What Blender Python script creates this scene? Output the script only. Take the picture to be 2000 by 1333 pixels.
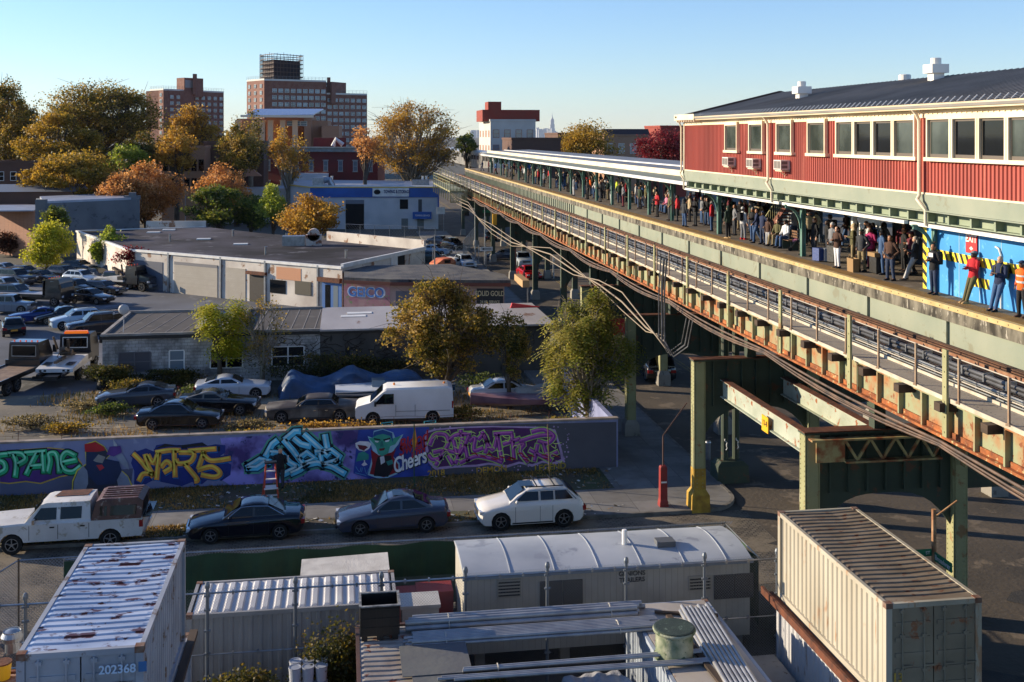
import bpy, bmesh, math, random
from mathutils import Vector, Matrix, Euler
R = random.Random(7)
for o in list(bpy.data.objects): bpy.data.objects.remove(o)
SC = bpy.context.scene
COL = SC.collection
# ---------------- camera, world, sun, exposure ----------------
F = 2150.0; H = 16.5; HY = 267.0; A = math.atan(330/2150.0); CA, SA = math.cos(A), math.sin(A)
cd = bpy.data.cameras.new("camera"); cam = bpy.data.objects.new("camera", cd); COL.objects.link(cam)
cd.sensor_width = 36; cd.lens = 36*F/2000; cd.shift_y = -(666.5-HY)/2000; cd.clip_start = 0.5; cd.clip_end = 60000
cam.location = (0, 0, H); cam.rotation_euler = (math.radians(90), 0, -A); SC.camera = cam
SUN_T, SUN_E = math.radians(24), math.radians(16)
w = bpy.data.worlds.new("World"); SC.world = w; w.use_nodes = True
wn = w.node_tree; bg = wn.nodes['Background']; sk = wn.nodes.new('ShaderNodeTexSky'); sk.sky_type = 'NISHITA'
sk.sun_disc = False; sk.sun_elevation = SUN_E; sk.sun_rotation = math.atan2(-math.cos(SUN_T), math.sin(SUN_T))
sk.air_density = 1.0; sk.dust_density = 0.0; sk.ozone_density = 3.0; sk.altitude = 0
wm_ = wn.nodes.new('ShaderNodeMixRGB'); wm_.blend_type = 'MULTIPLY'; wm_.inputs[0].default_value = 1; wm_.inputs[2].default_value = (.86, .95, 1.17, 1)
wn.links.new(sk.outputs[0], wm_.inputs[1]); wn.links.new(wm_.outputs[0], bg.inputs[0]); bg.inputs[1].default_value = 0.078
sl = bpy.data.lights.new("sun", 'SUN'); so = bpy.data.objects.new("sun", sl); COL.objects.link(so)
sl.energy = 3.8; sl.angle = math.radians(0.5); sl.color = (1.0, 0.84, 0.62)
sd = Vector((math.cos(SUN_T)*math.cos(SUN_E), -math.sin(SUN_T)*math.cos(SUN_E), -math.sin(SUN_E)))
so.rotation_euler = sd.to_track_quat('-Z', 'Y').to_euler(); so.location = (-60, 30, 60)
SC.view_settings.view_transform = 'Standard'; SC.view_settings.look = 'None'; SC.view_settings.exposure = 1.2; SC.view_settings.gamma = 1
# ---------------- pixel <-> place helpers ----------------
def _w(r, D, z): return Vector((r*CA+D*SA, -r*SA+D*CA, z))
def G(px, py, z=0.0):
    D = (H-z)*F/(py-HY); return _w((px-1000)/F*D, D, z)
def atD(px, py, D): return _w((px-1000)/F*D, D, H-(py-HY)*D/F)
def atX(px, py, X): return atD(px, py, X/((px-1000)/F*CA+SA))
def atY(px, py, Y): return atD(px, py, Y/(CA-(px-1000)/F*SA))
# ---------------- materials ----------------
def lin(c):
    if isinstance(c, str): c = tuple(int(c[i:i+2], 16)/255 for i in (0, 2, 4))
    return tuple((x/12.92 if x <= .04045 else ((x+.055)/1.055)**2.4) for x in c)+(1,)
MATS = {}
def mat(name, c, rough=.7, metal=0, c2=None, sc=1.0, amt=1.0, bump=0, spec=.5, bsc=None, pos=(.35, .65), detail=6, stretch=None, c3=None, emit=None, coat=0, c3p=.58):
    """Principled with a noise mix between c and c2 (object coordinates), c3 = sparse stains."""
    if name in MATS: return MATS[name]
    m = bpy.data.materials.new(name); m.use_nodes = True; MATS[name] = m
    nt = m.node_tree; N = nt.nodes; L = nt.links; p = N['Principled BSDF']
    p.inputs['Roughness'].default_value = rough; p.inputs['Metallic'].default_value = metal
    p.inputs['Specular IOR Level'].default_value = spec; p.inputs['Base Color'].default_value = lin(c)
    p.inputs['Coat Weight'].default_value = coat; p.inputs['Coat Roughness'].default_value = .05
    if emit: p.inputs['Emission Color'].default_value = lin(c); p.inputs['Emission Strength'].default_value = emit
    tc = mp = None
    if c2 or bump or c3:
        tc = N.new('ShaderNodeTexCoord'); mp = N.new('ShaderNodeMapping'); L.new(tc.outputs['Object'], mp.inputs[0])
        if stretch: mp.inputs['Scale'].default_value = stretch
    out = None
    if c2:
        n = N.new('ShaderNodeTexNoise'); n.inputs['Scale'].default_value = sc; n.inputs['Detail'].default_value = detail; L.new(mp.outputs[0], n.inputs[0])
        r = N.new('ShaderNodeValToRGB'); r.color_ramp.elements[0].position = pos[0]; r.color_ramp.elements[1].position = pos[1]
        r.color_ramp.elements[0].color = lin(c); r.color_ramp.elements[1].color = lin(c2); L.new(n.outputs[0], r.inputs[0]); out = r.outputs[0]
    if c3:
        n = N.new('ShaderNodeTexNoise'); n.inputs['Scale'].default_value = sc*2.3; n.inputs['Detail'].default_value = 8; n.inputs['Roughness'].default_value = .65; L.new(mp.outputs[0], n.inputs[0])
        r = N.new('ShaderNodeValToRGB'); r.color_ramp.elements[0].position = c3p; r.color_ramp.elements[1].position = c3p+.05
        r.color_ramp.elements[0].color = (0, 0, 0, 1); r.color_ramp.elements[1].color = (1, 1, 1, 1); L.new(n.outputs[0], r.inputs[0])
        mx = N.new('ShaderNodeMixRGB'); L.new(r.outputs[0], mx.inputs[0]); mx.inputs[2].default_value = lin(c3)
        if out: L.new(out, mx.inputs[1])
        else: mx.inputs[1].default_value = lin(c)
        out = mx.outputs[0]
    if out: L.new(out, p.inputs['Base Color'])
    if bump:
        n = N.new('ShaderNodeTexNoise'); n.inputs['Scale'].default_value = bsc or sc*8; n.inputs['Detail'].default_value = 8; L.new(mp.outputs[0], n.inputs[0])
        b = N.new('ShaderNodeBump'); b.inputs['Strength'].default_value = bump; b.inputs['Distance'].default_value = .05
        L.new(n.outputs[0], b.inputs['Height']); L.new(b.outputs[0], p.inputs['Normal'])
    return m
def brick(name, c1, c2, mortar, sc=1.0, bw=.4, bh=.2, dirt=None, rough=.85, axis='x', ms=.02, off=.5, bump=.3):
    if name in MATS: return MATS[name]
    m = bpy.data.materials.new(name); m.use_nodes = True; MATS[name] = m
    nt = m.node_tree; N = nt.nodes; L = nt.links; p = N['Principled BSDF']; p.inputs['Roughness'].default_value = rough
    tc = N.new('ShaderNodeTexCoord'); sp = N.new('ShaderNodeSeparateXYZ'); L.new(tc.outputs['Object'], sp.inputs[0])
    cb = N.new('ShaderNodeCombineXYZ')
    if axis == 'g': L.new(sp.outputs[0], cb.inputs[0]); L.new(sp.outputs[1], cb.inputs[1])
    else:
        ad = N.new('ShaderNodeMath'); ad.operation = 'ADD'; L.new(sp.outputs[0], ad.inputs[0]); L.new(sp.outputs[1], ad.inputs[1])
        L.new(ad.outputs[0], cb.inputs[0]); L.new(sp.outputs[2], cb.inputs[1])
    b = N.new('ShaderNodeTexBrick'); L.new(cb.outputs[0], b.inputs[0]); b.inputs['Color1'].default_value = lin(c1); b.inputs['Color2'].default_value = lin(c2)
    b.inputs['Mortar'].default_value = lin(mortar); b.inputs['Scale'].default_value = sc; b.inputs['Brick Width'].default_value = bw; b.inputs['Row Height'].default_value = bh
    b.inputs['Mortar Size'].default_value = ms; b.offset = off
    n = N.new('ShaderNodeTexNoise'); n.inputs['Scale'].default_value = .6; n.inputs['Detail'].default_value = 9; n.inputs['Roughness'].default_value = .65; L.new(tc.outputs['Object'], n.inputs[0])
    r = N.new('ShaderNodeValToRGB'); r.color_ramp.elements[0].position = .42; r.color_ramp.elements[1].position = .62
    L.new(n.outputs[0], r.inputs[0]); r.color_ramp.elements[0].color = (0, 0, 0, 1); r.color_ramp.elements[1].color = (.85, .85, .85, 1)
    mx = N.new('ShaderNodeMixRGB'); L.new(r.outputs[0], mx.inputs[0]); L.new(b.outputs[0], mx.inputs[1]); mx.inputs[2].default_value = lin(dirt or c2)
    L.new(mx.outputs[0], p.inputs['Base Color'])
    bp = N.new('ShaderNodeBump'); bp.inputs['Strength'].default_value = bump; bp.inputs['Distance'].default_value = .03; bp.invert = True
    L.new(b.outputs['Fac'], bp.inputs['Height']); L.new(bp.outputs[0], p.inputs['Normal'])
    return m
def leafmat(name, cols, tr=.5):
    if name in MATS: return MATS[name]
    m = bpy.data.materials.new(name); m.use_nodes = True; MATS[name] = m
    nt = m.node_tree; N = nt.nodes; L = nt.links; p = N['Principled BSDF']; p.inputs['Roughness'].default_value = .6
    g = N.new('ShaderNodeNewGeometry'); r = N.new('ShaderNodeValToRGB'); L.new(g.outputs['Random Per Island'], r.inputs[0])
    tc = N.new('ShaderNodeTexCoord'); n = N.new('ShaderNodeTexNoise'); n.inputs['Scale'].default_value = .35; L.new(tc.outputs['Object'], n.inputs[0])
    ad = N.new('ShaderNodeMath'); ad.operation = 'MULTIPLY_ADD'; L.new(n.outputs[0], ad.inputs[0]); ad.inputs[1].default_value = 1.6
    sb = N.new('ShaderNodeMath'); sb.operation = 'MULTIPLY_ADD'; L.new(g.outputs['Random Per Island'], sb.inputs[0]); sb.inputs[1].default_value = .55; sb.inputs[2].default_value = -.55
    L.new(sb.outputs[0], ad.inputs[2]); L.new(ad.outputs[0], r.inputs[0])
    e = r.color_ramp.elements
    while len(e) < len(cols): e.new(.5)
    for i, c in enumerate(cols): e[i].position = i/(len(cols)-1)*.8+.1; e[i].color = lin(c)
    L.new(r.outputs[0], p.inputs['Base Color'])
    t = N.new('ShaderNodeBsdfTranslucent'); L.new(r.outputs[0], t.inputs[0]); mx = N.new('ShaderNodeMixShader'); mx.inputs[0].default_value = tr
    L.new(p.outputs[0], mx.inputs[1]); L.new(t.outputs[0], mx.inputs[2]); L.new(mx.outputs[0], N['Material Output'].inputs[0])
    return m
M = lambda n: MATS[n]
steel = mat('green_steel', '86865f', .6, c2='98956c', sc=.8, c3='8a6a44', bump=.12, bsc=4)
steeld = mat('dark_green_shade_steel', '2c382c', .65, c2='3a4636', sc=.7, c3='573c28', bump=.1, bsc=4)  # dark green parts, and steel under the railway with its shade put into the colour
rust = mat('rust', '6e3c22', .85, c2='48281a', sc=3, bump=.3, bsc=20)
rustg = mat('rusty_green_steel', '8c8f6c', .7, c2='9c5c2c', sc=1.3, pos=(.46, .66), c3='7d4622', bump=.15, bsc=6)
cream = mat('cream_paint', 'e6d9bd', .6, c2='d8c8a8', sc=.6)
white = mat('white_paint', 'e2e0da', .5, c2='cfccc4', sc=1.2)
dirtyw = mat('dirty_white_metal', 'd6d3cb', .5, c2='b9b4aa', sc=.9, c3='8a5a3c')
black = mat('black_paint', '141416', .45)
rubber = mat('tyre_rubber', '101010', .85)
chrome = mat('chrome', 'c8c8c8', .15, 1)
alu = mat('galvanised_steel', '9c9fa3', .38, .8, c2='85888c', sc=3)
glass = mat('window_glass', '090d11', .05, 0, spec=.42)
glassl = mat('pale_window_glass', '6f7c84', .12, 0, spec=.9)
dark = mat('dark_interior', '0a0a0b', .9)
wood = mat('old_timber', '4a3a2c', .85, c2='2e241c', sc=4, stretch=(1, .15, 1))
ply = mat('plywood', 'a5703c', .75, c2='c08a50', sc=3, stretch=(1, 1, 5))
concrete = mat('concrete', '8f8b83', .85, c2='75716a', sc=.7, c3='5d5952', bump=.15, bsc=12)
conclip = mat('stained_platform_concrete', '7d7768', .9, c2='2e2a22', sc=1.8, stretch=(1, 1.2, .5), bump=.2, c3='a09a8c')
# ---------------- mesh builder ----------------
class MB:
    def __init__(s): s.v = []; s.f = []; s.m = []; s.T = None
    def add(s, vs, fs, mi=0):
        b = len(s.v)
        if s.T is not None: vs = [s.T @ Vector(v) for v in vs]
        s.v += [tuple(v) for v in vs]; s.f += [[i+b for i in f] for f in fs]; s.m += [mi]*len(fs); return s
    def box(s, x0, x1, y0, y1, z0, z1, mi=0):
        if x0 > x1: x0, x1 = x1, x0
        if y0 > y1: y0, y1 = y1, y0
        if z0 > z1: z0, z1 = z1, z0
        v = [(x0, y0, z0), (x1, y0, z0), (x1, y1, z0), (x0, y1, z0), (x0, y0, z1), (x1, y0, z1), (x1, y1, z1), (x0, y1, z1)]
        return s.add(v, [(3, 2, 1, 0), (4, 5, 6, 7), (0, 1, 5, 4), (1, 2, 6, 5), (2, 3, 7, 6), (3, 0, 4, 7)], mi)
    def bar(s, p, q, w, h, mi=0, up=(0, 0, 1)):
        p, q = Vector(p), Vector(q); d = (q-p)
        if d.length < 1e-6: return s
        d.normalize(); u = Vector(up)
        if abs(d.dot(u)) > .99: u = Vector((1, 0, 0))
        x = d.cross(u).normalized()*w/2; z = x.cross(d).normalized()*h/2
        v = [p-x-z, p+x-z, p+x+z, p-x+z, q-x-z, q+x-z, q+x+z, q-x+z]
        return s.add(v, [(3, 2, 1, 0), (4, 5, 6, 7), (0, 1, 5, 4), (1, 2, 6, 5), (2, 3, 7, 6), (3, 0, 4, 7)], mi)
    def tube(s, pts, r, n=6, mi=0, cap=True):
        pts = [Vector(p) for p in pts]; k = len(pts)
        rs = r if isinstance(r, (list, tuple)) else [r]*k
        V = []; up = None
        for i, p in enumerate(pts):
            d = (pts[min(i+1, k-1)]-pts[max(i-1, 0)]).normalized()
            if up is None: up = Vector((0, 0, 1)) if abs(d.z) < .9 else Vector((1, 0, 0))
            x = d.cross(up).normalized(); y = x.cross(d).normalized(); up = y
            for j in range(n):
                a = 2*math.pi*j/n; V.append(p+(x*math.cos(a)+y*math.sin(a))*rs[i])
        Fs = [(i*n+j, i*n+(j+1) % n, (i+1)*n+(j+1) % n, (i+1)*n+j) for i in range(k-1) for j in range(n)]
        if cap: Fs += [tuple(range(n))[::-1], tuple((k-1)*n+j for j in range(n))]
        return s.add(V, Fs, mi)
    def rings(s, rings, cap=True, mi=0):
        n = len(rings[0]); V = [p for r in rings for p in r]; k = len(rings)
        Fs = [(i*n+j, i*n+(j+1) % n, (i+1)*n+(j+1) % n, (i+1)*n+j) for i in range(k-1) for j in range(n)]
        if cap: Fs += [tuple(range(n))[::-1], tuple((k-1)*n+j for j in range(n))]
        return s.add(V, Fs, mi)
    def lathe(s, prof, n=16, c=(0, 0, 0), axis='z', mi=0, cap=True):
        rg = []
        for r, z in prof:
            ring = []
            for j in range(n):
                a = 2*math.pi*j/n; x, y = r*math.cos(a), r*math.sin(a)
                ring.append((c[0]+x, c[1]+y, c[2]+z) if axis == 'z' else ((c[0]+x, c[1]+z, c[2]+y) if axis == 'y' else (c[0]+z, c[1]+x, c[2]+y)))
            rg.append(ring)
        return s.rings(rg, cap, mi)
    def poly(s, pts, mi=0): return s.add(pts, [tuple(range(len(pts)))], mi)
    def prism(s, pts, d, mi=0):
        d = Vector(d); n = len(pts); a = [Vector(p) for p in pts]; b = [p+d for p in a]
        return s.add(a+b, [tuple(range(n))[::-1], tuple(range(n, 2*n))]+[(i, (i+1) % n, n+(i+1) % n, n+i) for i in range(n)], mi)
    def ell(s, c, rx, ry, rz, n=12, m=8, mi=0, z0=-1, z1=1):
        rg = []
        for i in range(m+1):
            t = math.asin(max(-1, min(1, z0+(z1-z0)*i/m))) if (z0 > -1 or z1 < 1) else -math.pi/2+math.pi*i/m
            rr = max(math.cos(t), .001); rg.append([(c[0]+rx*rr*math.cos(2*math.pi*j/n), c[1]+ry*rr*math.sin(2*math.pi*j/n), c[2]+rz*math.sin(t)) for j in range(n)])
        return s.rings(rg, True, mi)
    def build(s, name, mats, parent=None, smooth=False, loc=None, fix=False):
        me = bpy.data.meshes.new(name); me.from_pydata(s.v, [], s.f); me.update()
        if not isinstance(mats, (list, tuple)): mats = [mats]
        for m in mats: me.materials.append(m)
        if len(mats) > 1: me.polygons.foreach_set('material_index', s.m)
        if fix:
            b = bmesh.new(); b.from_mesh(me); bmesh.ops.recalc_face_normals(b, faces=b.faces); b.to_mesh(me); b.free()
        if smooth:
            me.polygons.foreach_set('use_smooth', [True]*len(me.polygons))
            if smooth is not True: me.set_sharp_from_angle(angle=math.radians(smooth))
        o = bpy.data.objects.new(name, me); COL.objects.link(o)
        if parent: o.parent = parent
        if loc: o.location = loc
        return o
def tag(o, label=None, cat=None, group=None, kind=None):
    if label: o['label'] = label
    if cat: o['category'] = cat
    if group: o['group'] = group
    if kind: o['kind'] = kind
    return o
def thing(name, label, cat, loc=(0, 0, 0), rz=0, group=None):
    o = bpy.data.objects.new(name, None); COL.objects.link(o); o.location = loc; o.rotation_euler = (0, 0, rz); o.empty_display_size = .2
    return tag(o, label, cat, group)
def kids(o): return [c for c in bpy.data.objects if c.parent == o]
def tree_of(o): return [(c, tree_of(c)) for c in o.children]
def dup(o, label, loc=None, rz=None, sc=None):
    def cp(s, par):
        c = s.copy(); COL.objects.link(c)
        if par: c.parent = par
        for k in list(s.children): cp(k, c)
        return c
    c = cp(o, None)
    c['label'] = label
    if loc is not None: c.location = loc
    if rz is not None: c.rotation_euler = (0, 0, rz)
    if sc: c.scale = (sc,)*3
    return c
FONT = None
def text(name, s, size, material, parent, M4, ext=.004, sx=1.0, spacing=1.0, align='CENTER', shear=0, bold=.02):
    c = bpy.data.curves.new(name, 'FONT'); c.body = s; c.size = size; c.extrude = ext; c.align_x = align; c.align_y = 'CENTER'; c.space_character = spacing; c.offset = size*bold; c.shear = shear
    o = bpy.data.objects.new(name, c); COL.objects.link(o); bpy.context.view_layer.update()
    dg = bpy.context.evaluated_depsgraph_get(); me = bpy.data.meshes.new_from_object(o.evaluated_get(dg)); bpy.data.objects.remove(o)
    me.materials.clear(); me.materials.append(material); me.transform(M4 @ Matrix.Diagonal((sx, 1, 1, 1)))
    o = bpy.data.objects.new(name, me); COL.objects.link(o); o.parent = parent
    return o
def facing(p, right, up=(0, 0, 1)):
    r = Vector(right).normalized(); u = Vector(up).normalized(); n = r.cross(u)
    m = Matrix((r, u, n)).transposed().to_4x4(); m.translation = Vector(p); return m
# ---------------- ground and roads ----------------
def struct(name, mb, m, **k): return tag(mb.build(name, m, **k), kind='structure')
dirtm = mat('yard_dirt', '837866', .95, c2='5c564c', sc=.25, c3='988a70', bump=.4, bsc=3)
asph = mat('asphalt', '564c40', .85, c2='3f3830', sc=.25, c3='6c6052', bump=.55, bsc=5)
asph2 = mat('yard_asphalt', '5d6068', .85, c2='44464c', sc=.15, c3='6f7076', bump=.25, bsc=5)
cob = brick('cobblestones', '6f665a', '544c42', '1e1b18', 1, .26, .16, dirt='7b705f', axis='g', ms=.022, bump=1.0)
walkm = brick('pavement_concrete', '7c7a77', '6c6a68', '454341', 1, 1.6, 1.6, dirt='5f5c58', axis='g', ms=.012, off=0, bump=.4)
dgrass = mat('worn_verge', '4e4538', .95, c2='3f4a26', sc=.5, c3='74695a', bump=.5, bsc=10)
grd = MB(); grd.poly([(-26000, -800, -.02), (26000, -800, -.02), (26000, 26000, -.02), (-26000, 26000, -.02)])
struct('ground', grd, mat('distant_ground', '565248', .95, c2='48463d', sc=.02))
struct('car_lot', MB().poly([(-60, 53.3, 0), (14, 53.3, 0), (14, 74, 0), (-60, 74, 0)]), dirtm)
struct('tow_yard', MB().poly([(-80, 74, .004), (-16, 74, .004), (-16, 85, .004), (2, 85, .004), (2, 140, .004), (-80, 140, .004)]), asph2)
struct('container_yard', MB().poly([(-60, 10, .004), (15.5, 10, .004), (15.5, 38.7, .004), (-60, 38.7, .004)]), mat('yard_ground', '4a4640', .95, c2='39372f', sc=.4, bump=.3))
struct('side_street', MB().poly([(-60, 38.7, .008), (17.5, 38.7, .008), (17.5, 46.5, .008), (-60, 46.5, .008)]), cob)
struct('avenue', MB().poly([(15.5, 5, .004), (70, 5, .004), (70, 38.7, .004), (70, 46, .004), (31, 46, .004), (31, 330, .004), (17.5, 330, .004), (17.5, 38.7, .004), (15.5, 38.7, .004)]), asph)
v = MB(); v.box(-60, 8, 46.55, 47.9, -.1, .13); v.box(-60, 12.5, 49.9, 53.1, -.1, .13)
verge = struct('verge', v, dgrass)
v = MB(); v.box(-60, 12.5, 47.9, 49.9, -.1, .135)
pts = [(8, 46.55), (15.6, 46.55)]+[(15.6+1.9*math.sin(t), 48.45-1.9*math.cos(t)) for t in [i*math.pi/16 for i in range(1, 9)]]+[(17.5, 190), (12.5, 190), (12.5, 47.9), (8, 47.9)]
v.prism([(x, y, -.1) for x, y in pts], (0, 0, .238))
struct('pavement', v, walkm)
v = MB(); v.box(-60, 15.6, 46.4, 46.55, -.1, .15); v.box(17.5, 17.65, 48.5, 190, -.1, .15)
for i in range(8):
    a0, a1 = i*math.pi/16, (i+1)*math.pi/16
    v.bar((15.6+1.97*math.sin(a0), 48.45-1.97*math.cos(a0), .02), (15.6+1.97*math.sin(a1), 48.45-1.97*math.cos(a1), .02), .14, .26)
struct('kerb', v, mat('kerb_stone', '77726b', .85, c2='55514b', sc=2))
v = MB(); [v.box(24+d, 24.12+d, 48, 300, -.001, .012) for d in (0, .3)]; struct('lane_line', v, mat('faded_yellow_line', '8a7434', .85, c2='5a5040', sc=2))
for i, (x, y, a, b_) in enumerate(((18.5, 30, 5, 3.5), (20, 42.5, 6, 2), (27, 36, 7, 2.5), (9, 43, 3, 2), (-3, 41.5, 5, 1.6))): v = MB(); v.poly([(x+a*.5*math.cos(t)*R.uniform(.8, 1.1), y+b_*.5*math.sin(t)*R.uniform(.8, 1.1), .014) for t in [k*math.pi/6 for k in range(12)]]); struct('road_patch', v, mat('fresh_asphalt', '2e2c2b', .9, c2='3a3735', sc=2, bump=.4, bsc=14))
# litter
v = MB()
for i in range(900):
    x = R.uniform(-16, 13); y = R.choice([R.uniform(50, 53), R.uniform(53.5, 60), R.uniform(50, 53), R.uniform(46.6, 48)]); s = R.uniform(.02, .12); z = .14 if y < 53.2 else .01
    a = R.uniform(0, 3); c, d = math.cos(a)*s, math.sin(a)*s
    v.add([(x+c, y+d, z), (x-d, y+c, z+R.uniform(0, s*.6)), (x-c, y-d, z+s*.3), (x+d, y-c, z)], [(0, 1, 2, 3)], R.choice([0, 0, 1, 2]))
tag(v.build('litter', [mat('scrap_paper', 'c9c6bf', .8), mat('scrap_leaf', '8d6b3c', .8), mat('scrap_stone', '6f6a62', .9)]), 'scattered scraps of paper, stones and dry leaves on the verge and lot', 'litter', kind='stuff')
v = MB()
for i in range(70000):
    q = R.random()
    if q < .45: x, y, z = R.uniform(-17, 12.3), R.uniform(49.9, 53), .13
    elif q < .6: x, y, z = R.uniform(-17, 8), R.uniform(46.6, 47.9), .13
    else: x, y, z = R.uniform(-19, 12.5), R.uniform(53.5, 74), 0
    if math.sin(x*.9+y*.4)+math.sin(x*.37-y*1.1)+R.gauss(0, .7) < (0.1 if q < .6 else .55): continue
    h = R.uniform(.04, .16) if y < 53.2 else R.uniform(.05, .3)*(1.4 if y > 66 else 1); a = R.uniform(0, 6.28); w = .015+.03*R.random()
    dx, dy = math.cos(a)*w, math.sin(a)*w; lx, ly = R.gauss(0, .05), R.gauss(0, .05)
    v.add([(x-dx, y-dy, z), (x+dx, y+dy, z), (x+lx, y+ly, z+h)], [(0, 1, 2)])
tag(v.build('grass', leafmat('dry_grass', ['3d4420', '6a5c2c', '9a7a3e', 'b08c4c'], .3)), 'dry tufts of grass and weeds growing across the verge and car lot', 'grass', kind='stuff')

# ---------------- viaduct ----------------
PE = [(916.7, 330.7), (995, 351), (1084, 374), (1184, 399.6), (1292, 432), (1400, 469.8), (1700, 553.4), (2000, 641.6)]
EP = sorted([(G(x, y, 11.0).y, G(x, y, 11.0).x) for x, y in PE])
print('platform edge', [(round(a), round(b, 2)) for a, b in EP])
def xo(Y):   # plan curve of the line, relative to X=19.3
    t = (Y-30)/150.0; t = max(-.2, min(1.3, t))
    return .15+1.35*t
Y0, Y1 = 8, 196
def sweep(mb, x0, x1, z0, z1, ya=Y0, yb=Y1, st=6.0, mi=0):
    n = max(1, int((yb-ya)/st)); rg = []
    for i in range(n+1):
        y = ya+(yb-ya)*i/n; o = xo(y); rg.append([(x0+o, y, z0), (x0+o, y, z1), (x1+o, y, z1), (x1+o, y, z0)])
    return mb.rings(rg, True, mi)
def sweept(mb, x, z, r, ya=Y0, yb=Y1, st=6.0, n=6, sag=0):
    k = max(1, int((yb-ya)/st))
    return mb.tube([(x+xo(ya+(yb-ya)*i/k), ya+(yb-ya)*i/k, z-sag*math.sin(math.pi*((i*st/12.0) % 1))) for i in range(k+1)], r, n)
via = thing('elevated_railway', 'green steel elevated railway with rusty girders and a narrow walkway beside the station platform', 'elevated railway', (15, 30, 9))
def vp(name, mb, m, **k):
    o = mb.build(name, m, **k); o.parent = via; o.matrix_parent_inverse = Matrix.Translation((-15, -30, -9)); return o
g = MB(); sweep(g, 15.18, 15.22, 8.85, 9.72); sweep(g, 15.05, 15.4, 9.72, 9.78)
y = Y0+.4
while y < Y1: g.box(15.02+xo(y), 15.18+xo(y), y, y+.07, 8.86, 9.72); y += 1.25
vp('outer_girder', g, rustg); g = MB(); sweep(g, 15.0, 15.4, 8.79, 8.86); sweep(g, 15.13, 15.176, 8.86, 9.0); vp('rusty_flange', g, mat('orange_rust', 'a8602c', .85, c2='6c3a1e', sc=3, c3='b8a070', bump=.3, bsc=15))
g = MB(); sweep(g, 14.95, 15.8, 9.86, 9.9)
vp('walkway', g, brick('walkway_grating', 'a39a88', '968c7a', '6a6256', 1, .9, .09, dirt='998f7e', axis='g', ms=.02))
g = MB(); sweep(g, 14.91, 14.95, 9.82, 9.93); sweep(g, 15.8, 15.84, 9.82, 9.98); vp('walkway_edging', g, mat('pale_edging', 'c4bba8', .6, c2='a89c88', sc=2))
y = Y0+1
while y < Y1:
    g = MB(); g.box(14.68+xo(y), 15.2+xo(y), y-.14, y+.14, 9.58, 9.8); y += 2.1; vp('walkway_bracket', g, wood)
# railing posts
yg = [Y0+1.5+5.4*i for i in range(34)]; k = 0
for y in yg:
    b = MB(); o = 14.86+xo(y)
    b.box(o-.03, o+.03, y-.1, y-.06, 8.95, 11.15); b.box(o-.03, o+.03, y+.06, y+.1, 8.95, 11.15); b.box(o-.035, o-.02, y-.1, y+.1, 8.95, 11.15)
    for q in range(6): b.box(o-.05, o-.035, y-.02, y+.02, 9.05+q*.38, 9.09+q*.38)
    vp('railing_post', b, steel)
y = Y0+2.5
while y < 118:
    b = MB(); o = 14.93+xo(y); b.bar((o, y, 9.9), (o, y, 11.0), .05, .05); b.lathe([(.09, 0), (.09, .03), (.04, .06)], 6, (o, y, 9.9)); vp('handrail_post', b, mat('weathered_brown_steel', '8c6f55', .7, c2='a08a70', sc=3)); y += 2.1
g = MB()
for z in (10.45, 10.98): sweept(g, 14.98, z, .016)
vp('handrail', g, mat('pale_pipe', 'b4ab9a', .5, .2))
cab = mat('cable_black', '2a2a2c', .5, c2='55565a', sc=2, stretch=(1, .6, 1)); cabg = mat('cable_grey', '8e8f8c', .45, c2='6d6d69', sc=2)
g = MB(); sweept(g, 16.16, 10.36, .06, n=8); sweept(g, 16.28, 10.3, .06, n=8); sweept(g, 16.18, 10.24, .055); sweept(g, 16.3, 10.18, .05); vp('cable_run', g, cab)
g = MB(); sweept(g, 15.93, 10.16, .045, n=8); sweept(g, 16.02, 10.1, .045, n=8); sweept(g, 15.9, 10.0, .02); vp('conduit', g, cabg)
y = Y0+5
while y < 100:
    o = xo(y); g = MB(); g.box(15.88+o, 16.06+o, y, y+.05, 10.04, 10.22); g.box(16.08+o, 16.36+o, y, y+.05, 10.12, 10.44); g.box(16.2+o, 16.24+o, y, y+.04, 9.5, 10.12); y += 1.0; vp('cable_clamp', g, alu)
# track
g = MB(); sweep(g, 15.9, 19.42, 9.42, 9.5); sweep(g, 26.2, 30.2, 9.42, 9.5); vp('track_deck', g, mat('track_bed', '5c4c3a', .95, c2='7d6650', sc=1.2, c3='94897a', bump=.5, bsc=8))
g = MB(); y = Y0
while y < Y1: 
    o = xo(y); g.box(16.3+o, 19.05+o, y, y+.22, 9.5, 9.66)
    if y > 60: g.box(26.4+o, 29.3+o, y, y+.22, 9.5, 9.66)
    y += .56
vp('sleeper', g, mat('sleeper_timber', '7a5c42', .9, c2='54402e', sc=3)); 
for x in (16.95, 18.39, 27.0, 28.44):
    g = MB(); sweep(g, x-.06, x+.06, 9.66, 9.7); sweep(g, x-.035, x+.035, 9.7, 9.84); vp('rail', g, mat('rail_steel', '80543c', .5, .1, c2='9a7458', sc=4))
g = MB(); sweep(g, 16.22, 16.32, 9.7, 9.82); sweep(g, 16.12, 16.4, 9.9, 9.94); vp('third_rail', g, mat('third_rail_cover', '7d6a52', .7, c2='54483a', sc=2))
g = MB(); sweep(g, 17.25, 17.45, 9.67, 9.8); sweep(g, 17.9, 18.1, 9.67, 9.8); sweep(g, 18.9, 19.1, 9.67, 9.8); vp('guard_timber', g, mat('guard_timber', '69462f', .85, c2='4c3424', sc=3))
for x in (17.6, 19.6, 22.0, 26.4, 29.6):
    g = MB(); sweep(g, x-.02, x+.02, 8.2, 9.4); sweep(g, x-.18, x+.18, 8.15, 8.2); vp('track_girder', g, steeld)  # coloured dark to imitate the shade under the tracks
g = MB()
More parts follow.
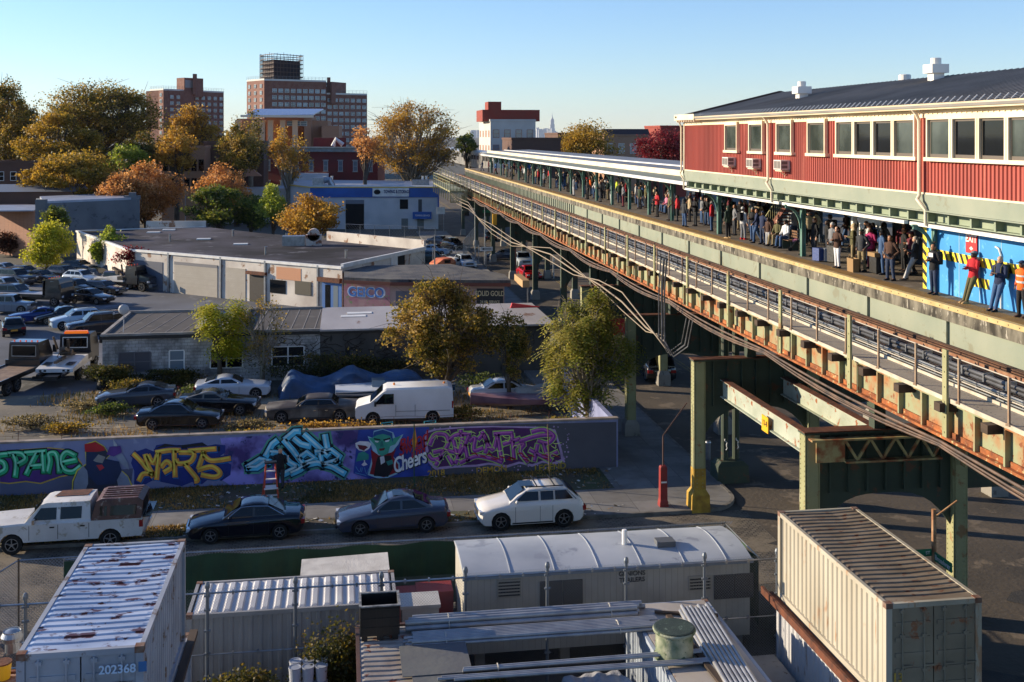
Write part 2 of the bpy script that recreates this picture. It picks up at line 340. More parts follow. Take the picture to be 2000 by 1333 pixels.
for x, z, r, sg in ((14.95, 8.72, .04, .12), (14.92, 8.66, .03, .2), (14.9, 8.62, .03, .26), (14.97, 8.68, .025, .3)): sweept(g, x, z, r, sag=sg, st=1.5, ya=14, yb=150)
vp('cable_bundle', g, mat('brown_cable', '6b5341', .6, c2='3c3028', sc=2))
# far protruding work platform
g = MB(); g.box(13.4, 15.6, 139, 165, 9.4, 9.6)
for i in range(12): g.box(13.4+i*.19, 13.5+i*.19, 138.9, 139, 8.2, 9.9)
g.box(13.4, 15.7, 138.95, 139.05, 8.1, 8.25); vp('side_platform', g, steel)
g = MB()
for z in (10.3, 10.7, 11.1): g.bar((13.4, 139, z), (15.6, 139, z), .05, .05); g.bar((13.4, 139, z), (13.4, 165, z), .05, .05)
for i in range(6): g.bar((13.4+i*.44, 139, 9.5), (13.4+i*.44, 139, 11.1), .06, .06)
for i in range(9): g.bar((13.4, 139+i*3.2, 8.2), (13.4, 139+i*3.2, 11.1), .1, .1)
vp('side_railing', g, steel)
# cable drops at column
for k, (dy, rr) in enumerate(((0, .05), (.5, .035), (-.4, .04))):
    b = MB(); yy = 49+dy
    b.tube([(14.6, yy, 10.9), (14.5, yy, 9.4), (14.45, yy-.2, 7.2), (14.7, yy-.8, 6.6), (15.1, yy-1.6, 7.2), (15.2, yy-2, 8.4)], rr, 6); vp('hanging_cable', b, cab)
t = thing('draped_cable', 'pale cables drooping along the outside of the far railway', 'cable', (14.6, 100, 8))
for k, (dx, dz, r) in enumerate(((0, 0, .05), (-.15, -.5, .035), (.05, .45, .03))):
    P_ = [atX(x, y, 14.5+dx) for x, y in ((876, 372), (893, 392), (915, 402), (935, 428), (960, 448), (1000, 474), (1040, 486), (1075, 497), (1120, 528), (1170, 556), (1215, 590), (1262, 640), (1300, 668))]; b = MB(); b.tube([(p.x-14.6, p.y-100, p.z-8+dz*math.sin(i*1.1)) for i, p in enumerate(P_)], r, 5); b.build('cable', mat('pale_cable', '8c7d68', .6), t, smooth=True)
# platform
plat = thing('station_platform', 'long grey station platform with yellow warning strip, cream edge board and stained concrete lip', 'platform', (20, 30, 10))
def pp(name, mb, m, par=None, **k):
    o = mb.build(name, m, **k); o.parent = par or plat; o.matrix_parent_inverse = Matrix.Translation((-20, -30, -10)); return o
g = MB(); sweep(g, 19.42, 26.2, 10.7, 11.0, yb=190); pp('slab', g, mat('platform_deck', '6a5d4c', .9, c2='514636', sc=.8, c3='7d7160', bump=.2, bsc=8))
g = MB(); sweep(g, 19.3, 19.42, 10.47, 10.98, yb=190); pp('concrete_lip', g, conclip)
g = MB(); sweep(g, 19.27, 19.48, 10.85, 11.004, yb=190)
pp('edge_board', g, mat('edge_board', 'c0a876', .75, c2='ab945f', sc=2))
g = MB(); y = 20
while y < 90: g.lathe([(.022, 0), (.022, .012)], 6, (19.262+xo(y), y, 10.93), 'x'); y += .55
pp('edge_bolt', g, mat('bolt', '3a241a', .6))
g = MB(); sweep(g, 19.46, 20.1, 11.0, 11.008, yb=190)
m = mat('yellow_strip', '8c6824', .85, c2='74562a', sc=2, bump=.6, bsc=60); pp('tactile_strip', g, m)
g = MB(); sweep(g, 19.4, 19.44, 9.5, 10.47, yb=190)
y = Y0+3
while y < 190: g.box(19.3+xo(y), 19.4+xo(y), y, y+.25 if y < 90 else y+.12, 9.5, 10.47, ); y += 5.6 if y < 90 else 1.0
pp('platform_girder', g, mat('pale_green_steel', '7d8676', .65, c2='8c917f', sc=.5, c3='7b7c68', bump=.08, bsc=5))
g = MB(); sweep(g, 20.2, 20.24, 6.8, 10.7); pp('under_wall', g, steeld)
# ---------------- bents ----------------
def rivets(mb, x, y0, y1, z0, z1, st=.3):
    pass
def bent(Y, lab, near=False, xr=20.5):
    o = xo(Y); far = Y > 80; LX = 3.2 if far else 0
    t = thing('viaduct_bent', lab, 'viaduct support', (15.2+o, Y, 0), 0, 'steel portal frames under the elevated railway')
    for j, x in enumerate((LX, xr-15.2+(2 if far else 0), 14.2)):
        b = MB(); b.box(x-.26, x-.22, -.22, .22, .9, 6.6); b.box(x+.22, x+.26, -.22, .22, .9, 6.6); b.box(x-.22, x+.22, -.03, .03, .9, 6.6)
        b.box(x-.2, x+.2, -.24, -.2, .9, 6.6)
        if near or Y < 60:
            for q in range(34): 
                for yy in (-.16, .16): b.lathe([(.022, 0), (.015, .015)], 5, (x-.262, yy, 1.1+q*.16), 'x') if 0 else b.box(x-.275, x-.26, yy-.02, yy+.02, 1.08+q*.165, 1.12+q*.165)
                b.box(x-.15, x-.11, -.255, -.24, 1.08+q*.165, 1.12+q*.165); b.box(x+.11, x+.15, -.255, -.24, 1.08+q*.165, 1.12+q*.165)
        c = b.build('column', steel if j < 2 and not far else steeld, t)  # far and inner columns take the darker steel, their shade painted in
        p = MB(); p.rings([[(x+sx*w, sy*w, z) for sx, sy in ((-1, -1), (1, -1), (1, 1), (-1, 1))] for w, z in ((.42, 0), (.42, .15), (.4, .75), (.27, .98))])
        p.build('plinth', mat('yellow_plinth', 'b8932c', .7, c2='8d6a22', sc=3) if j == 0 and 40 < Y < 50 else concrete, t)
        if j == 0 and 40 < Y < 50:
            p = MB(); p.box(x-.27, x+.27, -.25, .23, .95, 1.9); p.build('yellow_band', M('yellow_plinth'), t)
    L = xr-15.2+(2 if far else 0)
    b = MB()
    def arch(x0, x1, ztop, zmid, zend, y):
        n = 14; pts = [(x0, y, ztop)]+[(x0, y, zend)]
        for i in range(n+1):
            u = i/n; q = 1-(abs(2*u-1))**3.2; pts.append((x0+(x1-x0)*u, y, zend+(zmid-zend)*q))
        pts += [(x1, y, ztop)]
        return pts
    b.prism(arch(LX+.26, L-.26, 6.6, 4.5, 3.3, -.03), (0, .06, 0))
    b.box(LX-.3, 14.5, -.28, .28, 6.6, 6.67); b.box(L+.26, 14, -.03, .03, 4.5, 6.6)
    for i in range(1, 8): b.box(LX+(L-LX)*i/8-.03, LX+(L-LX)*i/8+.03, -.16, -.03, 4.6, 6.6)
    for x in (2.4, 4.4, 6.8, 11.2, 14): b.box(x-.2, x+.2, -.2, .2, 6.67, 8.2) if x > LX else None
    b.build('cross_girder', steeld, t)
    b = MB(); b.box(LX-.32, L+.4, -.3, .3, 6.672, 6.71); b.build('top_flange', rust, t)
    return t
nb = bent(34.8, 'arched steel portal frame with rusty lattice, standing behind the big right container', True)
fb = bent(46.8, 'steel portal frame with a yellow banded column and yellow plinth at the pavement corner')
for i, (Y, w_) in enumerate(((58.8, 'first portal frame behind the yellow based one'), (70.8, 'second portal frame behind the yellow based one'), (82.8, 'third portal frame behind the yellow based one'), (94.8, 'fourth portal frame behind the yellow based one'), (110, 'portal frame beside the parked red car'), (126, 'portal frame just past the parked red car'), (144, 'portal frame under the far side platform'), (164, 'last but one portal frame, far down the avenue'), (184, 'last portal frame, farthest down the avenue'))): bent(Y, w_)
t = thing('steel_post_pair', 'pair of dark round posts with white scrawls under the railway behind the clearance beam', 'posts', tuple(G(1425, 938)))
for dx, dy in ((-.25, 0), (.35, .1)): b = MB(); b.tube([(dx, dy, 0), (dx, dy, 8.2)], .17, 10); b.build('post', steeld, t); b = MB(); b.tube([(dx+.06*math.sin(k*k*1.7), dy-.19, 1.5+k*.09) for k in range(7)], .025, 4); b.build('scrawl', white, t)
b = MB(); b.rings([[(x*w, y*w*.7, z) for x, y in ((-1, -1), (1, -1), (1, 1), (-1, 1))] for w, z in ((.8, 0), (.75, .8), (.55, 1.0))]); b.build('plinth', steeld, t)
t = thing('bollard', 'short grey bollard under the railway near the pair of round posts', 'bollard', tuple(G(1383, 898))); b = MB(); b.lathe([(.13, 0), (.13, .85), (.16, .87), (.14, .95), (0, 1.0)], 12); b.build('post_body', alu, t, smooth=40)
# lattice truss in front of near bent
b = MB(); y = -.5; x0, x1 = 1.0, 4.75
b.bar((-.2, y, 6.5), (x1, y, 6.5), .3, .06); b.bar((x0, y, 5.75), (4.4, y, 5.75), .3, .06); n = 8
for i in range(n): b.bar((x0+(3.6)*i/n, y+(.02 if i % 2 else 0), 5.78 if i % 2 else 6.47), (x0+3.6*(i+1)/n, y+(.02 if i % 2 else 0), 6.47 if i % 2 else 5.78), .08, .08)
ar = [(x1-.02+.5*math.sin(t), y, 6.0+.5*math.cos(t)) for t in [k*math.pi/16 for k in range(9)]]+[(5.25, y, 5.4)]
for p, q in zip(ar, ar[1:]): b.bar(p, q, .3, .06)
b.box(.0, 1.0, y-.02, y+.02, 5.75, 6.47)
b.build('lattice_truss', mat('rusty_lattice', 'a89a68', .7, c2='8a4a26', sc=2.5, pos=(.4, .6)), nb)
# struts between bents
for i, (x, lab) in enumerate(((16.6, 'long pale green beam with a yellow clearance plate between two portal frames'), (19.4, 'pale green beam behind the one with the yellow plate'))):
    t = thing('longitudinal_beam', lab, 'steel beam', (x, 41, 5.4), 0, 'beams between the portal frames'); b = MB()
    b.box(-.03, .03, -5.9, 5.6, -.35, .35); b.box(-.16, .16, -5.9, 5.6, .35, .39); b.box(-.16, .16, -5.9, 5.6, -.39, -.35)
    b.build('web', mat('pale_beam', 'a8ad9c', .6, c2='8f9685', sc=1, c3='8a4f2a'), t); b = MB(); b.box(-.17, .17, -5.9, 5.6, .391, .41); b.build('rust_edge', rust, t)
t = thing('clearance_sign', 'small yellow 12-8 clearance plate fixed to the green beam', 'sign', (16.4, 41.3, 5.1)); b = MB(); b.box(-.03, 0, -.4, .25, -.2, .42); b.build('plate', mat('sign_yellow', 'e0a416', .5), t)
text('lettering', '12-8', .28, black, t, facing((-.032, -.08, .14), (0, -1, 0)))
# ---------------- station building ----------------
sb = thing('station_building', 'red corrugated station building with cream trim and grey metal roof, standing over the platform', 'building', (0, 0, 0))
SX = 20.1; YB = 63.6; YA = 14.0
def YofX(px, X=SX): return atX(px, 300, X).y
g = MB(); pts = []; y = YA; 
while y < YB-.3:
    pts += [(y, 0), (y+.11, 0), (y+.14, -.045), (y+.19, -.045)]; y += .22
V = []; 
for yy, dx in pts: V += [(SX+.06+dx, yy, 14.53), (SX+.06+dx, yy, 17.15)]
g.add(V, [(2*i, 2*i+1, 2*i+3, 2*i+2) for i in range(len(pts)-1)])
g.box(SX+.08, SX+12, YB-.35, YB-.25, 14.53, 17.5); g.box(SX+.1, SX+.2, YA, YB-.3, 14.53, 17.5)
g.build('wall', mat('red_corrugated_metal', 'a84a3c', .65, c2='8e3c30', sc=.5, stretch=(1, 1, .12), c3='b2604e'), sb)
g = MB(); g.box(SX-.02, SX+.14, YB-.36, YB-.14, 14.3, 17.3); g.box(SX-.0, SX+.1, YA, YB-.2, 17.15, 17.42); g.box(SX+.01, SX+.1, YA, YB-.2, 14.48, 14.54)
y = YA
while y < YB-.3: g.box(SX-.035, SX, y, y+.04, 17.26, 17.31); y += .3
g.build('trim', cream, sb)
g = MB(); g.prism([(SX-.05, YA, 17.42), (SX-.4, YA, 17.42), (SX-.48, YA, 17.62), (SX-.42, YA, 17.62), (SX-.05, YA, 17.5)], (0, YB-YA-3, 0)); g.build('gutter', cream, sb)
g = MB(); g.box(SX-.5, SX+.2, YB-3.6, YB+.1, 17.45, 17.78)
for i in range(8): g.box(SX-.42, SX, YB-3.4+i*.45, YB-3.28+i*.45, 17.34, 17.45)
g.build('eaves_box', cream, sb)
g = MB(); rz0, rz1 = 17.6, 19.15
g.prism([(SX-.46, YA, rz0), (SX+6, YA, rz1), (SX+12.4, YA, rz0), (SX+12.4, YA, rz0-.12), (SX+6, YA, rz1-.12), (SX-.46, YA, rz0-.12)], (0, YB-YA-.4, 0))
y = YA+.3
while y < YB-.6: g.bar((SX-.44, y, rz0+.02), (SX+6, y, rz1+.02), .03, .035); y += .42
g.build('roof', mat('grey_metal_roof', '8c8884', .75, 0, spec=.2, c2='7a7672', sc=.5), sb)
g = MB(); g.bar((SX-.5, YB-.25, rz0-.02), (SX+6, YB-.25, rz1), .3, .22); g.bar((SX+6, YB-.25, rz1), (SX+12.4, YB-.25, rz0-.02), .3, .22); g.build('verge_board', mat('dark_brown_board', '3a2c24', .7), sb)
g = MB(); y = YA+.2
while y < YB-3.8: g.bar((SX-.42, y, rz0+.04), (SX-.22, y, rz0+.22), .025, .03); y += .42
g.build('snow_guard', mat('pale_metal', 'd5d2cc', .4, .3), sb)
g = MB(); g.box(SX-.02, SX+.06, YA, YB-.1, 13.93, 14.48); g.box(SX-.14, SX+.06, YA, YB-.1, 13.89, 13.93); g.box(SX+.06, SX+12, YA, YB-.1, 13.9, 14.45)
g.build('support_beam', M('pale_green_steel'), sb)
g = MB(); g.box(SX+.45, SX+.5, YA, YB-.1, 13.52, 13.89); g.box(SX+.2, SX+.5, YA, YB-.1, 13.48, 13.52)
y = YA+.3
while y < YB-.3: g.box(SX+.15, SX+.45, y, y+.1, 13.52, 13.89); y += 1.35
g.build('stiffened_girder', mat('mid_green_steel', '7d8a74', .6, c2='8a957f', sc=1), sb)
g = MB(); y = YA
while y < YB-.5: g.box(SX-.05, SX+.12, y, min(y+11.2, YB-.4), 13.34, 13.46); y += 11.6
g.build('canopy_edge', white, sb)
def window(y0, y1, z0, z1, n=1, ac=False):
    """frame from y0 to y1 (y0 nearer the viewer) with n panes"""
    t = MB(); d = .13; w = .1
    t.box(SX-d, SX+.1, y0, y1, z1-.02, z1+.16); t.box(SX-d-.03, SX+.1, y0-.12, y1+.12, z0-.13, z0)
    k = (y1-y0)/n
    for i in range(n+1):
        c = y0+k*i; a = w if 0 < i < n else w/1.3
        if i == 0: t.box(SX-d, SX+.1, c, c+a, z0, z1-.02)
        elif i == n: t.box(SX-d, SX+.1, c-a, c, z0, z1-.02)
        else: t.box(SX-d, SX+.1, c-a*1.1, c-.02, z0, z1-.02); t.box(SX-d, SX+.1, c+.02, c+a*1.1, z0, z1-.02); t.box(SX-d+.03, SX+.1, c-.02, c+.02, z0, z1-.02)
    o = t.build('window', cream, sb)
    for i in range(n):
        a, b = y0+k*i+w*1.05, y0+k*(i+1)-w*1.05
        g = MB(); g.box(SX-.025, SX-.005, a, b, z0+.12, z1-.1); g.build('pane', glass if i % 3 else mat('station_glass', '2c3432', .1, c2='4c5450', sc=.9, spec=.6), o)  # every third pane mottled lighter, imitating blinds and painted-in reflections
        g = MB(); g.box(SX-.04, SX-.001, a, b, z0, z0+.12); g.box(SX-.04, SX-.001, a, b, z1-.1, z1-.02); g.box(SX-.04, SX-.001, a, a+.06, z0+.12, z1-.1); g.box(SX-.04, SX-.001, b-.06, b, z0+.12, z1-.1)
        g.build('sash', mat('brown_sash', '5d5348', .5), o)
for a, b, ac in ((1419, 1443, 1), (1466, 1493, 1), (1520, 1550, 1), (1581, 1616, 0)):
    ya, yb = YofX(b), YofX(a); window(ya, yb, 15.78, 17.1)
    if ac:
        c = (ya+yb)/2; u = thing('ac', None, None); u.parent = sb; u.name = 'air_conditioner'
        b_ = MB(); b_.box(SX-.42, SX+.05, c-.42, c+.42, 14.98, 15.42); b_.build('casing', mat('ac_white', 'ded8cf', .5, c2='c9c2b8', sc=4), u)
        b_ = MB(); b_.box(SX-.43, SX-.422, c-.36, c-.03, 15.03, 15.37); b_.box(SX-.43, SX-.422, c+.03, c+.36, 15.03, 15.37)
        b_.box(SX-.38, SX-.1, c-.43, c-.422, 15.04, 15.18); b_.box(SX-.38, SX-.1, c-.43, c-.422, 15.22, 15.37); b_.build('grille', mat('ac_grille', '6d6660', .7), u)
        b_ = MB(); b_.box(SX-.36, SX+.05, c-.38, c+.38, 14.9, 14.95); b_.bar((SX-.3, c, 14.9), (SX, c, 14.7), .04, .04); b_.bar((SX-.02, c+.1, 14.9), (SX-.02, c+.1, 14.62), .02, .02); b_.build('bracket', cream, u)
window(YofX(1792), YofX(1637), 15.78, 17.1, 4)
window(YofX(2035), YofX(1815), 15.78, 17.1, 4)
window(YofX(2600), YofX(2090), 15.78, 17.1, 4)
for px in (1334, 1504, 1800):   # downpipes
    yy = YofX(px); g = MB()
    g.tube([(SX-.35, yy, 17.45), (SX-.22, yy-.02, 17.3), (SX-.14, yy-.08, 17.05), (SX-.14, yy-.1, 14.45), (SX-.22, yy-.1, 14.3), (SX-.2, yy-.3, 14.15), (SX-.1, yy-.45, 13.95), (SX-.1, yy-.45, 13.4)], .065 if px > 1340 else .05, 8)
    g.build('downpipe', cream, sb, smooth=40)
def vent(X, Y, z, s=1.0):
    g = MB(); g.box(X-.28*s, X+.28*s, Y-.28*s, Y+.28*s, z-.4, z+.42*s); g.box(X-.44*s, X+.44*s, Y-.44*s, Y+.44*s, z+.42*s, z+.85*s); g.lathe([(.25*s, z+.85*s), (.25*s, z+1.15*s), (.2*s, z+1.17*s)], 14, (X, Y, 0))
    g.build('roof_vent', mat('vent_white', 'd9d4cc', .45, .1), sb)
p = atX(1566, 190, 23.4); vent(23.4, p.y, 18.35, .85)
p = atX(1828, 155, 25.2); vent(25.2, p.y, 18.85, .88)
g = MB(); p = atX(1767, 158, 27.6); g.lathe([(.3, 18.6), (.3, 19.55), (.25, 19.58)], 14, (27.6, p.y, 0)); g.build('roof_vent', M('vent_white'), sb)
# ---------------- canopy ----------------
cn = thing('platform_canopy', 'long low platform canopy with grey roof, white edges and green posts, beyond the red building', 'canopy', (0, 0, 0))
CY0, CY1 = 63.0, 170
def swc(nm, m, *rects):
    g = MB()
    for r in rects: sweep(g, *r, ya=CY0, yb=CY1)
    return g.build(nm, m, cn)
g = MB(); n = 18
rg = []
for i in range(n+1):
    y = CY0+(CY1-CY0)*i/n; o = xo(y); rg.append([(20.95+o, y, 14.25), (27.4+o, y, 14.45), (27.4+o, y, 14.3), (20.95+o, y, 14.1)])
g.rings(rg); g.build('roof', mat('canopy_roof', '77797c', .6, c2='67696d', sc=.4, c3='8f8d88'), cn)
swc('fascia', cream, (20.75, 20.95, 13.98, 14.34))
swc('gutter', white, (19.72, 19.9, 13.58, 13.78), (23.4, 23.9, 14.335, 14.42))
g = MB(); rg = []
for i in range(n+1):
    y = CY0+(CY1-CY0)*i/n; o = xo(y); rg.append([(19.88+o, y, 13.7), (20.8+o, y, 14.0), (20.8+o, y, 13.94), (19.88+o, y, 13.64)])
g.rings(rg); g.build('lower_roof', mat('canopy_underside', '5c6560', .7), cn)
y = 69.5; k = 0
POSTS = []
def cpost(y, par, ztop, X=20.75):
    o = xo(y); b = MB(); b.box(X+o-.1, X+o+.1, y-.02, y+.02, 11, ztop); b.box(X+o-.1, X+o-.07, y-.1, y+.1, 11, ztop); b.box(X+o+.07, X+o+.1, y-.1, y+.1, 11, ztop)
    q = [(X+o-.1, y, ztop-1.1)]+[(X+o-.1-.75*(1-math.cos(t)), y, ztop-1.1+1.0*math.sin(t)) for t in [j*math.pi/12 for j in range(1, 7)]]
    for a, c in zip(q, q[1:]): b.bar(a, c, .12, .06, up=(0, 1, 0))
    b.bar((X+o-.9, y, ztop-.02), (X+o, y, ztop-.02), .1, .06)
    b.build('post', mat('teal_green_steel', '4f7a6c', .55, c2='6d9083', sc=2), par)
while y < CY1-2: cpost(y, cn, 13.66); POSTS.append(y); y += 5.6
y = 72
while y < CY1-2:
    o = xo(y); b = MB(); b.box(24.9+o, 25.1+o, y-.1, y+.1, 11, 14.2); b.build('rear_post', steeld, cn); y += 5.6
for y in (36.3, 47.9, 59.6): cpost(y, sb, 13.38, 20.55)
# interior under the building
for ya_, yb_ in ((36, 46.5), (54, 63)): g = MB(); g.box(24.5, 24.6, ya_, yb_, 11, 13.9); g.build('inner_wall', mat('inner_blue_wall', '2f3d4c', .7, c2='25303b', sc=1), sb)
g = MB(); q = atX(1672, 430, 23.2); g.box(23.0, 23.2, q.y-.1, q.y+.1, 11, 13.9); g.box(23.2, 23.25, q.y-2.3, q.y-.3, 11.3, 13.1); g.build('notice_panel', white, sb)
g = MB()   # stairs
q = atX(1545, 420, 23.0)
for i in range(14): g.box(22.6, 24.2, q.y+2.2-i*.3, q.y+2.45-i*.3, 11+i*.2, 11.06+i*.2)
g.bar((22.55, q.y+2.5, 11.1), (22.55, q.y-1.9, 13.9), .3, .06, up=(1, 0, 0)); g.build('stairs', mat('rusty_red_steel', '6d3a2c', .7), sb)
g = MB(); g.bar((22.5, q.y+2.5, 12), (22.5, q.y-1.0, 14.3), .05, .05)
for i in range(12): g.bar((22.5, q.y+2.4-i*.29, 11.1+i*.19), (22.5, q.y+2.4-i*.29, 12.05+i*.19), .02, .02)
g.build('stair_railing', steel, sb)
# blue hoarding with exit sign
bw = thing('plywood_hoarding', 'blue painted hoarding with yellow and black striped bands along the platform', 'hoarding', (0, 0, 0)); HX = 20.82; q0 = G(1793, 563, 11).y
g = MB(); g.box(HX, HX+.1, 14, q0, 11, 13.34); 
g.build('panel', mat('blue_hoarding', '2f86c4', .6, c2='3a92cc', sc=.8, c3='59a4cf'), bw)
g = MB(); y = q0-2.4; 
while y > 15: g.box(HX-.008, HX, y, y+.035, 11, 13.34); y -= 1.22
g.build('seam', mat('pale_seam', '8fb4cf', .6), bw)
g = MB(); g.box(HX-.006, HX, 14, q0-.001, 12.18, 12.5); g.box(HX-.006, HX, q0-.26, q0-.002, 11, 12.18); g.box(HX-.006, HX, q0-.26, q0-.002, 12.5, 13.34); g.box(HX-.006, HX, 33.1, 34.1, 11.5, 11.82); g.build('yellow_band', mat('band_yellow', 'f0cf2c', .6), bw)
g = MB(); y = q0-.35
while y > 15: g.poly([(HX-.009, y, 12.5), (HX-.009, y-.15, 12.5), (HX-.009, y-.33, 12.18), (HX-.009, y-.18, 12.18)]); y -= .34
for i in range(6): z = 11.05+i*.36; g.poly([(HX-.009, q0-.26, z), (HX-.009, q0-.002, z+.16), (HX-.009, q0-.002, z+.33), (HX-.009, q0-.26, z+.17)])
for i in range(3): y = 34.05-i*.34; g.poly([(HX-.009, y, 11.82), (HX-.009, y-.15, 11.82), (HX-.009, y-.33, 11.5), (HX-.009, y-.18, 11.5)])
g.build('black_stripe', black, bw)
q = atX(1898, 474, HX-.03)
t = thing('exit_sign', 'red EXIT sign on the blue hoarding beside the green post', 'sign', (HX, q.y, q.z)); g = MB(); g.box(-.05, -.01, -.33, .33, -.36, .36); g.build('plate', mat('sign_red', 'b8292c', .5), t)
text('lettering', 'EXIT', .36, white, t, facing((-.052, 0, .12), (0, -1, 0)), sx=.9)
g = MB(); g.poly([(-.053, -.12, -.2), (-.053, 0, -.13), (-.053, .12, -.2), (-.053, 0, -.27)]); g.build('arrow', white, t)
g = MB(); q = atX(1955, 470, HX-.05); g.tube([(HX-.05, q.y, 11), (HX-.05, q.y, 12.7), (HX-.05, q.y+.12, 12.9), (HX-.05, q.y+.3, 12.95)], .03); g.build('conduit', white, bw)
# ---------------- train ----------------
tr = thing('subway_train', 'silver subway train standing on the far track beyond the end of the canopy', 'train', (0, 0, 0))
stl = mat('stainless_steel', 'b9b7b2', .35, .6, c2='a5a39e', sc=2); 
for c in range(5):
    y0 = 192+c*18.8; y1 = y0+18.2; X = 27.6
    b = MB(); prof = [(-1.45, 10.3), (-1.45, 13.2), (-1.2, 13.5), (-.6, 13.7), (.6, 13.7), (1.2, 13.5), (1.45, 13.2), (1.45, 10.3)]
    b.rings([[(X+x, y, z) for x, z in prof] for y in (y0, y1)]); b.build('car_body', stl, tr)
    b = MB()
    for i in range(4): b.box(X-1.46, X-1.45, y0+1.6+i*4.4, y0+2.9+i*4.4, 11.0, 13.0)
    b.build('door', mat('train_door', '8f8d88', .4, .5), tr)
    b = MB()
    for i in range(4):
        b.box(X-1.475, X-1.461, y0+1.75+i*4.4, y0+2.15+i*4.4, 11.9, 12.8); b.box(X-1.475, X-1.461, y0+2.35+i*4.4, y0+2.75+i*4.4, 11.9, 12.8)
        if i < 3: b.box(X-1.46, X-1.45, y0+3.4+i*4.4, y0+5.5+i*4.4, 11.9, 12.75)
    if c == 0: b.box(X-.45, X+.45, y0-.02, y0, 11.7, 12.9); b.box(X-1.25, X-.6, y0-.02, y0, 11.9, 12.9); b.box(X+.6, X+1.25, y0-.02, y0, 11.9, 12.9)
    b.build('window', glass, tr); b = MB(); b.box(X-1.2, X+1.2, y0+1, y1-1, 9.84, 10.3); b.build('undercarriage', black, tr)
# ---------------- people ----------------
def clothm(c):
    return mat('cloth_'+c, c, .9, c2=None, bump=.0)
PAL = {'black': '1a1a1d', 'charcoal': '34363a', 'navy': '1f2b4a', 'red': 'b3202a', 'dark green': '2a3a2c', 'grey': '77797d', 'light grey': 'b4b4b4', 'white': 'dcdcdc', 'olive': '5a5636', 'brown': '4a3226', 'maroon': '5e1f2a', 'magenta': 'a0245a', 'beige': 'b3a07e', 'tan': 'a78a60', 'blue': '2f5a96', 'denim': '3a5478', 'dark denim': '26344d', 'khaki': '847554', 'orange': 'e0641c', 'pink': 'c77a94', 'hi-vis yellow': 'c6d63a', 'purple': '4b3766'}
def cm(n): return mat('cloth_'+n.replace(' ', '_'), PAL[n], .9, bump=.25, sc=1, bsc=14)
SKIN = [mat('skin_light', 'c99a7c', .55), mat('skin_medium', '9c6b4a', .55), mat('skin_dark', '5d3c2a', .55), mat('skin_deep', '3c261c', .55)]
HAIR = [mat('hair_black', '15110f', .6), mat('hair_brown', '3d2818', .6), mat('hair_grey', '85817b', .6), mat('hair_ginger', '7a3d1c', .6)]
eyem = mat('eye', '1c1512', .2); lipm = mat('lips', '7d4238', .5)
POSE = {  # elbow, wrist per side (L=+y, R=-y); knee, ankle
 'stand': dict(e=[(-.03, .27, 1.13), (-.03, -.27, 1.13)], w=[(.05, .26, .88), (.04, -.27, .87)], k=[(.02, .1, .5), (.03, -.11, .5)], a=[(0, .11, .08), (.02, -.14, .08)]),
 'phone': dict(e=[(-.02, .26, 1.14), (.0, -.25, 1.14)], w=[(.26, .1, 1.2), (.24, -.08, 1.16)], k=[(.03, .1, .5), (.0, -.1, .5)], a=[(.02, .12, .08), (-.03, -.12, .08)]),
 'pockets': dict(e=[(-.1, .3, 1.12), (-.1, -.3, 1.12)], w=[(.07, .2, .95), (.07, -.2, .95)], k=[(.02, .11, .5), (.05, -.09, .5)], a=[(0, .15, .08), (.04, -.1, .08)]),
 'step': dict(e=[(.08, .27, 1.15), (-.12, -.26, 1.14)], w=[(.25, .2, .98), (-.05, -.27, .9)], k=[(.16, .09, .52), (-.02, -.1, .5)], a=[(.18, .1, .08), (-.26, -.1, .1)]),
 'lean': dict(e=[(.06, .25, 1.12), (.05, -.25, 1.12)], w=[(.3, .08, 1.2), (.28, -.1, 1.14)], k=[(.2, .1, .5), (.16, -.1, .5)], a=[(.36, .11, .08), (.3, -.1, .08)], sh=-.06),
 'sit': dict(e=[(.06, .27, 1.14), (.05, -.26, 1.14)], w=[(.3, .14, 1.0), (.28, -.12, 1.02)], k=[(.42, .13, .93), (.42, -.13, .93)], a=[(.44, .13, .5), (.5, -.14, .5)], dz=-.42),
}
PROTO = {}
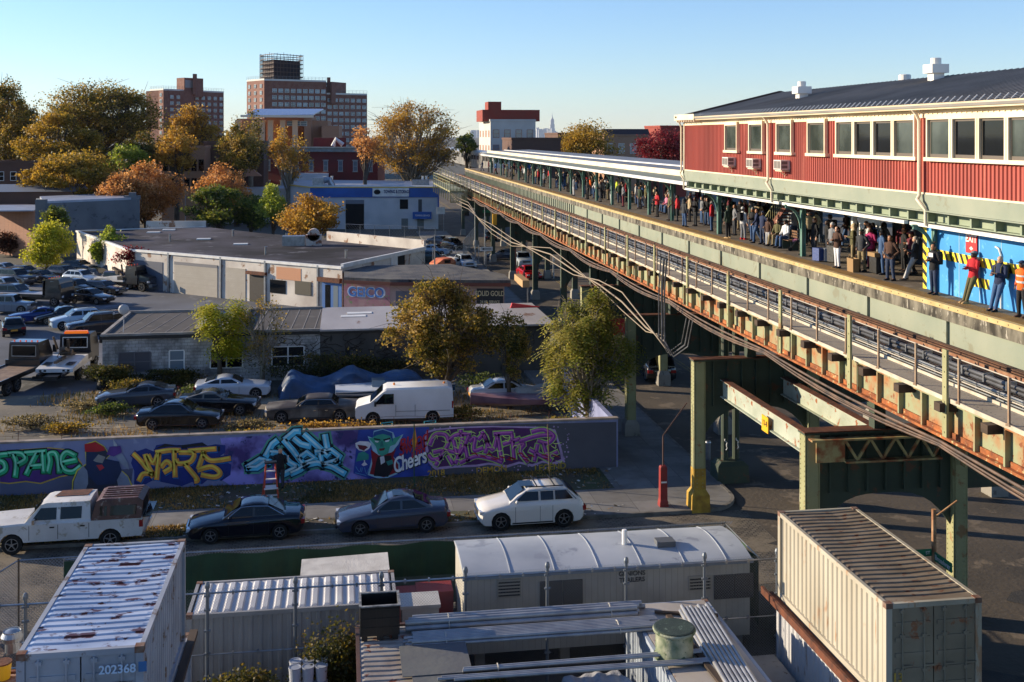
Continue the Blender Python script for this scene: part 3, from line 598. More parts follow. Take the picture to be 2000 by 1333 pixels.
def skin_body(P):
    me = bpy.data.meshes.new('s'); V = []; E = []; Rr = []
    def a(p, r, par=None):
        V.append(p); Rr.append(r); 
        if par is not None: E.append((par, len(V)-1))
        return len(V)-1
    pel = a((0, 0, .95), .1); sp = a((0, 0, 1.15), .1, pel); ch = a((0, 0, 1.36), .1, sp); nk = a((.005, 0, 1.5), .05, ch); hd = a((.02, 0, 1.58), .055, nk)
    for s in (0, 1):
        sg = 1 if s == 0 else -1; sh = a((0, .15*sg, 1.4), .05, ch); el = a(P['e'][s], .038, sh); wr = a(P['w'][s], .026, el)
        d = (Vector(P['w'][s])-Vector(P['e'][s])).normalized(); side = d.cross(Vector((1, 0, 0)) if abs(d.x) < .7 else Vector((0, 0, 1))).normalized(); nrm = d.cross(side)
        w0 = Vector(P['w'][s]); pm = a(tuple(w0+d*.06), .03, wr)
        for k, (off, ln) in enumerate(((-.03, .062), (-.01, .072), (.01, .068), (.03, .052))):
            b0 = a(tuple(w0+d*.085+side*off), .0095, pm); b1 = a(tuple(w0+d*(.085+ln*.55)+side*off*1.1+nrm*.008), .0085, b0); a(tuple(w0+d*(.08+ln*.9)+side*off*1.1+nrm*.03), .007, b1)
        t0 = a(tuple(w0+d*.045-side*.035*sg), .01, pm); a(tuple(w0+d*.08-side*.055*sg+nrm*.015), .009, t0)
        hp = a((0, .09*sg, .9), .075, pel); kn = a(P['k'][s], .05, hp); an = a(P['a'][s], .035, kn); a((P['a'][s][0]+.12, P['a'][s][1], P['a'][s][2]-.04), .03, an)
    me.from_pydata(V, E, []); o = bpy.data.objects.new('s', me); COL.objects.link(o)
    md = o.modifiers.new('k', 'SKIN'); 
    sv = me.skin_vertices[0].data
    for i, r in enumerate(Rr): sv[i].radius = (r, r)
    sv[0].use_root = True
    o.modifiers.new('d', 'SUBSURF').levels = 1
    bpy.context.view_layer.update(); dg = bpy.context.evaluated_depsgraph_get(); m2 = bpy.data.meshes.new_from_object(o.evaluated_get(dg)); bpy.data.objects.remove(o)
    mb = MB(); mb.add([v.co.copy() for v in m2.vertices], [list(p.vertices) for p in m2.polygons])
    prof = [(-.105, .045, .0), (-.09, .06, .012), (-.05, .072, .012), (0, .078, .0), (.05, .08, -.005), (.09, .065, -.01), (.115, .02, -.015)]
    rg = []
    for z, r, dx in prof: rg.append([(.02+dx+r*1.2*math.cos(t), r*math.sin(t), 1.61+z) for t in [j*math.pi/6 for j in range(12)]])
    mb.rings(rg)
    mb.add([(.105, .016, 1.595), (.105, -.016, 1.595), (.128, 0, 1.585), (.108, 0, 1.635), (.108, 0, 1.575)], [(0, 2, 3), (2, 1, 3), (0, 4, 2), (4, 1, 2)])
    for sg in (1, -1): mb.ell((.01, .08*sg, 1.61), .02, .01, .032, 6, 4); mb.ell((.098, .03*sg, 1.622), .012, .014, .009, 6, 4, mi=1)
    mb.box(.095, .112, -.022, .022, 1.553, 1.564, mi=2)
    return mb
def el(c, rx, ry, n=12, tilt=0): return [(c[0]+rx*math.cos(2*math.pi*j/n), c[1]+ry*math.sin(2*math.pi*j/n), c[2]+tilt*math.cos(2*math.pi*j/n)) for j in range(n)]
def make_protos():
    for nm, P in POSE.items():
        d = {}; dz = P.get('dz', 0); sh = P.get('sh', 0)
        body = skin_body(P)
        j = MB(); j.rings([el((0, 0, z), rx, ry) for z, rx, ry in ((.84, .135, .185), (.86, .145, .195), (1.0, .13, .175), (1.15, .13, .18), (1.3, .135, .2), (1.4, .115, .2), (1.455, .085, .13), (1.5, .07, .08), (1.53, .072, .08))])
        for s in (0, 1):
            sg = 1 if s == 0 else -1; S = Vector((0, .17*sg, 1.41)); Ee = Vector(P['e'][s]); W = Vector(P['w'][s])
            j.tube([S-Vector((0, .04*sg, -.01)), S+Vector((0, .03*sg, -.03)), S.lerp(Ee, .5), Ee, Ee.lerp(W, .5), W.lerp(Ee, .08)], [.06, .075, .066, .058, .05, .042], 9)
        t = MB(); t.rings([el((0, 0, z), rx, ry) for z, rx, ry in ((.78, .07, .1), (.82, .12, .165), (.92, .132, .18), (.98, .125, .17))])
        for s in (0, 1):
            sg = 1 if s == 0 else -1; Hp = Vector((0, .09*sg, .9)); K = Vector(P['k'][s]); An = Vector(P['a'][s])
            t.tube([Hp, Hp.lerp(K, .35), K.lerp(Hp, .1), K, K.lerp(An, .15), K.lerp(An, .6), An+Vector((0, 0, .0))], [.1, .098, .075, .07, .068, .06, .058], 9)
        shoes = []
        for s in (0, 1):
            An = P['a'][s]; b = MB(); b.rings([[(An[0]-.08+u*.27, An[1]+yy*wd, An[2]-.08+zz*ht) for yy, zz in ((-1, 0), (1, 0), (1, .5), (.6, 1), (-.6, 1), (-1, .5))] for u, wd, ht in ((0, .035, .09), (.3, .045, .11), (.6, .048, .075), (.9, .045, .055), (1, .025, .035))]); shoes.append(b)
        h = MB(); h.ell((.0, 0, 1.63), .105, .088, .105, 12, 8, z0=-.15); h.ell((-.05, 0, 1.59), .065, .075, .085, 10, 6)
        hl = MB(); hl.ell((.0, 0, 1.63), .108, .092, .105, 12, 8, z0=-.15); hl.rings([el((-.06, 0, z), rx, ry, 10) for z, rx, ry in ((1.32, .04, .08), (1.4, .055, .1), (1.55, .07, .095), (1.65, .06, .08))])
        cp = MB(); cp.ell((.005, 0, 1.655), .11, .095, .085, 12, 6, z0=0.0); cp.rings([[(x, yy, 1.662+zz) for x, yy in ((.06, -.075), (.19, -.05), (.2, 0), (.19, .05), (.06, .075))] for zz in (0, .012)])
        be = MB(); be.ell((-.005, 0, 1.645), .115, .1, .12, 12, 8, z0=-.05)
        ho = MB(); ho.ell((-.02, 0, 1.63), .125, .115, .13, 12, 8, z0=-.3); ho.rings([el((-.03, 0, z), rx, ry) for z, rx, ry in ((1.45, .12, .14), (1.52, .115, .12), (1.6, .1, .11))])
        bp = MB(); bp.rings([[(-.13-dd, yy, z) for yy, z in ((-.15*q, 1.02), (.15*q, 1.02), (.16*q, 1.35), (.1*q, 1.45), (-.1*q, 1.45), (-.16*q, 1.35))] for dd, q in ((-.02, 1), (.1, 1), (.17, .8))])
        for yy in (-.11, .11): bp.tube([(-.1, yy, 1.42), (0, yy, 1.49), (.12, yy, 1.38), (.13, yy, 1.2)], .018, 5)
        for k_, b in (('person_body', body), ('jacket', j), ('trousers', t), ('hair', h), ('long_hair', hl), ('cap', cp), ('beanie', be), ('hood', ho), ('backpack', bp), ('shoe0', shoes[0]), ('shoe1', shoes[1])):
            b.v = [(v[0]+sh*(v[2]-.9) if v[2] > .9 else v[0], v[1], v[2]+dz) for v in b.v]
            o = b.build(k_, SKIN[0] if k_ != 'person_body' else [SKIN[0], eyem, lipm], smooth=60); d[k_] = o.data; bpy.data.objects.remove(o)
        PROTO[nm] = d
make_protos()
def part(name, me, par, m):
    o = bpy.data.objects.new(name, me); COL.objects.link(o); o.parent = par
    o.material_slots[0].link = 'OBJECT'; o.material_slots[0].material = m
    return o
SEEN = set()
PR = random.Random(5)
def person(loc, pose, rz, jk, tr_, label, hat=None, hatc=None, skin=None, hair=None, long=False, pack=None, s=1.0, shoe='black', group='people waiting on the platform'):
    assert label not in SEEN, label
    SEEN.add(label)
    t = thing('person', label, 'person', loc, rz, group); t.scale = (s, s*PR.uniform(.95, 1.12), s*PR.uniform(.98, 1.03)); P = PROTO[pose]
    part('body', P['person_body'], t, SKIN[skin if skin is not None else PR.choice([0, 0, 1, 1, 2, 2, 3])])
    part('jacket', P['jacket'], t, cm(jk)); part('trousers', P['trousers'], t, cm(tr_))
    sm = cm(shoe); part('shoe', P['shoe0'], t, sm); part('shoe', P['shoe1'], t, sm)
    hm = HAIR[hair if hair is not None else PR.choice([0, 0, 1, 1, 0, 2])]
    if hat == 'bald': pass
    elif hat == 'bun':
        part('hair', P['hair'], t, hm)
    elif hat != 'hood': part('hair', P['long_hair' if long else 'hair'], t, hm)
    if hat in ('cap', 'beanie', 'hood'): part(hat, P[hat], t, cm(hatc or jk))
    if pack: part('backpack', P['backpack'], t, cm(pack))
    return t
def c5(u, v): return G(1360+u/3.125, 380+v/3.125, 11.0)
def c4(u, v): return G(860+u/3.704, 270+v/3.704, 11.0)
PI = math.pi
fr = [ # crop5 front row
 ((95, 225), 'stand', 2.6, 'red', 'denim', 'person in red jacket and blue jeans standing against the teal post left of the stairs', {}),
 ((150, 238), 'pockets', 2.9, 'black', 'dark denim', 'person in black jacket and dark jeans by the teal post', dict(hat='cap', hatc='black')),
 ((195, 268), 'stand', 2.2, 'dark green', 'black', 'person in long dark green hooded coat and tan boots', dict(hat='hood', hatc='dark green', shoe='tan')),
 ((236, 250), 'pockets', 3.0, 'grey', 'charcoal', 'person in grey jacket between the green hooded coat and the light grey hoodie', {}),
 ((285, 275), 'stand', .3, 'light grey', 'grey', 'person in light grey hoodie and grey trousers with a black backpack', dict(pack='black', shoe='red', hat='beanie', hatc='light grey')),
 ((345, 285), 'phone', 3.6, 'black', 'denim', 'person in black jacket, grey beanie and blue jeans looking down at a phone', dict(hat='beanie', hatc='grey')),
 ((372, 297), 'step', 2.8, 'navy', 'denim', 'person in navy top and jeans bending forward beside the grey beanie', {}),
 ((408, 305), 'pockets', 3.4, 'navy', 'dark denim', 'person in navy jacket and navy cap, left of the small child in brown coat', dict(hat='cap', hatc='navy')),
 ((440, 316), 'stand', 3.4, 'brown', 'light grey', 'small child in brown coat and pale trousers', dict(s=.85, long=True)),
 ((480, 326), 'sit', 3.5, 'olive', 'khaki', 'person in olive jacket and khaki trousers perched on the bench end', {}),
 ((530, 340), 'sit', 3.4, 'white', 'denim', 'person in bright white hoodie and blue jeans with a dark cap, perched on the bench', dict(hat='cap', hatc='black', skin=2)),
 ((655, 372), 'stand', 3.0, 'charcoal', 'black', 'person in charcoal clothes standing by the pushchair', dict(hat='beanie', hatc='charcoal')),
 ((722, 380), 'stand', 3.2, 'black', 'charcoal', 'ginger haired person in black coat behind the blue suitcase', dict(hair=3, skin=0)),
 ((800, 385), 'stand', 2.9, 'black', 'charcoal', 'person in black behind the grey suitcase', dict(skin=3)),
 ((832, 410), 'stand', 3.3, 'grey', 'black', 'person in grey coat and pale knit hat beside the black suitcase', dict(hat='beanie', hatc='light grey')),
 ((862, 450), 'phone', 3.4, 'brown', 'white', 'woman in dark brown jacket and white jeans looking at a phone', dict(long=True, hair=1)),
 ((960, 430), 'phone', 2.6, 'olive', 'khaki', 'person in olive parka and pale hood behind the paper bag', dict(hat='hood', hatc='beige')),
 ((1010, 470), 'pockets', 3.6, 'charcoal', 'khaki', 'person in green cap and charcoal jacket with khaki trousers beside the paper bag', dict(hat='cap', hatc='dark green', skin=2)),
 ((1065, 455), 'phone', 3.5, 'magenta', 'maroon', 'woman in magenta sweater and maroon trousers', dict(long=True)),
 ((1135, 490), 'stand', 3.0, 'denim', 'denim', 'person in faded blue hoodie, jeans and black cap behind the brown sweater', dict(hat='cap', hatc='black', skin=3)),
 ((1185, 525), 'pockets', 3.5, 'brown', 'dark denim', 'person in dark brown sweater and jeans holding a white paper', dict(skin=1)),
 ((1270, 470), 'stand', 3.0, 'black', 'black', 'person all in black standing in the shade just left of the striped hoarding edge', {}),
 ((1332, 525), 'lean', 2.6, 'charcoal', 'light grey', 'person in charcoal jacket and pale trousers leaning at the hoarding corner', dict(long=True)),
 ((1450, 612), 'phone', 3.4, 'black', 'dark denim', 'person with a hair bun, black and white jacket and phone, by the blue hoarding', dict(hat='bun', pack='black', skin=1)),
 ((1690, 662), 'lean', 3.3, 'red', 'olive', 'person in red jacket and grey helmet leaning on the blue hoarding with a phone', dict(hat='cap', hatc='grey', skin=3, shoe='tan')),
 ((1852, 710), 'lean', 3.5, 'navy', 'denim', 'bald person in navy jacket and jeans leaning on the blue hoarding with a backpack', dict(hat='bald', skin=0, pack='olive')),
 ((1990, 752), 'pockets', 3.3, 'orange', 'black', 'person in orange safety jacket and navy cap at the right edge', dict(hat='cap', hatc='navy', shoe='brown'))]
for (u, v), pose, rz, jk, tr_, lab, kw in fr: 
    p = c5(u, v)
    if pose == 'sit': p = p+Vector((.15, 0, .12))
    t = person(p, pose, rz, jk, tr_, lab, **kw)
    if 'black and white jacket' in lab:
        b = MB(); b.box(.13, .15, -.1, .1, 1.28, 1.42); b.build('chest_panel', cm('white'), t)
    if 'orange safety' in lab:
        b = MB(); b.rings([el((0, 0, z), .142, .21) for z in (1.05, 1.11)]); b.rings([el((0, 0, z), .142, .212) for z in (1.24, 1.29)]); b.build('reflective_band', cm('light grey'), t)
    if 'hair bun' in lab: b = MB(); b.ell((-.04, 0, 1.77), .045, .045, .04, 8, 6); b.build('hair_bun', HAIR[0], t)
    if 'holding a white paper' in lab:
        q = MB(); q.box(-.15, .15, -.11, .11, -.003, .003); o = q.build('paper', white); tag(o, 'white paper held by the person in the brown sweater', 'paper'); o.location = p+Vector((-.22, -.1, 1.0)); o.rotation_euler = (.5, .6, 0)
fr4 = [
 ((1570, 570), 'phone', 3.3, 'red', 'black', 'person in bright red jacket and black trousers in front of the seated group', {}),
 ((1535, 548), 'sit', 3.6, 'black', 'charcoal', 'person in black sitting at the left end of the long bench', {}),
 ((1610, 552), 'sit', 3.2, 'pink', 'denim', 'person in pink top sitting on the long bench behind the red jacket', dict(long=True)),
 ((1640, 560), 'sit', 3.0, 'navy', 'denim', 'person in navy sitting on the long bench between pink and maroon', {}),
 ((1690, 572), 'sit', 3.3, 'maroon', 'black', 'person in maroon sitting at the right end of the long bench', {}),
 ((1660, 596), 'pockets', 3.0, 'olive', 'charcoal', 'person in olive coat standing at the platform edge by the long bench', {}),
 ((1715, 602), 'stand', 2.8, 'red', 'charcoal', 'person in red coat with charcoal trousers, right of the olive coat', dict(long=True)),
 ((1765, 642), 'stand', .2, 'charcoal', 'denim', 'person in charcoal hooded jacket and jeans seen from behind beside a canopy post', dict(hat='hood', hatc='charcoal')),
 ((1805, 606), 'stand', 3.0, 'beige', 'black', 'person in beige fur coat behind the charcoal hood', dict(long=True)),
 ((1845, 636), 'phone', 3.4, 'black', 'charcoal', 'person in black coat with hands up, right of the charcoal hood', dict(long=True)),
 ((1895, 622), 'pockets', 3.0, 'grey', 'denim', 'person in grey hooded jacket left of the teal post', dict(hat='hood', hatc='black')),
 ((1487, 505), 'stand', 3.0, 'olive', 'black', 'person in long olive coat left of the seated group', {}),
 ((1455, 500), 'step', 3.4, 'blue', 'white', 'person in blue top and white trousers beside the canopy post', {}),
 ((1418, 480), 'stand', 2.7, 'light grey', 'denim', 'person in light grey top and jeans behind the canopy post', {}),
 ((1325, 497), 'pockets', 2.9, 'grey', 'maroon', 'person in grey top and maroon trousers', {}),
 ((1240, 482), 'phone', 3.3, 'charcoal', 'light grey', 'person in charcoal jacket and light grey trousers', {}),
 ((1278, 442), 'stand', 3.0, 'hi-vis yellow', 'black', 'person in yellow safety vest', {}),
 ((1160, 462), 'phone', 3.2, 'black', 'charcoal', 'person in black coat reading a phone at the platform edge, left of the grey trousers', {}),
 ((1125, 437), 'step', 2.6, 'white', 'denim', 'person in white top and jeans', {}),
 ((1066, 443), 'pockets', 3.3, 'black', 'black', 'person all in black beside the middle canopy post', dict(hat='hood', hatc='black')),
 ((1085, 420), 'stand', 3.0, 'orange', 'charcoal', 'person in orange top behind the middle canopy post', {}),
 ((966, 416), 'stand', 3.1, 'grey', 'light grey', 'person in grey checked jacket and pale grey trousers standing alone at the edge', dict(hat='beanie', hatc='black')),
 ((1030, 385), 'stand', 2.9, 'navy', 'charcoal', 'person in navy coat right of the grey checked jacket', {}),
 ((930, 390), 'stand', 2.9, 'charcoal', 'black', 'person in charcoal coat left of the grey checked jacket', {}),
 ((842, 362), 'pockets', 3.3, 'black', 'denim', 'person in black coat and jeans near the fifth far post', {}),
 ((795, 361), 'stand', 3.0, 'charcoal', 'dark denim', 'person in charcoal coat and dark jeans farther down the edge', {}),
 ((750, 352), 'stand', 3.2, 'grey', 'black', 'person in grey coat and black trousers farther down the edge', dict(hat='beanie', hatc='white')),
 ((710, 337), 'stand', 2.8, 'red', 'black', 'person in red coat and black trousers in the middle distance', {}),
 ((690, 333), 'stand', 3.1, 'beige', 'denim', 'person in beige coat and jeans in the middle distance', {}),
 ((637, 327), 'pockets', 3.2, 'brown', 'charcoal', 'person in brown coat far along the edge', {}),
 ((610, 303), 'stand', 3.0, 'white', 'charcoal', 'person in white coat far along the platform', {}),
 ((662, 312), 'stand', 3.0, 'black', 'charcoal', 'person in black coat, right of the brown coat, far along the platform', {}),
 ((520, 300), 'stand', 3.2, 'black', 'black', 'person in black at the far edge, right of the red backpack', {}),
 ((487, 283), 'stand', 3.0, 'charcoal', 'charcoal', 'person in charcoal far down the platform', {}),
 ((460, 267), 'stand', 2.9, 'navy', 'dark denim', 'person in navy with a red backpack far down the platform', dict(pack='red')),
 ((402, 262), 'step', 3.1, 'blue', 'maroon', 'person in blue jacket and maroon trousers near the far canopy end', {}),
 ((376, 252), 'stand', 3.1, 'black', 'dark denim', 'person in black jacket and dark jeans near the far canopy end', {}),
 ((350, 246), 'stand', 3.1, 'maroon', 'black', 'person in maroon coat near the far canopy end', {}),
 ((303, 238), 'step', 2.9, 'navy', 'navy', 'person in navy walking past the far end of the canopy', {})]
for (u, v), pose, rz, jk, tr_, lab, kw in fr4:
    p = c4(u, v)
    if pose == 'sit': p = p+Vector((.3, 0, .12))
    person(p, pose, rz, jk, tr_, lab, **kw)
ords = ['first', 'second', 'third', 'fourth', 'fifth', 'sixth', 'seventh', 'eighth', 'ninth', 'tenth', 'eleventh', 'twelfth', 'thirteenth', 'fourteenth', 'fifteenth', 'sixteenth', 'seventeenth']
n = 0
for i in range(600):
    if n >= 120: break
    y = PR.choice([PR.uniform(38, 66), PR.uniform(60, 160), PR.uniform(60, 160)]); X = PR.uniform(21.3 if y > 62 else 21.9, 25.3)+xo(y); jk = PR.choice(['black', 'black', 'charcoal', 'navy', 'grey', 'brown', 'dark green', 'maroon', 'olive', 'light grey', 'blue', 'beige', 'red', 'charcoal']); tr_ = PR.choice(['black', 'denim', 'dark denim', 'charcoal', 'khaki'])
    k = int((y-69.5)/5.6); where = 'by the %s canopy post' % ords[max(0, min(16, k))] if y > 69.5 else 'under the red building'
    ht = PR.choice([None, None, 'cap', 'beanie', 'hood', None]); lab = 'person in %s jacket%s and %s trousers %s' % (jk, ', '+ht if ht else '', tr_, where)
    if lab in SEEN: continue
    person((X, y, 11), PR.choice(['stand', 'phone', 'pockets', 'step', 'pockets']), PR.uniform(2, 4.4), jk, tr_, lab, hat=ht, hatc=PR.choice([jk, 'black', 'grey']), long=PR.random() < .3, pack='black' if PR.random() < .15 else None); n += 1
# platform things
def suitcase(p, c, lab, h=.6, w=.42):
    t = thing('suitcase', lab, 'suitcase', p, PR.uniform(-.4, .4), 'luggage on the platform'); b = MB(); b.box(-.13, .13, -w/2, w/2, .05, h); b.build('shell', mat('case_'+c, c, .5, bump=.2), t)
    b = MB(); b.tube([(.08, -.12, h), (.08, -.12, h+.4), (.08, .12, h+.4), (.08, .12, h)], .012); b.build('handle', black, t)
    for s in (-1, 1): b = MB(); b.lathe([(.04, -.02), (.04, .02)], 8, (0, s*w/2*.8, .04), 'y'); b.build('wheel', black, t)
suitcase(c5(742, 410), '27407a', 'upright blue suitcase with raised handle beside the post'); suitcase(c5(795, 412), '8c9096', 'upright grey suitcase right of the blue one'); suitcase(c5(832, 418), '17181a', 'upright black suitcase right of the grey one', .75, .45)
suitcase(c5(1095, 485), '151515', 'shiny black wrapped bag standing behind the paper bag', .7, .55)
p = c5(957, 472); t = thing('paper_bag', 'beige paper shopping bag with two handles on the platform', 'shopping bag', p); b = MB(); b.rings([[(x*a, y*a, z) for x, y in ((-.14, -.28), (.14, -.28), (.14, .28), (-.14, .28))] for a, z in ((.92, 0), (1, .55))], cap=False); b.poly([(-.13, -.26, .01), (.13, -.26, .01), (.13, .26, .01), (-.13, .26, .01)]); b.poly([(-.135, -.27, .5), (.135, -.27, .5), (.135, .27, .5), (-.135, .27, .5)]); b.build('bag', mat('kraft_paper', '8c6f48', .8), t)
for s in (-1, 1): b = MB(); b.tube([(s*.14, -.1, .55), (s*.14, -.08, .68), (s*.14, .08, .68), (s*.14, .1, .55)], .01); b.build('handle', M('kraft_paper'), t)
p = c5(1098, 430); t = MB(); t.box(-.2, .2, -.3, .3, 0, .16); o = t.build('cardboard_box', M('kraft_paper')); tag(o, 'flat cardboard box resting on the black wrapped bag', 'box'); o.location = c5(1095, 485)+Vector((0, 0, .7))
p = c5(610, 345); t = thing('pushchair', 'pushchair with a pink blanket standing on the platform', 'pushchair', p, 2.8); b = MB()
b.tube([(-.35, -.2, .95), (.3, -.22, .12)], .015); b.tube([(-.35, .2, .95), (.3, .22, .12)], .015); b.tube([(-.3, -.2, .12), (.15, -.2, .6)], .015); b.tube([(-.3, .2, .12), (.15, .2, .6)], .015); b.bar((-.35, -.2, .95), (-.35, .2, .95), .03, .03); b.build('frame', black, t)
b = MB(); b.prism([(-.2, -.18, .45), (.15, -.18, .35), (.2, -.18, .42), (-.1, -.18, .55), (-.25, -.18, .85), (-.3, -.18, .83)], (0, .36, 0)); b.build('seat', cm('charcoal'), t)
b = MB(); b.ell((0, 0, .5), .2, .14, .09, 10, 6); b.build('blanket', cm('pink'), t)
for s in (-1, 1):
    for x in (-.3, .3): b = MB(); b.lathe([(.09, -.02), (.09, .02)], 12, (x, s*.22, .09), 'y'); b.build('wheel', rubber, t)
def bench(p, L, rz, lab):
    t = thing('bench', lab, 'bench', p, rz, 'wooden benches on the platform'); b = MB()
    for i in range(4): b.box(-.02+i*.11, .07+i*.11, -L/2, L/2, .43, .47)
    b.build('seat', mat('bench_wood', '6d4c30', .7, c2='57391f', sc=4), t); b = MB()
    for i in range(3): b.box(.42, .46, -L/2, L/2, .56+i*.13, .65+i*.13)
    b.build('backrest', M('bench_wood'), t)
    for y in (-L/2+.1, 0, L/2-.1): b = MB(); b.box(0, .4, y-.03, y+.03, 0, .43); b.box(.38, .42, y-.03, y+.03, .43, .95); b.build('leg', steeld, t)
bench(c4(1620, 552)+Vector((.2, 0, 0)), 3.4, 0, 'long wooden bench with several people sitting, near the red building'); bench(c5(505, 330)+Vector((.18, 0, 0)), 2.2, 0, 'wooden bench in front of the stairs'); bench((23.4, 90, 11), 3, 0, 'wooden bench far along the platform')
# ---------------- vehicles ----------------
def paint(c, dusty=False, coat=.8): 
    n = 'car_paint_'+c+('_dusty' if dusty else '')
    return mat(n, ''.join('%02x' % int(int(c[i:i+2], 16)*(.75 if int(c[:2], 16) < 96 else 1)) for i in (0, 2, 4)), .24 if not dusty else .6, .0, spec=.4 if dusty else .08, c2=None if not dusty else '8c8578', sc=.9, pos=(.45, .8), coat=1 if not dusty else .0)
WHEEL = {}
def wheel(par, x, y, r, sgn, rim=None, w=.21):
    rim = rim or alu; key = (round(r, 2), sgn, rim.name)
    if key not in WHEEL:
        b = MB(); b.lathe([(r*.62, -w/2), (r*.93, -w/2), (r, -w/3), (r, w/3), (r*.93, w/2), (r*.62, w/2)], 22, axis='y', cap=False)
        ty = b.build('tyre', rubber, smooth=50).data
        b = MB(); yo = sgn*w*.38; b.lathe([(r*.64, yo-.005), (r*.64, yo+.02*sgn)], 22, axis='y', cap=False); b.lathe([(.001, sgn*w*.1), (r*.62, sgn*w*.1)], 16, axis='y', mi=1, cap=False)
        for i in range(5):
            a = i*2*math.pi/5+.3; b.bar((math.cos(a)*r*.12, yo, math.sin(a)*r*.12), (math.cos(a)*r*.63, yo, math.sin(a)*r*.63), .03, r*.2, up=(0, 1, 0)) 
        b.lathe([(r*.15, yo-.01), (r*.15, yo+.025*sgn)], 10, axis='y'); b.lathe([(r*.56, yo-.01), (r*.64, yo-.01), (r*.64, yo+.022*sgn), (r*.56, yo+.022*sgn)], 22, axis='y', cap=False)
        ri = b.build('rim', [rim, dark]).data
        for o in [o for o in bpy.data.objects if o.data in (ty, ri)]: bpy.data.objects.remove(o)
        WHEEL[key] = (ty, ri)
    wt = bpy.data.objects.new('wheel', WHEEL[key][0]); COL.objects.link(wt); wt.parent = par; wt.location = (x, y, r)
    ro = bpy.data.objects.new('rim', WHEEL[key][1]); COL.objects.link(ro); ro.parent = wt
def side_outline(top, sill, axles, rw, L, fb=.3, rb=.3):
    """closed polygon (x,z): top = points front->rear; bottom with wheel arches rear->front"""
    pts = list(top); ra = rw+.05
    for ax in sorted(axles):
        n = 8; h = rw-sill; a0 = math.asin(max(-1, min(1, -h/ra)))
        pts.append((ax-ra*math.cos(a0), sill))
        for i in range(1, n): t = math.pi-a0-(math.pi-2*a0)*i/n; pts.append((ax+ra*math.cos(t), rw+ra*math.sin(t)))
        pts.append((ax+ra*math.cos(a0), sill))
    return pts
SP = dict(
 sedan=dict(L=4.75, W=1.82, rw=.33, ax=(1.38, -1.36), hood=.74, cowl=(.85, .96), gh=[(.92, .95), (.18, 1.42), (-.75, 1.45), (-1.62, 1.03)], trunk=[(-1.55, 1.02), (-2.2, .98)], rear=.85, bp=-.32),
 coupe=dict(L=4.75, W=1.88, rw=.35, ax=(1.42, -1.3), hood=.8, cowl=(.6, .98), gh=[(.66, .96), (-.1, 1.34), (-.85, 1.37), (-1.85, 1.03)], trunk=[(-1.8, 1.04), (-2.25, 1.02)], rear=.9, bp=-.75),
 hatch=dict(L=4.2, W=1.78, rw=.32, ax=(1.25, -1.3), hood=.78, cowl=(.8, 1.0), gh=[(.9, .98), (.2, 1.45), (-1.3, 1.46), (-1.9, 1.0)], trunk=[(-1.8, 1.0), (-2.0, .96)], rear=.85, bp=-.35),
 suv=dict(L=4.6, W=1.87, rw=.37, ax=(1.36, -1.33), hood=.9, cowl=(.9, 1.12), gh=[(1.0, 1.1), (.25, 1.62), (-1.45, 1.63), (-2.05, 1.12)], trunk=[(-2.0, 1.1), (-2.15, 1.02)], rear=.9, bp=-.3),
 bigsuv=dict(L=5.0, W=1.95, rw=.39, ax=(1.5, -1.45), hood=1.0, cowl=(1.05, 1.2), gh=[(1.1, 1.18), (.5, 1.78), (-2.1, 1.8), (-2.4, 1.18)], trunk=[(-2.3, 1.18), (-2.42, 1.1)], rear=.95, bp=-.2),
 wagon=dict(L=4.8, W=1.8, rw=.33, ax=(1.4, -1.36), hood=.76, cowl=(.85, .97), gh=[(.92, .96), (.2, 1.43), (-1.75, 1.45), (-2.2, 1.0)], trunk=[(-2.1, 1.0), (-2.3, .95)], rear=.85, bp=-.32),
 classic=dict(L=5.5, W=1.98, rw=.36, ax=(1.75, -1.55), hood=.85, cowl=(.95, .95), gh=[(.95, .94), (.4, 1.34), (-1.0, 1.36), (-1.5, .97)], trunk=[(-1.45, .97), (-2.65, .93)], rear=.9, bp=-.35),
 jeep=dict(L=4.2, W=1.8, rw=.41, ax=(1.3, -1.2), hood=1.02, cowl=(.75, 1.15), gh=[(.7, 1.13), (.45, 1.75), (-1.75, 1.78), (-1.9, 1.15)], trunk=[(-1.9, 1.14), (-1.98, 1.1)], rear=1.1, bp=-.25),
)
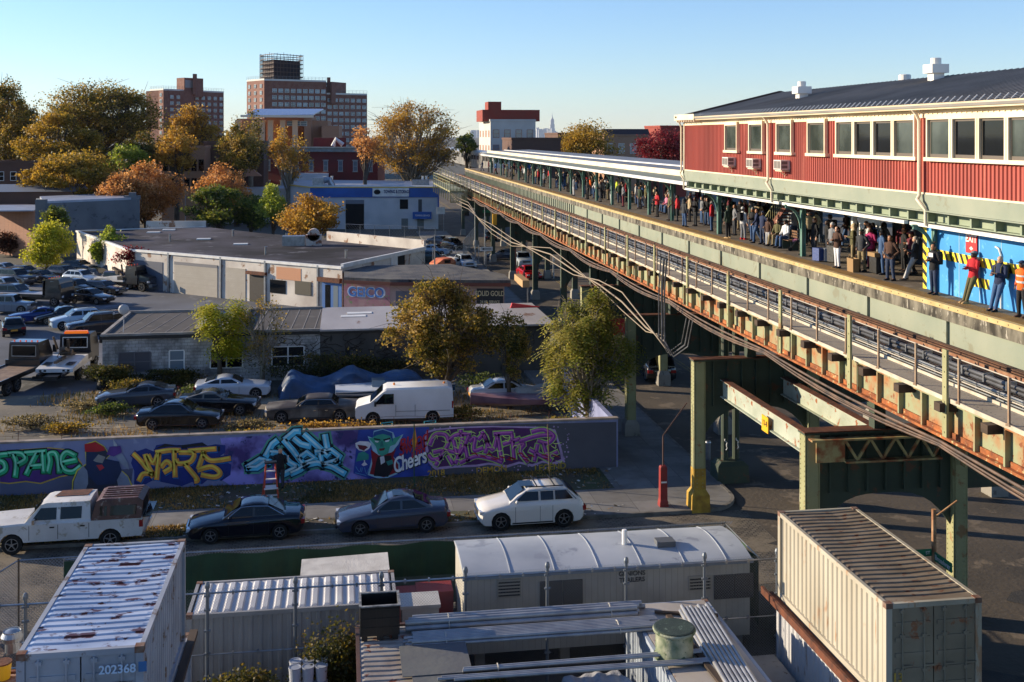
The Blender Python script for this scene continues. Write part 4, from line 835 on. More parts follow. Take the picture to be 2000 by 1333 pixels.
def car(kind, name, label, cat, loc, rz, col, cl=None, dusty=False, rim=None, plate=True, front='std', extra=None, group=None, roofcol=None, nm_trim=False):
    q = SP[kind]; L, W, rw = q['L'], q['W'], q['rw']; hL = L/2; zb = q['cowl'][1]
    t = thing(name, label, cat, loc, rz, group); pm = paint(col, dusty)
    hz = q['hood']
    nose = [(hL-.12, .26), (hL-.02, .38), (hL, .52), (hL-.03, hz-.14), (hL-.14, hz-.02), (hL-.5, hz+.06)]
    if kind in ('jeep',): nose = [(hL-.1, .5), (hL-.08, .6), (hL-.12, hz-.05), (hL-.2, hz), (hL-.5, hz+.03)]
    if kind == 'classic': nose = [(hL-.1, .35), (hL, .42), (hL, hz-.1), (hL-.06, hz), (hL-.5, hz+.03)]
    top = nose+[(q['cowl'][0], zb), (q['cowl'][0]-1.2, zb+.03), q['trunk'][0], q['trunk'][1], (-hL+.03, q['rear']), (-hL, .6), (-hL+.03, .4), (-hL+.15, .28)]
    o = side_outline(top, .24, q['ax'], rw, L)
    nt = len(top); b = MB(); rg = []; hw = W/2
    for tt in (-1, -.97, -.9, -.6, 0, .6, .9, .97, 1):
        a = abs(tt); r = []
        for i, (x, z) in enumerate(o):
            if i < nt:
                cx = 1-.05*a**3-(.015 if a > .96 else 0); zz = z+(.03*(1-a*a) if z > .6 else 0)
                if a > .95 and z > .62: zz = z-(z-.62)*(.34 if a == 1 else .2)
                elif a > .85 and z > .62: zz = z-.02
                r.append((x*cx, tt*hw, zz))
            else: r.append((x, tt*hw, z))
        rg.append(r)
    b.rings(rg); b.build('body', pm, t, smooth=38, fix=True)
    # greenhouse
    g = q['gh']; wb = hw-.09; wr = hw-(.28 if kind not in ('jeep', 'bigsuv') else .18); zr = max(g[1][1], g[2][1])
    def hwid(z): return wb+(wr-wb)*(z-g[0][1])/(zr-g[0][1])
    prof = [g[0], ((g[0][0]+g[1][0])/2+.02, (g[0][1]+g[1][1])/2+.02), (g[1][0], g[1][1]-.03), (g[1][0]-.15, g[1][1]+.015), ((g[1][0]+g[2][0])/2, zr+.025), (g[2][0]+.12, g[2][1]+.01), (g[2][0], g[2][1]-.03), ((g[2][0]+g[3][0])/2-.02, (g[2][1]+g[3][1])/2+.01), g[3]]
    b = MB(); rg = []
    for tt in (-1, -.92, -.5, 0, .5, .92, 1):
        rg.append([(x, tt*hwid(min(z, zr)), z-(.035 if abs(tt) == 1 and z > g[0][1]+.2 else 0)-(.02*abs(tt) if z > zr-.1 else 0)) for x, z in prof]+[(g[3][0], tt*wb, g[0][1]-.12), (g[0][0], tt*wb, g[0][1]-.12)])
    b.rings(rg); b.build('cabin', paint(roofcol) if roofcol else pm, t, smooth=38, fix=True)
    gl = glass; z0 = g[0][1]+.07; z1 = zr-.12
    def xf(z): return g[0][0]+(g[1][0]-g[0][0])*(z-g[0][1])/(g[1][1]-g[0][1])
    def xr(z): return g[3][0]+(g[2][0]-g[3][0])*(z-g[3][1])/(g[2][1]-g[3][1])
    for s in (-1, 1):
        def P(x, z): return (x, s*(hwid(z)+.008), z)
        bp = q['bp']; sp = [(xf(z0)-.16, z0), (xf(z1)-.14, z1), (bp+.05, z1), (bp+.05, z0)]
        if sp[0][0] > sp[3][0]: b = MB(); b.poly([P(*p) for p in (sp if s > 0 else sp[::-1])]); b.build('side_window', gl, t)
        rr = [(bp-.05, z0), (bp-.05, z1), (max(xr(z1)+.14, xr(z1)+.1), z1), (xr(z0+.02)+.22, z0+.02)]
        if kind in ('suv', 'bigsuv', 'wagon', 'jeep'):
            m_ = (bp+rr[2][0])/2-.05; r1 = [(bp-.05, z0), (bp-.05, z1), (m_+.03, z1), (m_+.03, z0)]; r2 = [(m_-.05, z0), (m_-.05, z1), rr[2], (rr[3][0], z0)]
            for r_ in (r1, r2): b = MB(); b.poly([P(*p) for p in (r_ if s > 0 else r_[::-1])]); b.build('side_window', gl, t)
        else:
            b = MB(); b.poly([P(*p) for p in (rr if s > 0 else rr[::-1])]); b.build('side_window', gl, t)
        # door lines, handles, mirror
        b = MB()
        for x in (g[0][0]-.25, bp, q['ax'][1]+rw+.12): b.box(x-.008, x+.008, s*(hw+.002), s*(hw-.01), .32, zb-.16)
        b.box(q['ax'][1]+rw+.1, q['ax'][0]-rw-.1, s*(hw+.003), s*(hw-.01), .26, .32); b.build('trim_line', black, t)
        for x in (bp+.12, q['ax'][1]+rw+.3): b = MB(); b.box(x, x+.16, s*(hw+.02), s*(hw-.02), zb-.26, zb-.22); b.build('door_handle', chrome if kind == 'classic' else pm, t)
        b = MB(); b.ell((g[0][0]-.3, s*(hw+.06), z0+.02), .07, .1, .07, 8, 6); b.build('mirror', pm, t, smooth=True)
        # lights
        b = MB(); b.box(hL-.28, hL-.05, s*(hw*.98-.02), s*(hw*.6), hz-.19, hz-.07); b.build('headlight', mat('headlight_glass', 'c8ccd0', .1, .2), t)
        b = MB(); b.box(-hL+.01, -hL+.2, s*(hw*.97), s*(hw*.62), q['rear']-.22, q['rear']-.04); b.build('tail_light', mat('tail_red', '8a1218', .2), t)
        for ax in q['ax']: wheel(t, ax, s*(hw-.12), rw, s, rim)
        if kind in ('suv', 'bigsuv', 'wagon'): b = MB(); b.bar((g[1][0]-.1, s*(wr-.02), zr+.06), (g[2][0]+.1, s*(wr-.02), zr+.06), .04, .04); b.build('roof_rail', black, t)
    if front == 'chrome' or nm_trim:
        for s in (-1, 1): b = MB(); b.tube([(x, s*(hwid(z)+.012), z) for x, z in ((xf(z0)-.1, z0-.03), (xf(z1)-.14, z1+.03), ((g[1][0]+g[2][0])/2, z1+.05), (xr(z1)+.1, z1+.02), (xr(z0)+.12, z0-.02))], .014, 4); b.build('window_trim', chrome, t)
    n = Vector((g[0][1]*-1+g[1][1], 0, g[0][0]-g[1][0])).normalized()*.022
    def quad(za, zb_, fx, nm, nn):
        b = MB(); pts = [Vector((fx(za), -hwid(za)+.12, za)), Vector((fx(za), hwid(za)-.12, za)), Vector((fx(zb_), hwid(zb_)-.1, zb_)), Vector((fx(zb_), -hwid(zb_)+.1, zb_))]
        b.poly([p+nn for p in pts]); return b.build(nm, gl, t)
    quad(g[0][1]+.04, zr-.06, xf, 'windscreen', n+Vector((.012, 0, .012))); n2 = Vector((-(g[2][1]-g[3][1]), 0, g[2][0]-g[3][0])).normalized()*.022
    quad(g[3][1]+.06, g[2][1]-.07, xr, 'rear_window', n2+Vector((-.014, 0, .012)))
    b = MB(); b.box(hL-.06, hL+.004, -hw*.5, hw*.5, hz-.3, hz-.1); b.box(hL-.06, hL+.002, -hw*.62, hw*.62, .3, .42); b.build('grille', chrome if front == 'chrome' else black, t)
    if front == 'chrome': b = MB(); [b.box(hL, hL+.008, -hw*.5, hw*.5, hz-.29+i*.06, hz-.265+i*.06) for i in range(4)]; b.build('grille_bar', black, t)
    b = MB(); b.box(-hL-.008, -hL+.02, -.26, .26, .52, .66); b.build('number_plate', mat('plate_yellow', 'c98a2a', .5) if plate else white, t)
    if extra: extra(t, q)
    return t
# street side cars
def acc_suv(t, q):
    b = MB(); b.box(-.1, .45, -.38, .38, 1.655, 1.662); b.build('sunroof', glass, t)
    for x in (-.2, -.95): b = MB(); b.bar((x, -.72, 1.74), (x, .72, 1.74), .05, .03); b.build('roof_bar', black, t)
def acc_sun(t, q): b = MB(); b.box(-.45, .0, -.36, .36, 1.468, 1.474); b.build('sunroof', glass, t)
def S(px, py): p = G(px, py, 0.012); p.z = .012; return p
p = S(1040, 1033); car('suv', 'parked_suv', 'white SUV with a sunroof and roof bars, parked nearest to the elevated railway', 'car', (p.x, p.y+.85, .012), PI+.02, 'd9d4cc', extra=acc_suv, front='chrome')
p = S(768, 1045); car('sedan', 'parked_sedan', 'slate blue sedan with a sunroof parked behind the white SUV', 'car', (p.x, p.y+.85, .012), PI+.03, '454c60', extra=acc_sun)
p = S(478, 1060); car('sedan', 'parked_sedan', 'dark navy sedan parked between the white pickup and the slate blue sedan', 'car', (p.x, p.y+.9, .012), PI+.03, '080f20', front='chrome')
# pickup with cap
def pickup(loc, rz):
    t = thing('pickup_truck', 'old white crew cab pickup with a brown camper shell over its bed', 'pickup truck', loc, rz); pm = mat('old_white_paint', 'cfcbc4', .45, c2='bdb8b0', sc=1, c3='a59a88'); rw = .4; hL = 3.0; hw = 1.0
    top = [(hL-.05, .5), (hL, .62), (hL-.02, 1.08), (hL-.12, 1.15), (1.5, 1.22), (-hL+.02, 1.22), (-hL, .62), (-hL+.05, .5)]
    o = side_outline(top, .48, (1.95, -1.75), rw, 6); b = MB(); b.rings([[(x, tt*hw, z-(.06 if abs(tt) == 1 and z > 1 else 0)) for x, z in o] for tt in (-1, -.95, 0, .95, 1)]); b.build('body', pm, t, smooth=30, fix=True)
    b = MB(); b.rings([[(1.5, -.93, 1.2), (.9, -.76, 1.85), (.7, -.74, 1.91), (-.95, -.74, 1.91), (-1.0, -.93, 1.2)], [(1.52, 0, 1.2), (.92, 0, 1.88), (.7, 0, 1.95), (-.95, 0, 1.95), (-1.0, 0, 1.2)], [(1.5, .93, 1.2), (.9, .76, 1.85), (.7, .74, 1.91), (-.95, .74, 1.91), (-1.0, .93, 1.2)]]); b.build('cabin', pm, t, smooth=25, fix=True)
    cap_ = mat('brown_shell', '4a2c20', .5, c2='5d3a2a', sc=2, c3='8a7a6c')
    b = MB(); b.rings([[(-1.02, y*1.0, 1.2), (-1.2, y*.86, 1.9), (-1.4, y*.82, 1.98), (-2.8, y*.82, 1.98), (-3.0, y*.86, 1.85), (-2.95, y*1.0, 1.2)] for y in (-1, 1)]); 
    for i in range(5): b.box(-2.8, -1.4, -.6+i*.27, -.5+i*.27, 1.98, 2.01)
    b.build('camper_shell', cap_, t, fix=True)
    for s in (-1, 1):
        b = MB(); f = [(1.22, 1.3), (.9, 1.74), (.3, 1.74), (.3, 1.3)]; yy = lambda z: s*(.945-(z-1.2)*.27); b.poly([(x, yy(z), z) for x, z in (f if s > 0 else f[::-1])]); b.build('side_window', glass, t)
        b = MB(); f = [(.15, 1.3), (.15, 1.74), (-.65, 1.74), (-.65, 1.3)]; b.poly([(x, yy(z), z) for x, z in (f if s > 0 else f[::-1])]); b.build('side_window', glass, t)
        b = MB(); y2 = lambda z: s*(1.008-(z-1.2)*.2)
        for f in ([(-1.75, 1.35), (-1.75, 1.72), (-2.75, 1.72), (-2.75, 1.35)], [(-1.35, 1.35), (-1.35, 1.72), (-1.45, 1.72), (-1.45, 1.35)], [(-1.52, 1.35), (-1.52, 1.72), (-1.62, 1.72), (-1.62, 1.35)]): b.poly([(x, y2(z), z) for x, z in (f if s > 0 else f[::-1])])
        b.build('shell_window', glass, t)
        b = MB()
        for x in (.22, -.95, 1.3): b.box(x-.01, x+.01, s*1.003, s*.98, .55, 1.12)
        b.build('door_seam', black, t)
        for x in (.35, -.8): b = MB(); b.box(x, x+.18, s*1.02, s*.98, 1.0, 1.05); b.build('door_handle', black, t)
        b = MB(); b.box(-3.01, -2.86, s*1.005, s*.86, .85, 1.12); b.build('tail_light', M('tail_red'), t)
        b = MB(); b.box(2.9, 3.01, s*.9, s*.6, .85, 1.02); b.build('headlight', M('headlight_glass'), t)
        b = MB(); b.box(1.05, 1.15, s*.98, s*1.2, 1.22, 1.4); b.build('mirror', chrome, t)
        for ax in (1.95, -1.75): wheel(t, ax, s*.87, rw, s)
    b = MB(); b.poly([(1.49+.02, -.8, 1.26), (1.49+.02, .8, 1.26), (.93, .68, 1.86), (.93, -.68, 1.86)]); b.build('windscreen', glass, t)
    b = MB(); b.box(-3.3, -2.98, -.9, .9, 1.2, 1.24); b.poly([(-3.05, -.78, 1.25), (-3.05, .78, 1.25), (-3.25, .78, 1.9), (-3.25, -.78, 1.9)]); b.build('rear_hatch', glass, t)
    b = MB(); b.box(-3.1, -3.0, -.95, .95, .5, .66); b.box(3.0, 3.1, -.98, .98, .5, .66); b.build('bumper', chrome, t)
    b = MB(); b.poly([(-.8, -.7, 1.952), (.4, -.7, 1.952), (.55, .1, 1.97), (-.75, .1, 1.97)]); b.build('rust_patch', rust, t)
p = S(118, 1080); pickup((p.x+.1, p.y+1.0, .012), PI+.02)
# car lot behind the mural wall
def lot(kind, label, px, py, rz, col, nm='car', cat='car', z=.004, **k):
    p = G(px, py, z); return car(kind, nm, label, cat, (p.x, p.y, z), rz, col, **k)
def louvre(t, q):
    b = MB()
    for i in range(5): b.bar((-1.28-i*.07, -.78, 1.06), (-1.1-i*.07, -.7, 1.28), .03, .02)
    b.build('window_louvre', black, t)
DG = math.radians
lot('coupe', 'grey fastback coupe with louvred rear windows in the weedy lot, facing left', 268, 792, PI+.05, '565a60', nm='parked_coupe', extra=louvre, plate=False)
lot('coupe', 'black coupe with dusty roof, nose to the right, behind the black sedan', 428, 806, -.12, '17191e', nm='parked_coupe', roofcol='6a665c')
lot('sedan', 'black sedan nearest to the mural wall with its tail to the left', 352, 832, -.06, '0f1116', nm='parked_sedan', nm_trim=True)
lot('coupe', 'silver white coupe half hidden behind the dusty black coupe', 456, 775, 0.02, 'b9bdc2', nm='parked_coupe')
lot('classic', 'old brown saloon with faded dusty hood, left of the white van', 612, 818, PI-.04, '4f433a', nm='classic_car', dusty=True, front='chrome')
lot('sedan', 'white saloon parked beyond the faded boat on the right of the lot', 990, 785, 0.05, 'c3c6ca', nm='parked_sedan')
# white van
def van(loc, rz):
    t = thing('van', 'white cargo van with amber roof lights parked in the lot behind the mural wall', 'van', loc, rz); pm = mat('van_white', 'dcdad5', .4, c2='cfccc5', sc=.7); hL = 2.8; hw = 1.0; rw = .38
    top = [(hL-.05, .4), (hL, .6), (hL-.02, 1.0), (hL-.15, 1.12), (1.95, 1.3), (1.25, 1.95), (1.0, 2.08), (-2.5, 2.12), (-2.75, 2.0), (-hL, 1.0), (-hL, .4)]
    o = side_outline(top, .38, (1.8, -1.6), rw, 5.6); b = MB(); b.rings([[(x, tt*hw*(1 if z < 1.1 else 1-.12*(z-1.1)), z-(.1 if abs(tt) == 1 and z > 1.9 else 0)) for x, z in o] for tt in (-1, -.9, 0, .9, 1)]); b.build('body', pm, t, smooth=35, fix=True)
    for s in (-1, 1):
        b = MB(); f = [(1.72, 1.22), (1.2, 1.78), (.62, 1.78), (.62, 1.22)]; yy = lambda z: s*(hw*(1-.12*(z-1.1))+.012); b.poly([(x, yy(z), z) for x, z in (f if s > 0 else f[::-1])]); b.build('side_window', glass, t)
        b = MB(); 
        for x in (.5, -.6): b.box(x-.01, x+.01, s*1.004, s*.97, .5, 1.15)
        b.box(-2.6, .5, s*1.006, s*.98, .78, .8); b.build('door_seam', mat('seam_grey', '5a5a5a', .6), t)
        b = MB(); b.box(1.6, 1.72, s*1.0, s*1.25, 1.15, 1.4); b.build('mirror', black, t)
        b = MB(); b.box(hL-.1, hL+.005, s*.9, s*.6, .85, 1.0); b.build('headlight', M('headlight_glass'), t)
        b = MB(); b.box(-hL-.005, -hL+.1, s*.97, s*.85, .9, 1.3); b.build('tail_light', M('tail_red'), t)
        for ax in (1.8, -1.6): wheel(t, ax, s*.87, rw, s)
    b = MB(); b.poly([(1.97, -.85, 1.32), (1.97, .85, 1.32), (1.27, .78, 1.97), (1.27, -.78, 1.97)]); b.build('windscreen', glass, t)
    for x in (.6, -2.3): b = MB(); b.lathe([(.06, 2.08), (.06, 2.2), (.03, 2.22)], 8, (x, 0, 0)); b.build('roof_light', mat('amber', 'e0801c', .3), t)
p = G(790, 822); van((p.x, p.y, .004), PI-.05)
# upper yard, tow trucks
up = [('jeep', 'grey open sided off roader at the left edge of the tow yard', 22, 612, -.15, '6d737c', 'off_roader'), ('coupe', 'bright blue fastback coupe in the tow yard', 72, 630, PI+.25, '1c3a8a', 'parked_coupe'),
 ('sedan', 'black sedan between the blue coupe and the pale SUV', 122, 630, PI+.35, '14161c', 'parked_sedan'), ('suv', 'pale blue white SUV with a sunroof parked beside the dark SUV', 152, 640, PI+.35, 'a9bccb', 'parked_suv'),
 ('bigsuv', 'dark grey SUV with a chrome grille, rightmost of the diagonal row by the block building', 190, 652, PI+.35, '2a2d35', 'parked_suv'), ('hatch', 'black hatchback seen from behind at the left edge, in front of the blue coupe', 25, 652, 1.9+.0, '14161c', 'parked_hatchback'),
 ('suv', 'dark green SUV facing the yard, right of the flatbed tow truck', 150, 575, -.6, '1b2422', 'parked_suv'), ('wagon', 'black station wagon facing the yard, left of the maroon SUV', 205, 575, -.55, '14161b', 'parked_wagon'),
 ('bigsuv', 'maroon SUV facing the yard beside the black tow truck cab', 243, 562, -.5, '541a22', 'parked_suv'), ('suv', 'white SUV behind the dark green SUV', 160, 556, -.6, 'b8c2c8', 'parked_suv'),
 ('sedan', 'dark sedan behind the white SUV under the yellow tree', 192, 549, -.6, '20242c', 'parked_sedan'), ('bigsuv', 'grey SUV at the back left of the tow yard', 30, 556, -.55, '4c5058', 'parked_suv'),
 ('sedan', 'navy sedan at the back of the yard left of the yellow tree', 82, 552, -.6, '1c2230', 'parked_sedan'), ('suv', 'charcoal SUV at the back of the yard under the yellow tree', 126, 546, -.6, '2b2e33', 'parked_suv'),
 ('bigsuv', 'white SUV at the left edge behind the flatbed bed', 8, 575, -.5, 'b9c0c6', 'parked_suv')]
up += [('sedan', 'dark blue sedan at the rear of the yard beside the red creeper wall', 225, 541, -.5, '1c2638', 'parked_sedan'), ('hatch', 'grey hatchback at the rear left of the tow yard', 50, 543, -.6, '5c636c', 'parked_hatchback'), ('sedan', 'silver sedan at the rear edge by the brown hedge', 10, 537, -.5, '9aa2aa', 'parked_sedan'), ('suv', 'black SUV at the rear centre under the yellow tree', 155, 534, -.5, '17191d', 'parked_suv'), ('bigsuv', 'grey blue SUV between the off roader and the flatbed tow truck', 28, 590, -.3, '4a5666', 'parked_suv'), ('sedan', 'dark saloon beside the flatbed tow truck cab', 178, 592, -.5, '191c22', 'parked_sedan')]
for kind, lab, px, py, rz, c, nm in up: lot(kind, lab, px, py, rz, c, nm=nm, z=.008, front='chrome' if 'chrome' in lab or 'maroon' in lab else 'std')
# street beyond
for kind, lab, px, py, rz, c, nm in [('sedan', 'bright red car facing the viewer on the dark avenue', 1033, 543, -1.45, 'a8161c', 'red_car'), ('bigsuv', 'silver white SUV parked directly behind the red car', 1020, 520, -1.5, 'a4acb0', 'parked_suv'),
 ('sedan', 'blue grey car turning on the avenue left of the silver SUV', 985, 507, 2.7, '3f4c60', 'moving_car'), ('sedan', 'blue and white sedan parked beside the flat roof corner of the garage', 850, 498, -.5, '8ba4b8', 'parked_sedan'),
 ('suv', 'white SUV beside the red and orange car hulk', 908, 523, -1.4, 'aeb8c0', 'parked_suv'), ('sedan', 'dark blue car behind the blue and white sedan', 862, 480, -.7, '22324c', 'parked_sedan'), ('hatch', 'teal green car in the shade by the garage corner', 848, 512, -.4, '1f4a50', 'parked_hatchback'),
 ('suv', 'grey car parked far under the railway', 1030, 470, -1.5, '5a6068', 'parked_suv'), ('sedan', 'dark car near the far green street sign', 958, 470, 1.5, '2b3440', 'parked_sedan'), ('suv', 'dark car parked between the lamp post and the fence', 885, 487, -1.2, '1c2028', 'parked_suv'),
 ('sedan', 'pale car parked under the railway by the first inner column', 1270, 668, 1.5, '9aa6b4', 'parked_sedan'), ('bigsuv', 'dark car under the railway beside the pale car', 1278, 735, 1.5, '262a32', 'parked_suv'), ('sedan', 'blue car glimpsed between the girders', 1195, 540, 1.5, '24425c', 'parked_sedan')]:
    lot(kind, lab, px, py, rz, c, nm=nm, z=.012)
p = G(875, 525, .01); t = thing('car_hulk', 'white and red stripped car hulk beside the dark shingle roof', 'wreck', p, .5)
b = MB(); b.rings([[(x, y, z) for x, z in ((-2.2, .3), (-2.2, .8), (-1.2, 1.35), (0, 1.4), (.6, .9), (.6, .3))] for y in (-.85, .85)]); b.build('body', mat('orange_red_paint', 'b5482c', .5, c2='d98a50', sc=1), t); b = MB(); b.rings([[(x, y, z) for x, z in ((.62, .3), (.62, 1.0), (.3, 1.38), (.9, 1.38), (1.6, .9), (2.3, .8), (2.3, .3))] for y in (-.87, .87)]); b.build('front', white, t)
b = MB(); b.box(-1.1, -.2, -.88, -.855, .8, 1.2); b.box(.7, 1.3, -.9, -.875, .9, 1.25); b.build('window', glass, t)
for s in (-1, 1):
    for x in (-1.4, 1.5): wheel(t, x, s*.8, .33, s)
# trucks
def cab(t, x0, x1, hw, z0, z1, m, hood=None, wm=None):
    """cab box from x0 (rear) to x1 (front)"""
    b = MB(); b.rings([[(x0, y*hw, z0), (x0, y*hw*k, z1-.1), (x0+.1, y*hw*k, z1), (x1-.45, y*hw*k, z1), (x1-.3, y*hw*k, z1-.1), (x1, y*hw, z0+.95), (x1, y*hw, z0)] for y, k in ((-1, .9), (-.9, .98), (0, 1), (.9, .98), (1, .9))]); b.build('cab', m, t, smooth=30, fix=True)
    for s in (-1, 1):
        b = MB(); zb_ = z0+.95; yy = lambda z: s*(hw*(1-.1*(z-z0)/(z1-z0-.1))+.014); f = [(x1-.1, zb_+.05), (x1-.42, z1-.2), (x0+.55, z1-.2), (x0+.55, zb_+.05)]; b.poly([(x, yy(z), z) for x, z in (f if s > 0 else f[::-1])]); b.build('side_window', glassl, t)
        b = MB(); b.box(x1-.1, x1, s*(hw+.05), s*(hw+.3), zb_, zb_+.5); b.build('mirror', black, t)
    b = MB(); b.poly([(x1+.01, -hw*.86, z0+1.02), (x1+.01, hw*.86, z0+1.02), (x1-.3, hw*.8, z1-.16), (x1-.3, -hw*.8, z1-.16)]); b.build('windscreen', glass, t)
    b = MB(); b.box(x0-.012, x0, -hw*.72, hw*.72, z0+1.0, z1-.25); b.build('rear_window', glass, t); b = MB()
    for a in ((-hw*.76, -hw*.72, z0+.96, z1-.2), (hw*.72, hw*.76, z0+.96, z1-.2), (-hw*.76, hw*.76, z0+.94, z0+1.0), (-hw*.76, hw*.76, z1-.25, z1-.19)): b.box(x0-.02, x0, *a)
    b.build('rear_window_frame', wm or white, t)
    for i in range(5): b = MB(); b.lathe([(.05, z1), (.05, z1+.08), (.02, z1+.09)], 6, (x0+.3, -.8+.4*i, 0)); b.build('marker_light', mat('orange_marker', 'd8481c', .3, emit=.15), t)
def lorry(lab, loc, rz, cm_, bed='flat', hood=False, sign=None, bar=False, frame=None, bedm=None):
    t = thing('tow_truck', lab, 'tow truck', loc, rz); hw = 1.12; rw = .48
    cab(t, 1.0, 2.75, hw, .75, 2.65, cm_, wm=frame)
    if hood:
        b = MB(); b.rings([[(2.74, y*1.0, .7), (2.74, y*.9, 1.75), (4.0, y*.8, 1.55), (4.15, y*.78, 1.4), (4.15, y*.8, .65)] for y in (-1, 1)]); b.build('bonnet', cm_, t, fix=True)
        b = MB(); b.box(4.15, 4.19, -.6, .6, .75, 1.35); b.build('grille', chrome, t); b = MB()
        for i in range(4): b.box(4.19, 4.2, -.55, .55, .82+i*.14, .88+i*.14)
        b.build('grille_slot', black, t); b = MB(); b.box(4.1, 4.4, -1.1, 1.1, .5, .8); b.build('bumper', chrome, t)
        for s in (-1, 1): b = MB(); b.rings([[(2.9, s*.9, .95), (3.1, s*.9, 1.1), (3.7, s*.9, 1.1), (4.1, s*.9, .9), (4.0, s*.9, .85), (3.6, s*.9, 1.02), (3.2, s*.9, 1.02)], [(2.9, s*1.15, .95), (3.1, s*1.15, 1.1), (3.7, s*1.15, 1.1), (4.1, s*1.15, .9), (4.0, s*1.15, .85), (3.6, s*1.15, 1.02), (3.2, s*1.15, 1.02)]]); b.build('wing', cm_, t, fix=True); b = MB(); b.box(4.0, 4.17, s*.98, s*.7, .95, 1.15); b.build('headlight', M('headlight_glass'), t)
        fx = 3.4
    else:
        fx = 2.0; b = MB(); b.box(2.7, 2.9, -1.1, 1.1, .45, .72); b.build('bumper', chrome, t)
        for s in (-1, 1): b = MB(); b.box(2.74, 2.77, s*.95, s*.65, .85, 1.05); b.build('headlight', M('headlight_glass'), t)
    b = MB(); b.box(-4.2, 2.6, -.45, .45, .55, .8); b.box(-4.2, 1.0, -.9, -.7, .8, .95); b.box(-4.2, 1.0, .7, .9, .8, .95); b.build('chassis', black, t)
    if bed == 'flat':
        b = MB(); b.box(-4.6, .85, -1.2, 1.2, 1.0, 1.1); b.build('bed', bedm or mat('steel_bed', 'a8acb4', .5, .3, c2='8f9298', sc=1), t); b = MB(); b.box(-4.6, .85, -1.25, -1.2, .92, 1.18); b.box(-4.6, .85, 1.2, 1.25, .92, 1.18); b.box(.82, .9, -1.2, 1.2, 1.1, 2.5 if not sign else 1.5); b.build('bed_rail', cm_, t)
    else:
        b = MB(); wm_ = mat('wrecker_white', 'd8d6d2', .4, c2='c4c1bb', sc=1.5); b.rings([[(-3.4, y, .9), (-3.4, y, 1.15), (-.4, y, 1.45), (.8, y, 1.45), (.8, y, .9)] for y in (-1.2, 1.2)]); b.build('body', wm_, t, fix=True)
        b = MB(); b.box(.0, .8, -1.21, 1.21, 1.1, 1.46); b.build('toolbox', black, t); b = MB()
        for y in (-.75, .75): b.box(-2.8, -1.9, y-.25, y+.25, 1.3, 1.31)
        for y in (-.9, -.6, .6, .9): b.box(-3.42, -3.4, y-.08, y+.08, .96, 1.08)
        b.build('slot', black, t)
        b = MB(); b.bar((-.2, -.3, 1.5), (-1.8, -.1, 2.2), .18, .2); b.bar((-.2, .3, 1.5), (-1.8, .1, 2.2), .18, .2); b.bar((-.4, 0, 1.5), (-.6, 0, 2.6), .14, .14); b.bar((-1.2, 0, 1.5), (-2.9, .1, 1.45), .2, .16); b.lathe([(.22, -.4), (.22, .4)], 12, (-.9, 0, 1.75), 'y'); b.bar((-.5, .7, 1.9), (-.7, .95, 2.8), .12, .12); b.tube([(-1.8, 0, 2.2), (-2.2, .2, 1.7), (-2.5, -.2, 1.5)], .03); b.build('boom', mat('greasy_metal', '4a4138', .5, .5, c2='6a5a4a', sc=4), t)
        b = MB(); b.box(-3.6, -3.4, -1.35, 1.35, .55, .68); b.build('rear_bumper', black, t)
    if bar: b = MB(); b.box(1.15, 1.45, -.75, .75, 2.66, 2.84); b.build('light_bar', mat('orange_light_bar', 'e8701c', .3, emit=.25), t)
    if sign: text('lettering', sign, .3, mat('gold_letter', 'd99a2c', .5), t, facing((.985, 0, 1.35), (0, -1, 0)), sx=1.05)
    for s in (-1, 1):
        wheel(t, fx, s*1.0, rw, s, w=.28)
        for x in (-1.9, -3.0) if bed == 'flat' else (-1.6,): wheel(t, x, s*1.0, rw, s, w=.4)
    return t
p = G(142, 745); lorry('white wrecker with orange light bar and boom, tail towards the viewer, beside the block building', (p.x-.6, p.y+2.0, .004), 1.5, mat('wrecker_cab', '1c1c20', .4), bed='boom', bar=True, frame=white)
p = G(18, 770); lorry('black flatbed tow truck lettered in gold, tail towards the viewer, at the left edge', (p.x-.3, p.y+2.6, .004), 1.35, mat('truck_black', '15161a', .3, coat=.8), sign='SOLID GOLD', frame=alu, bedm=mat('rusty_bed', '6a5344', .8, c2='8a735e', sc=2))
p = G(90, 597); lorry('black flatbed tow truck with a pale empty bed, facing right in the upper yard', (p.x-.5, p.y+.6, .012), -.35, M('truck_black'), frame=black)
p = G(292, 565); lorry('black long nosed tow truck with chrome grille parked against the garage wall', (p.x-2.6, p.y+.6, .012), -.6, M('truck_black'), bed='boom', hood=True, frame=black)
# boats and tarps
bt = mat('blue_tarp', '2a4a70', .45, c2='1a304c', sc=1.2, bump=.9, bsc=2.2)
def draped(name, lab, cat, p, rz, Lx, Ly, hf, m, seed=1):
    r_ = random.Random(seed); N = 46; Mm = 22; V = []; Fc = []
    for i in range(N+1):
        for j in range(Mm+1):
            u, v_ = i/N, j/Mm; x = (u-.5)*Lx; y = (v_-.5)*Ly; e = min(u, 1-u, v_, 1-v_)
            z = hf(u, v_)*min(1, (e/.07)**.5) + .04*math.sin(14*u+5*v_*3+seed)*math.sin(9*v_+seed)+.03*math.sin(31*u-12*v_)*(1-2*e)
            V.append((x+(.08*math.sin(20*v_) if u in (0, 1) else 0), y, max(.02, z)))
    for i in range(N):
        for j in range(Mm): a = i*(Mm+1)+j; Fc.append((a, a+Mm+1, a+Mm+2, a+1))
    b = MB(); b.add(V, Fc); o = b.build(name, m, smooth=True); o.location = p; o.rotation_euler = (0, 0, rz); return tag(o, lab, cat)
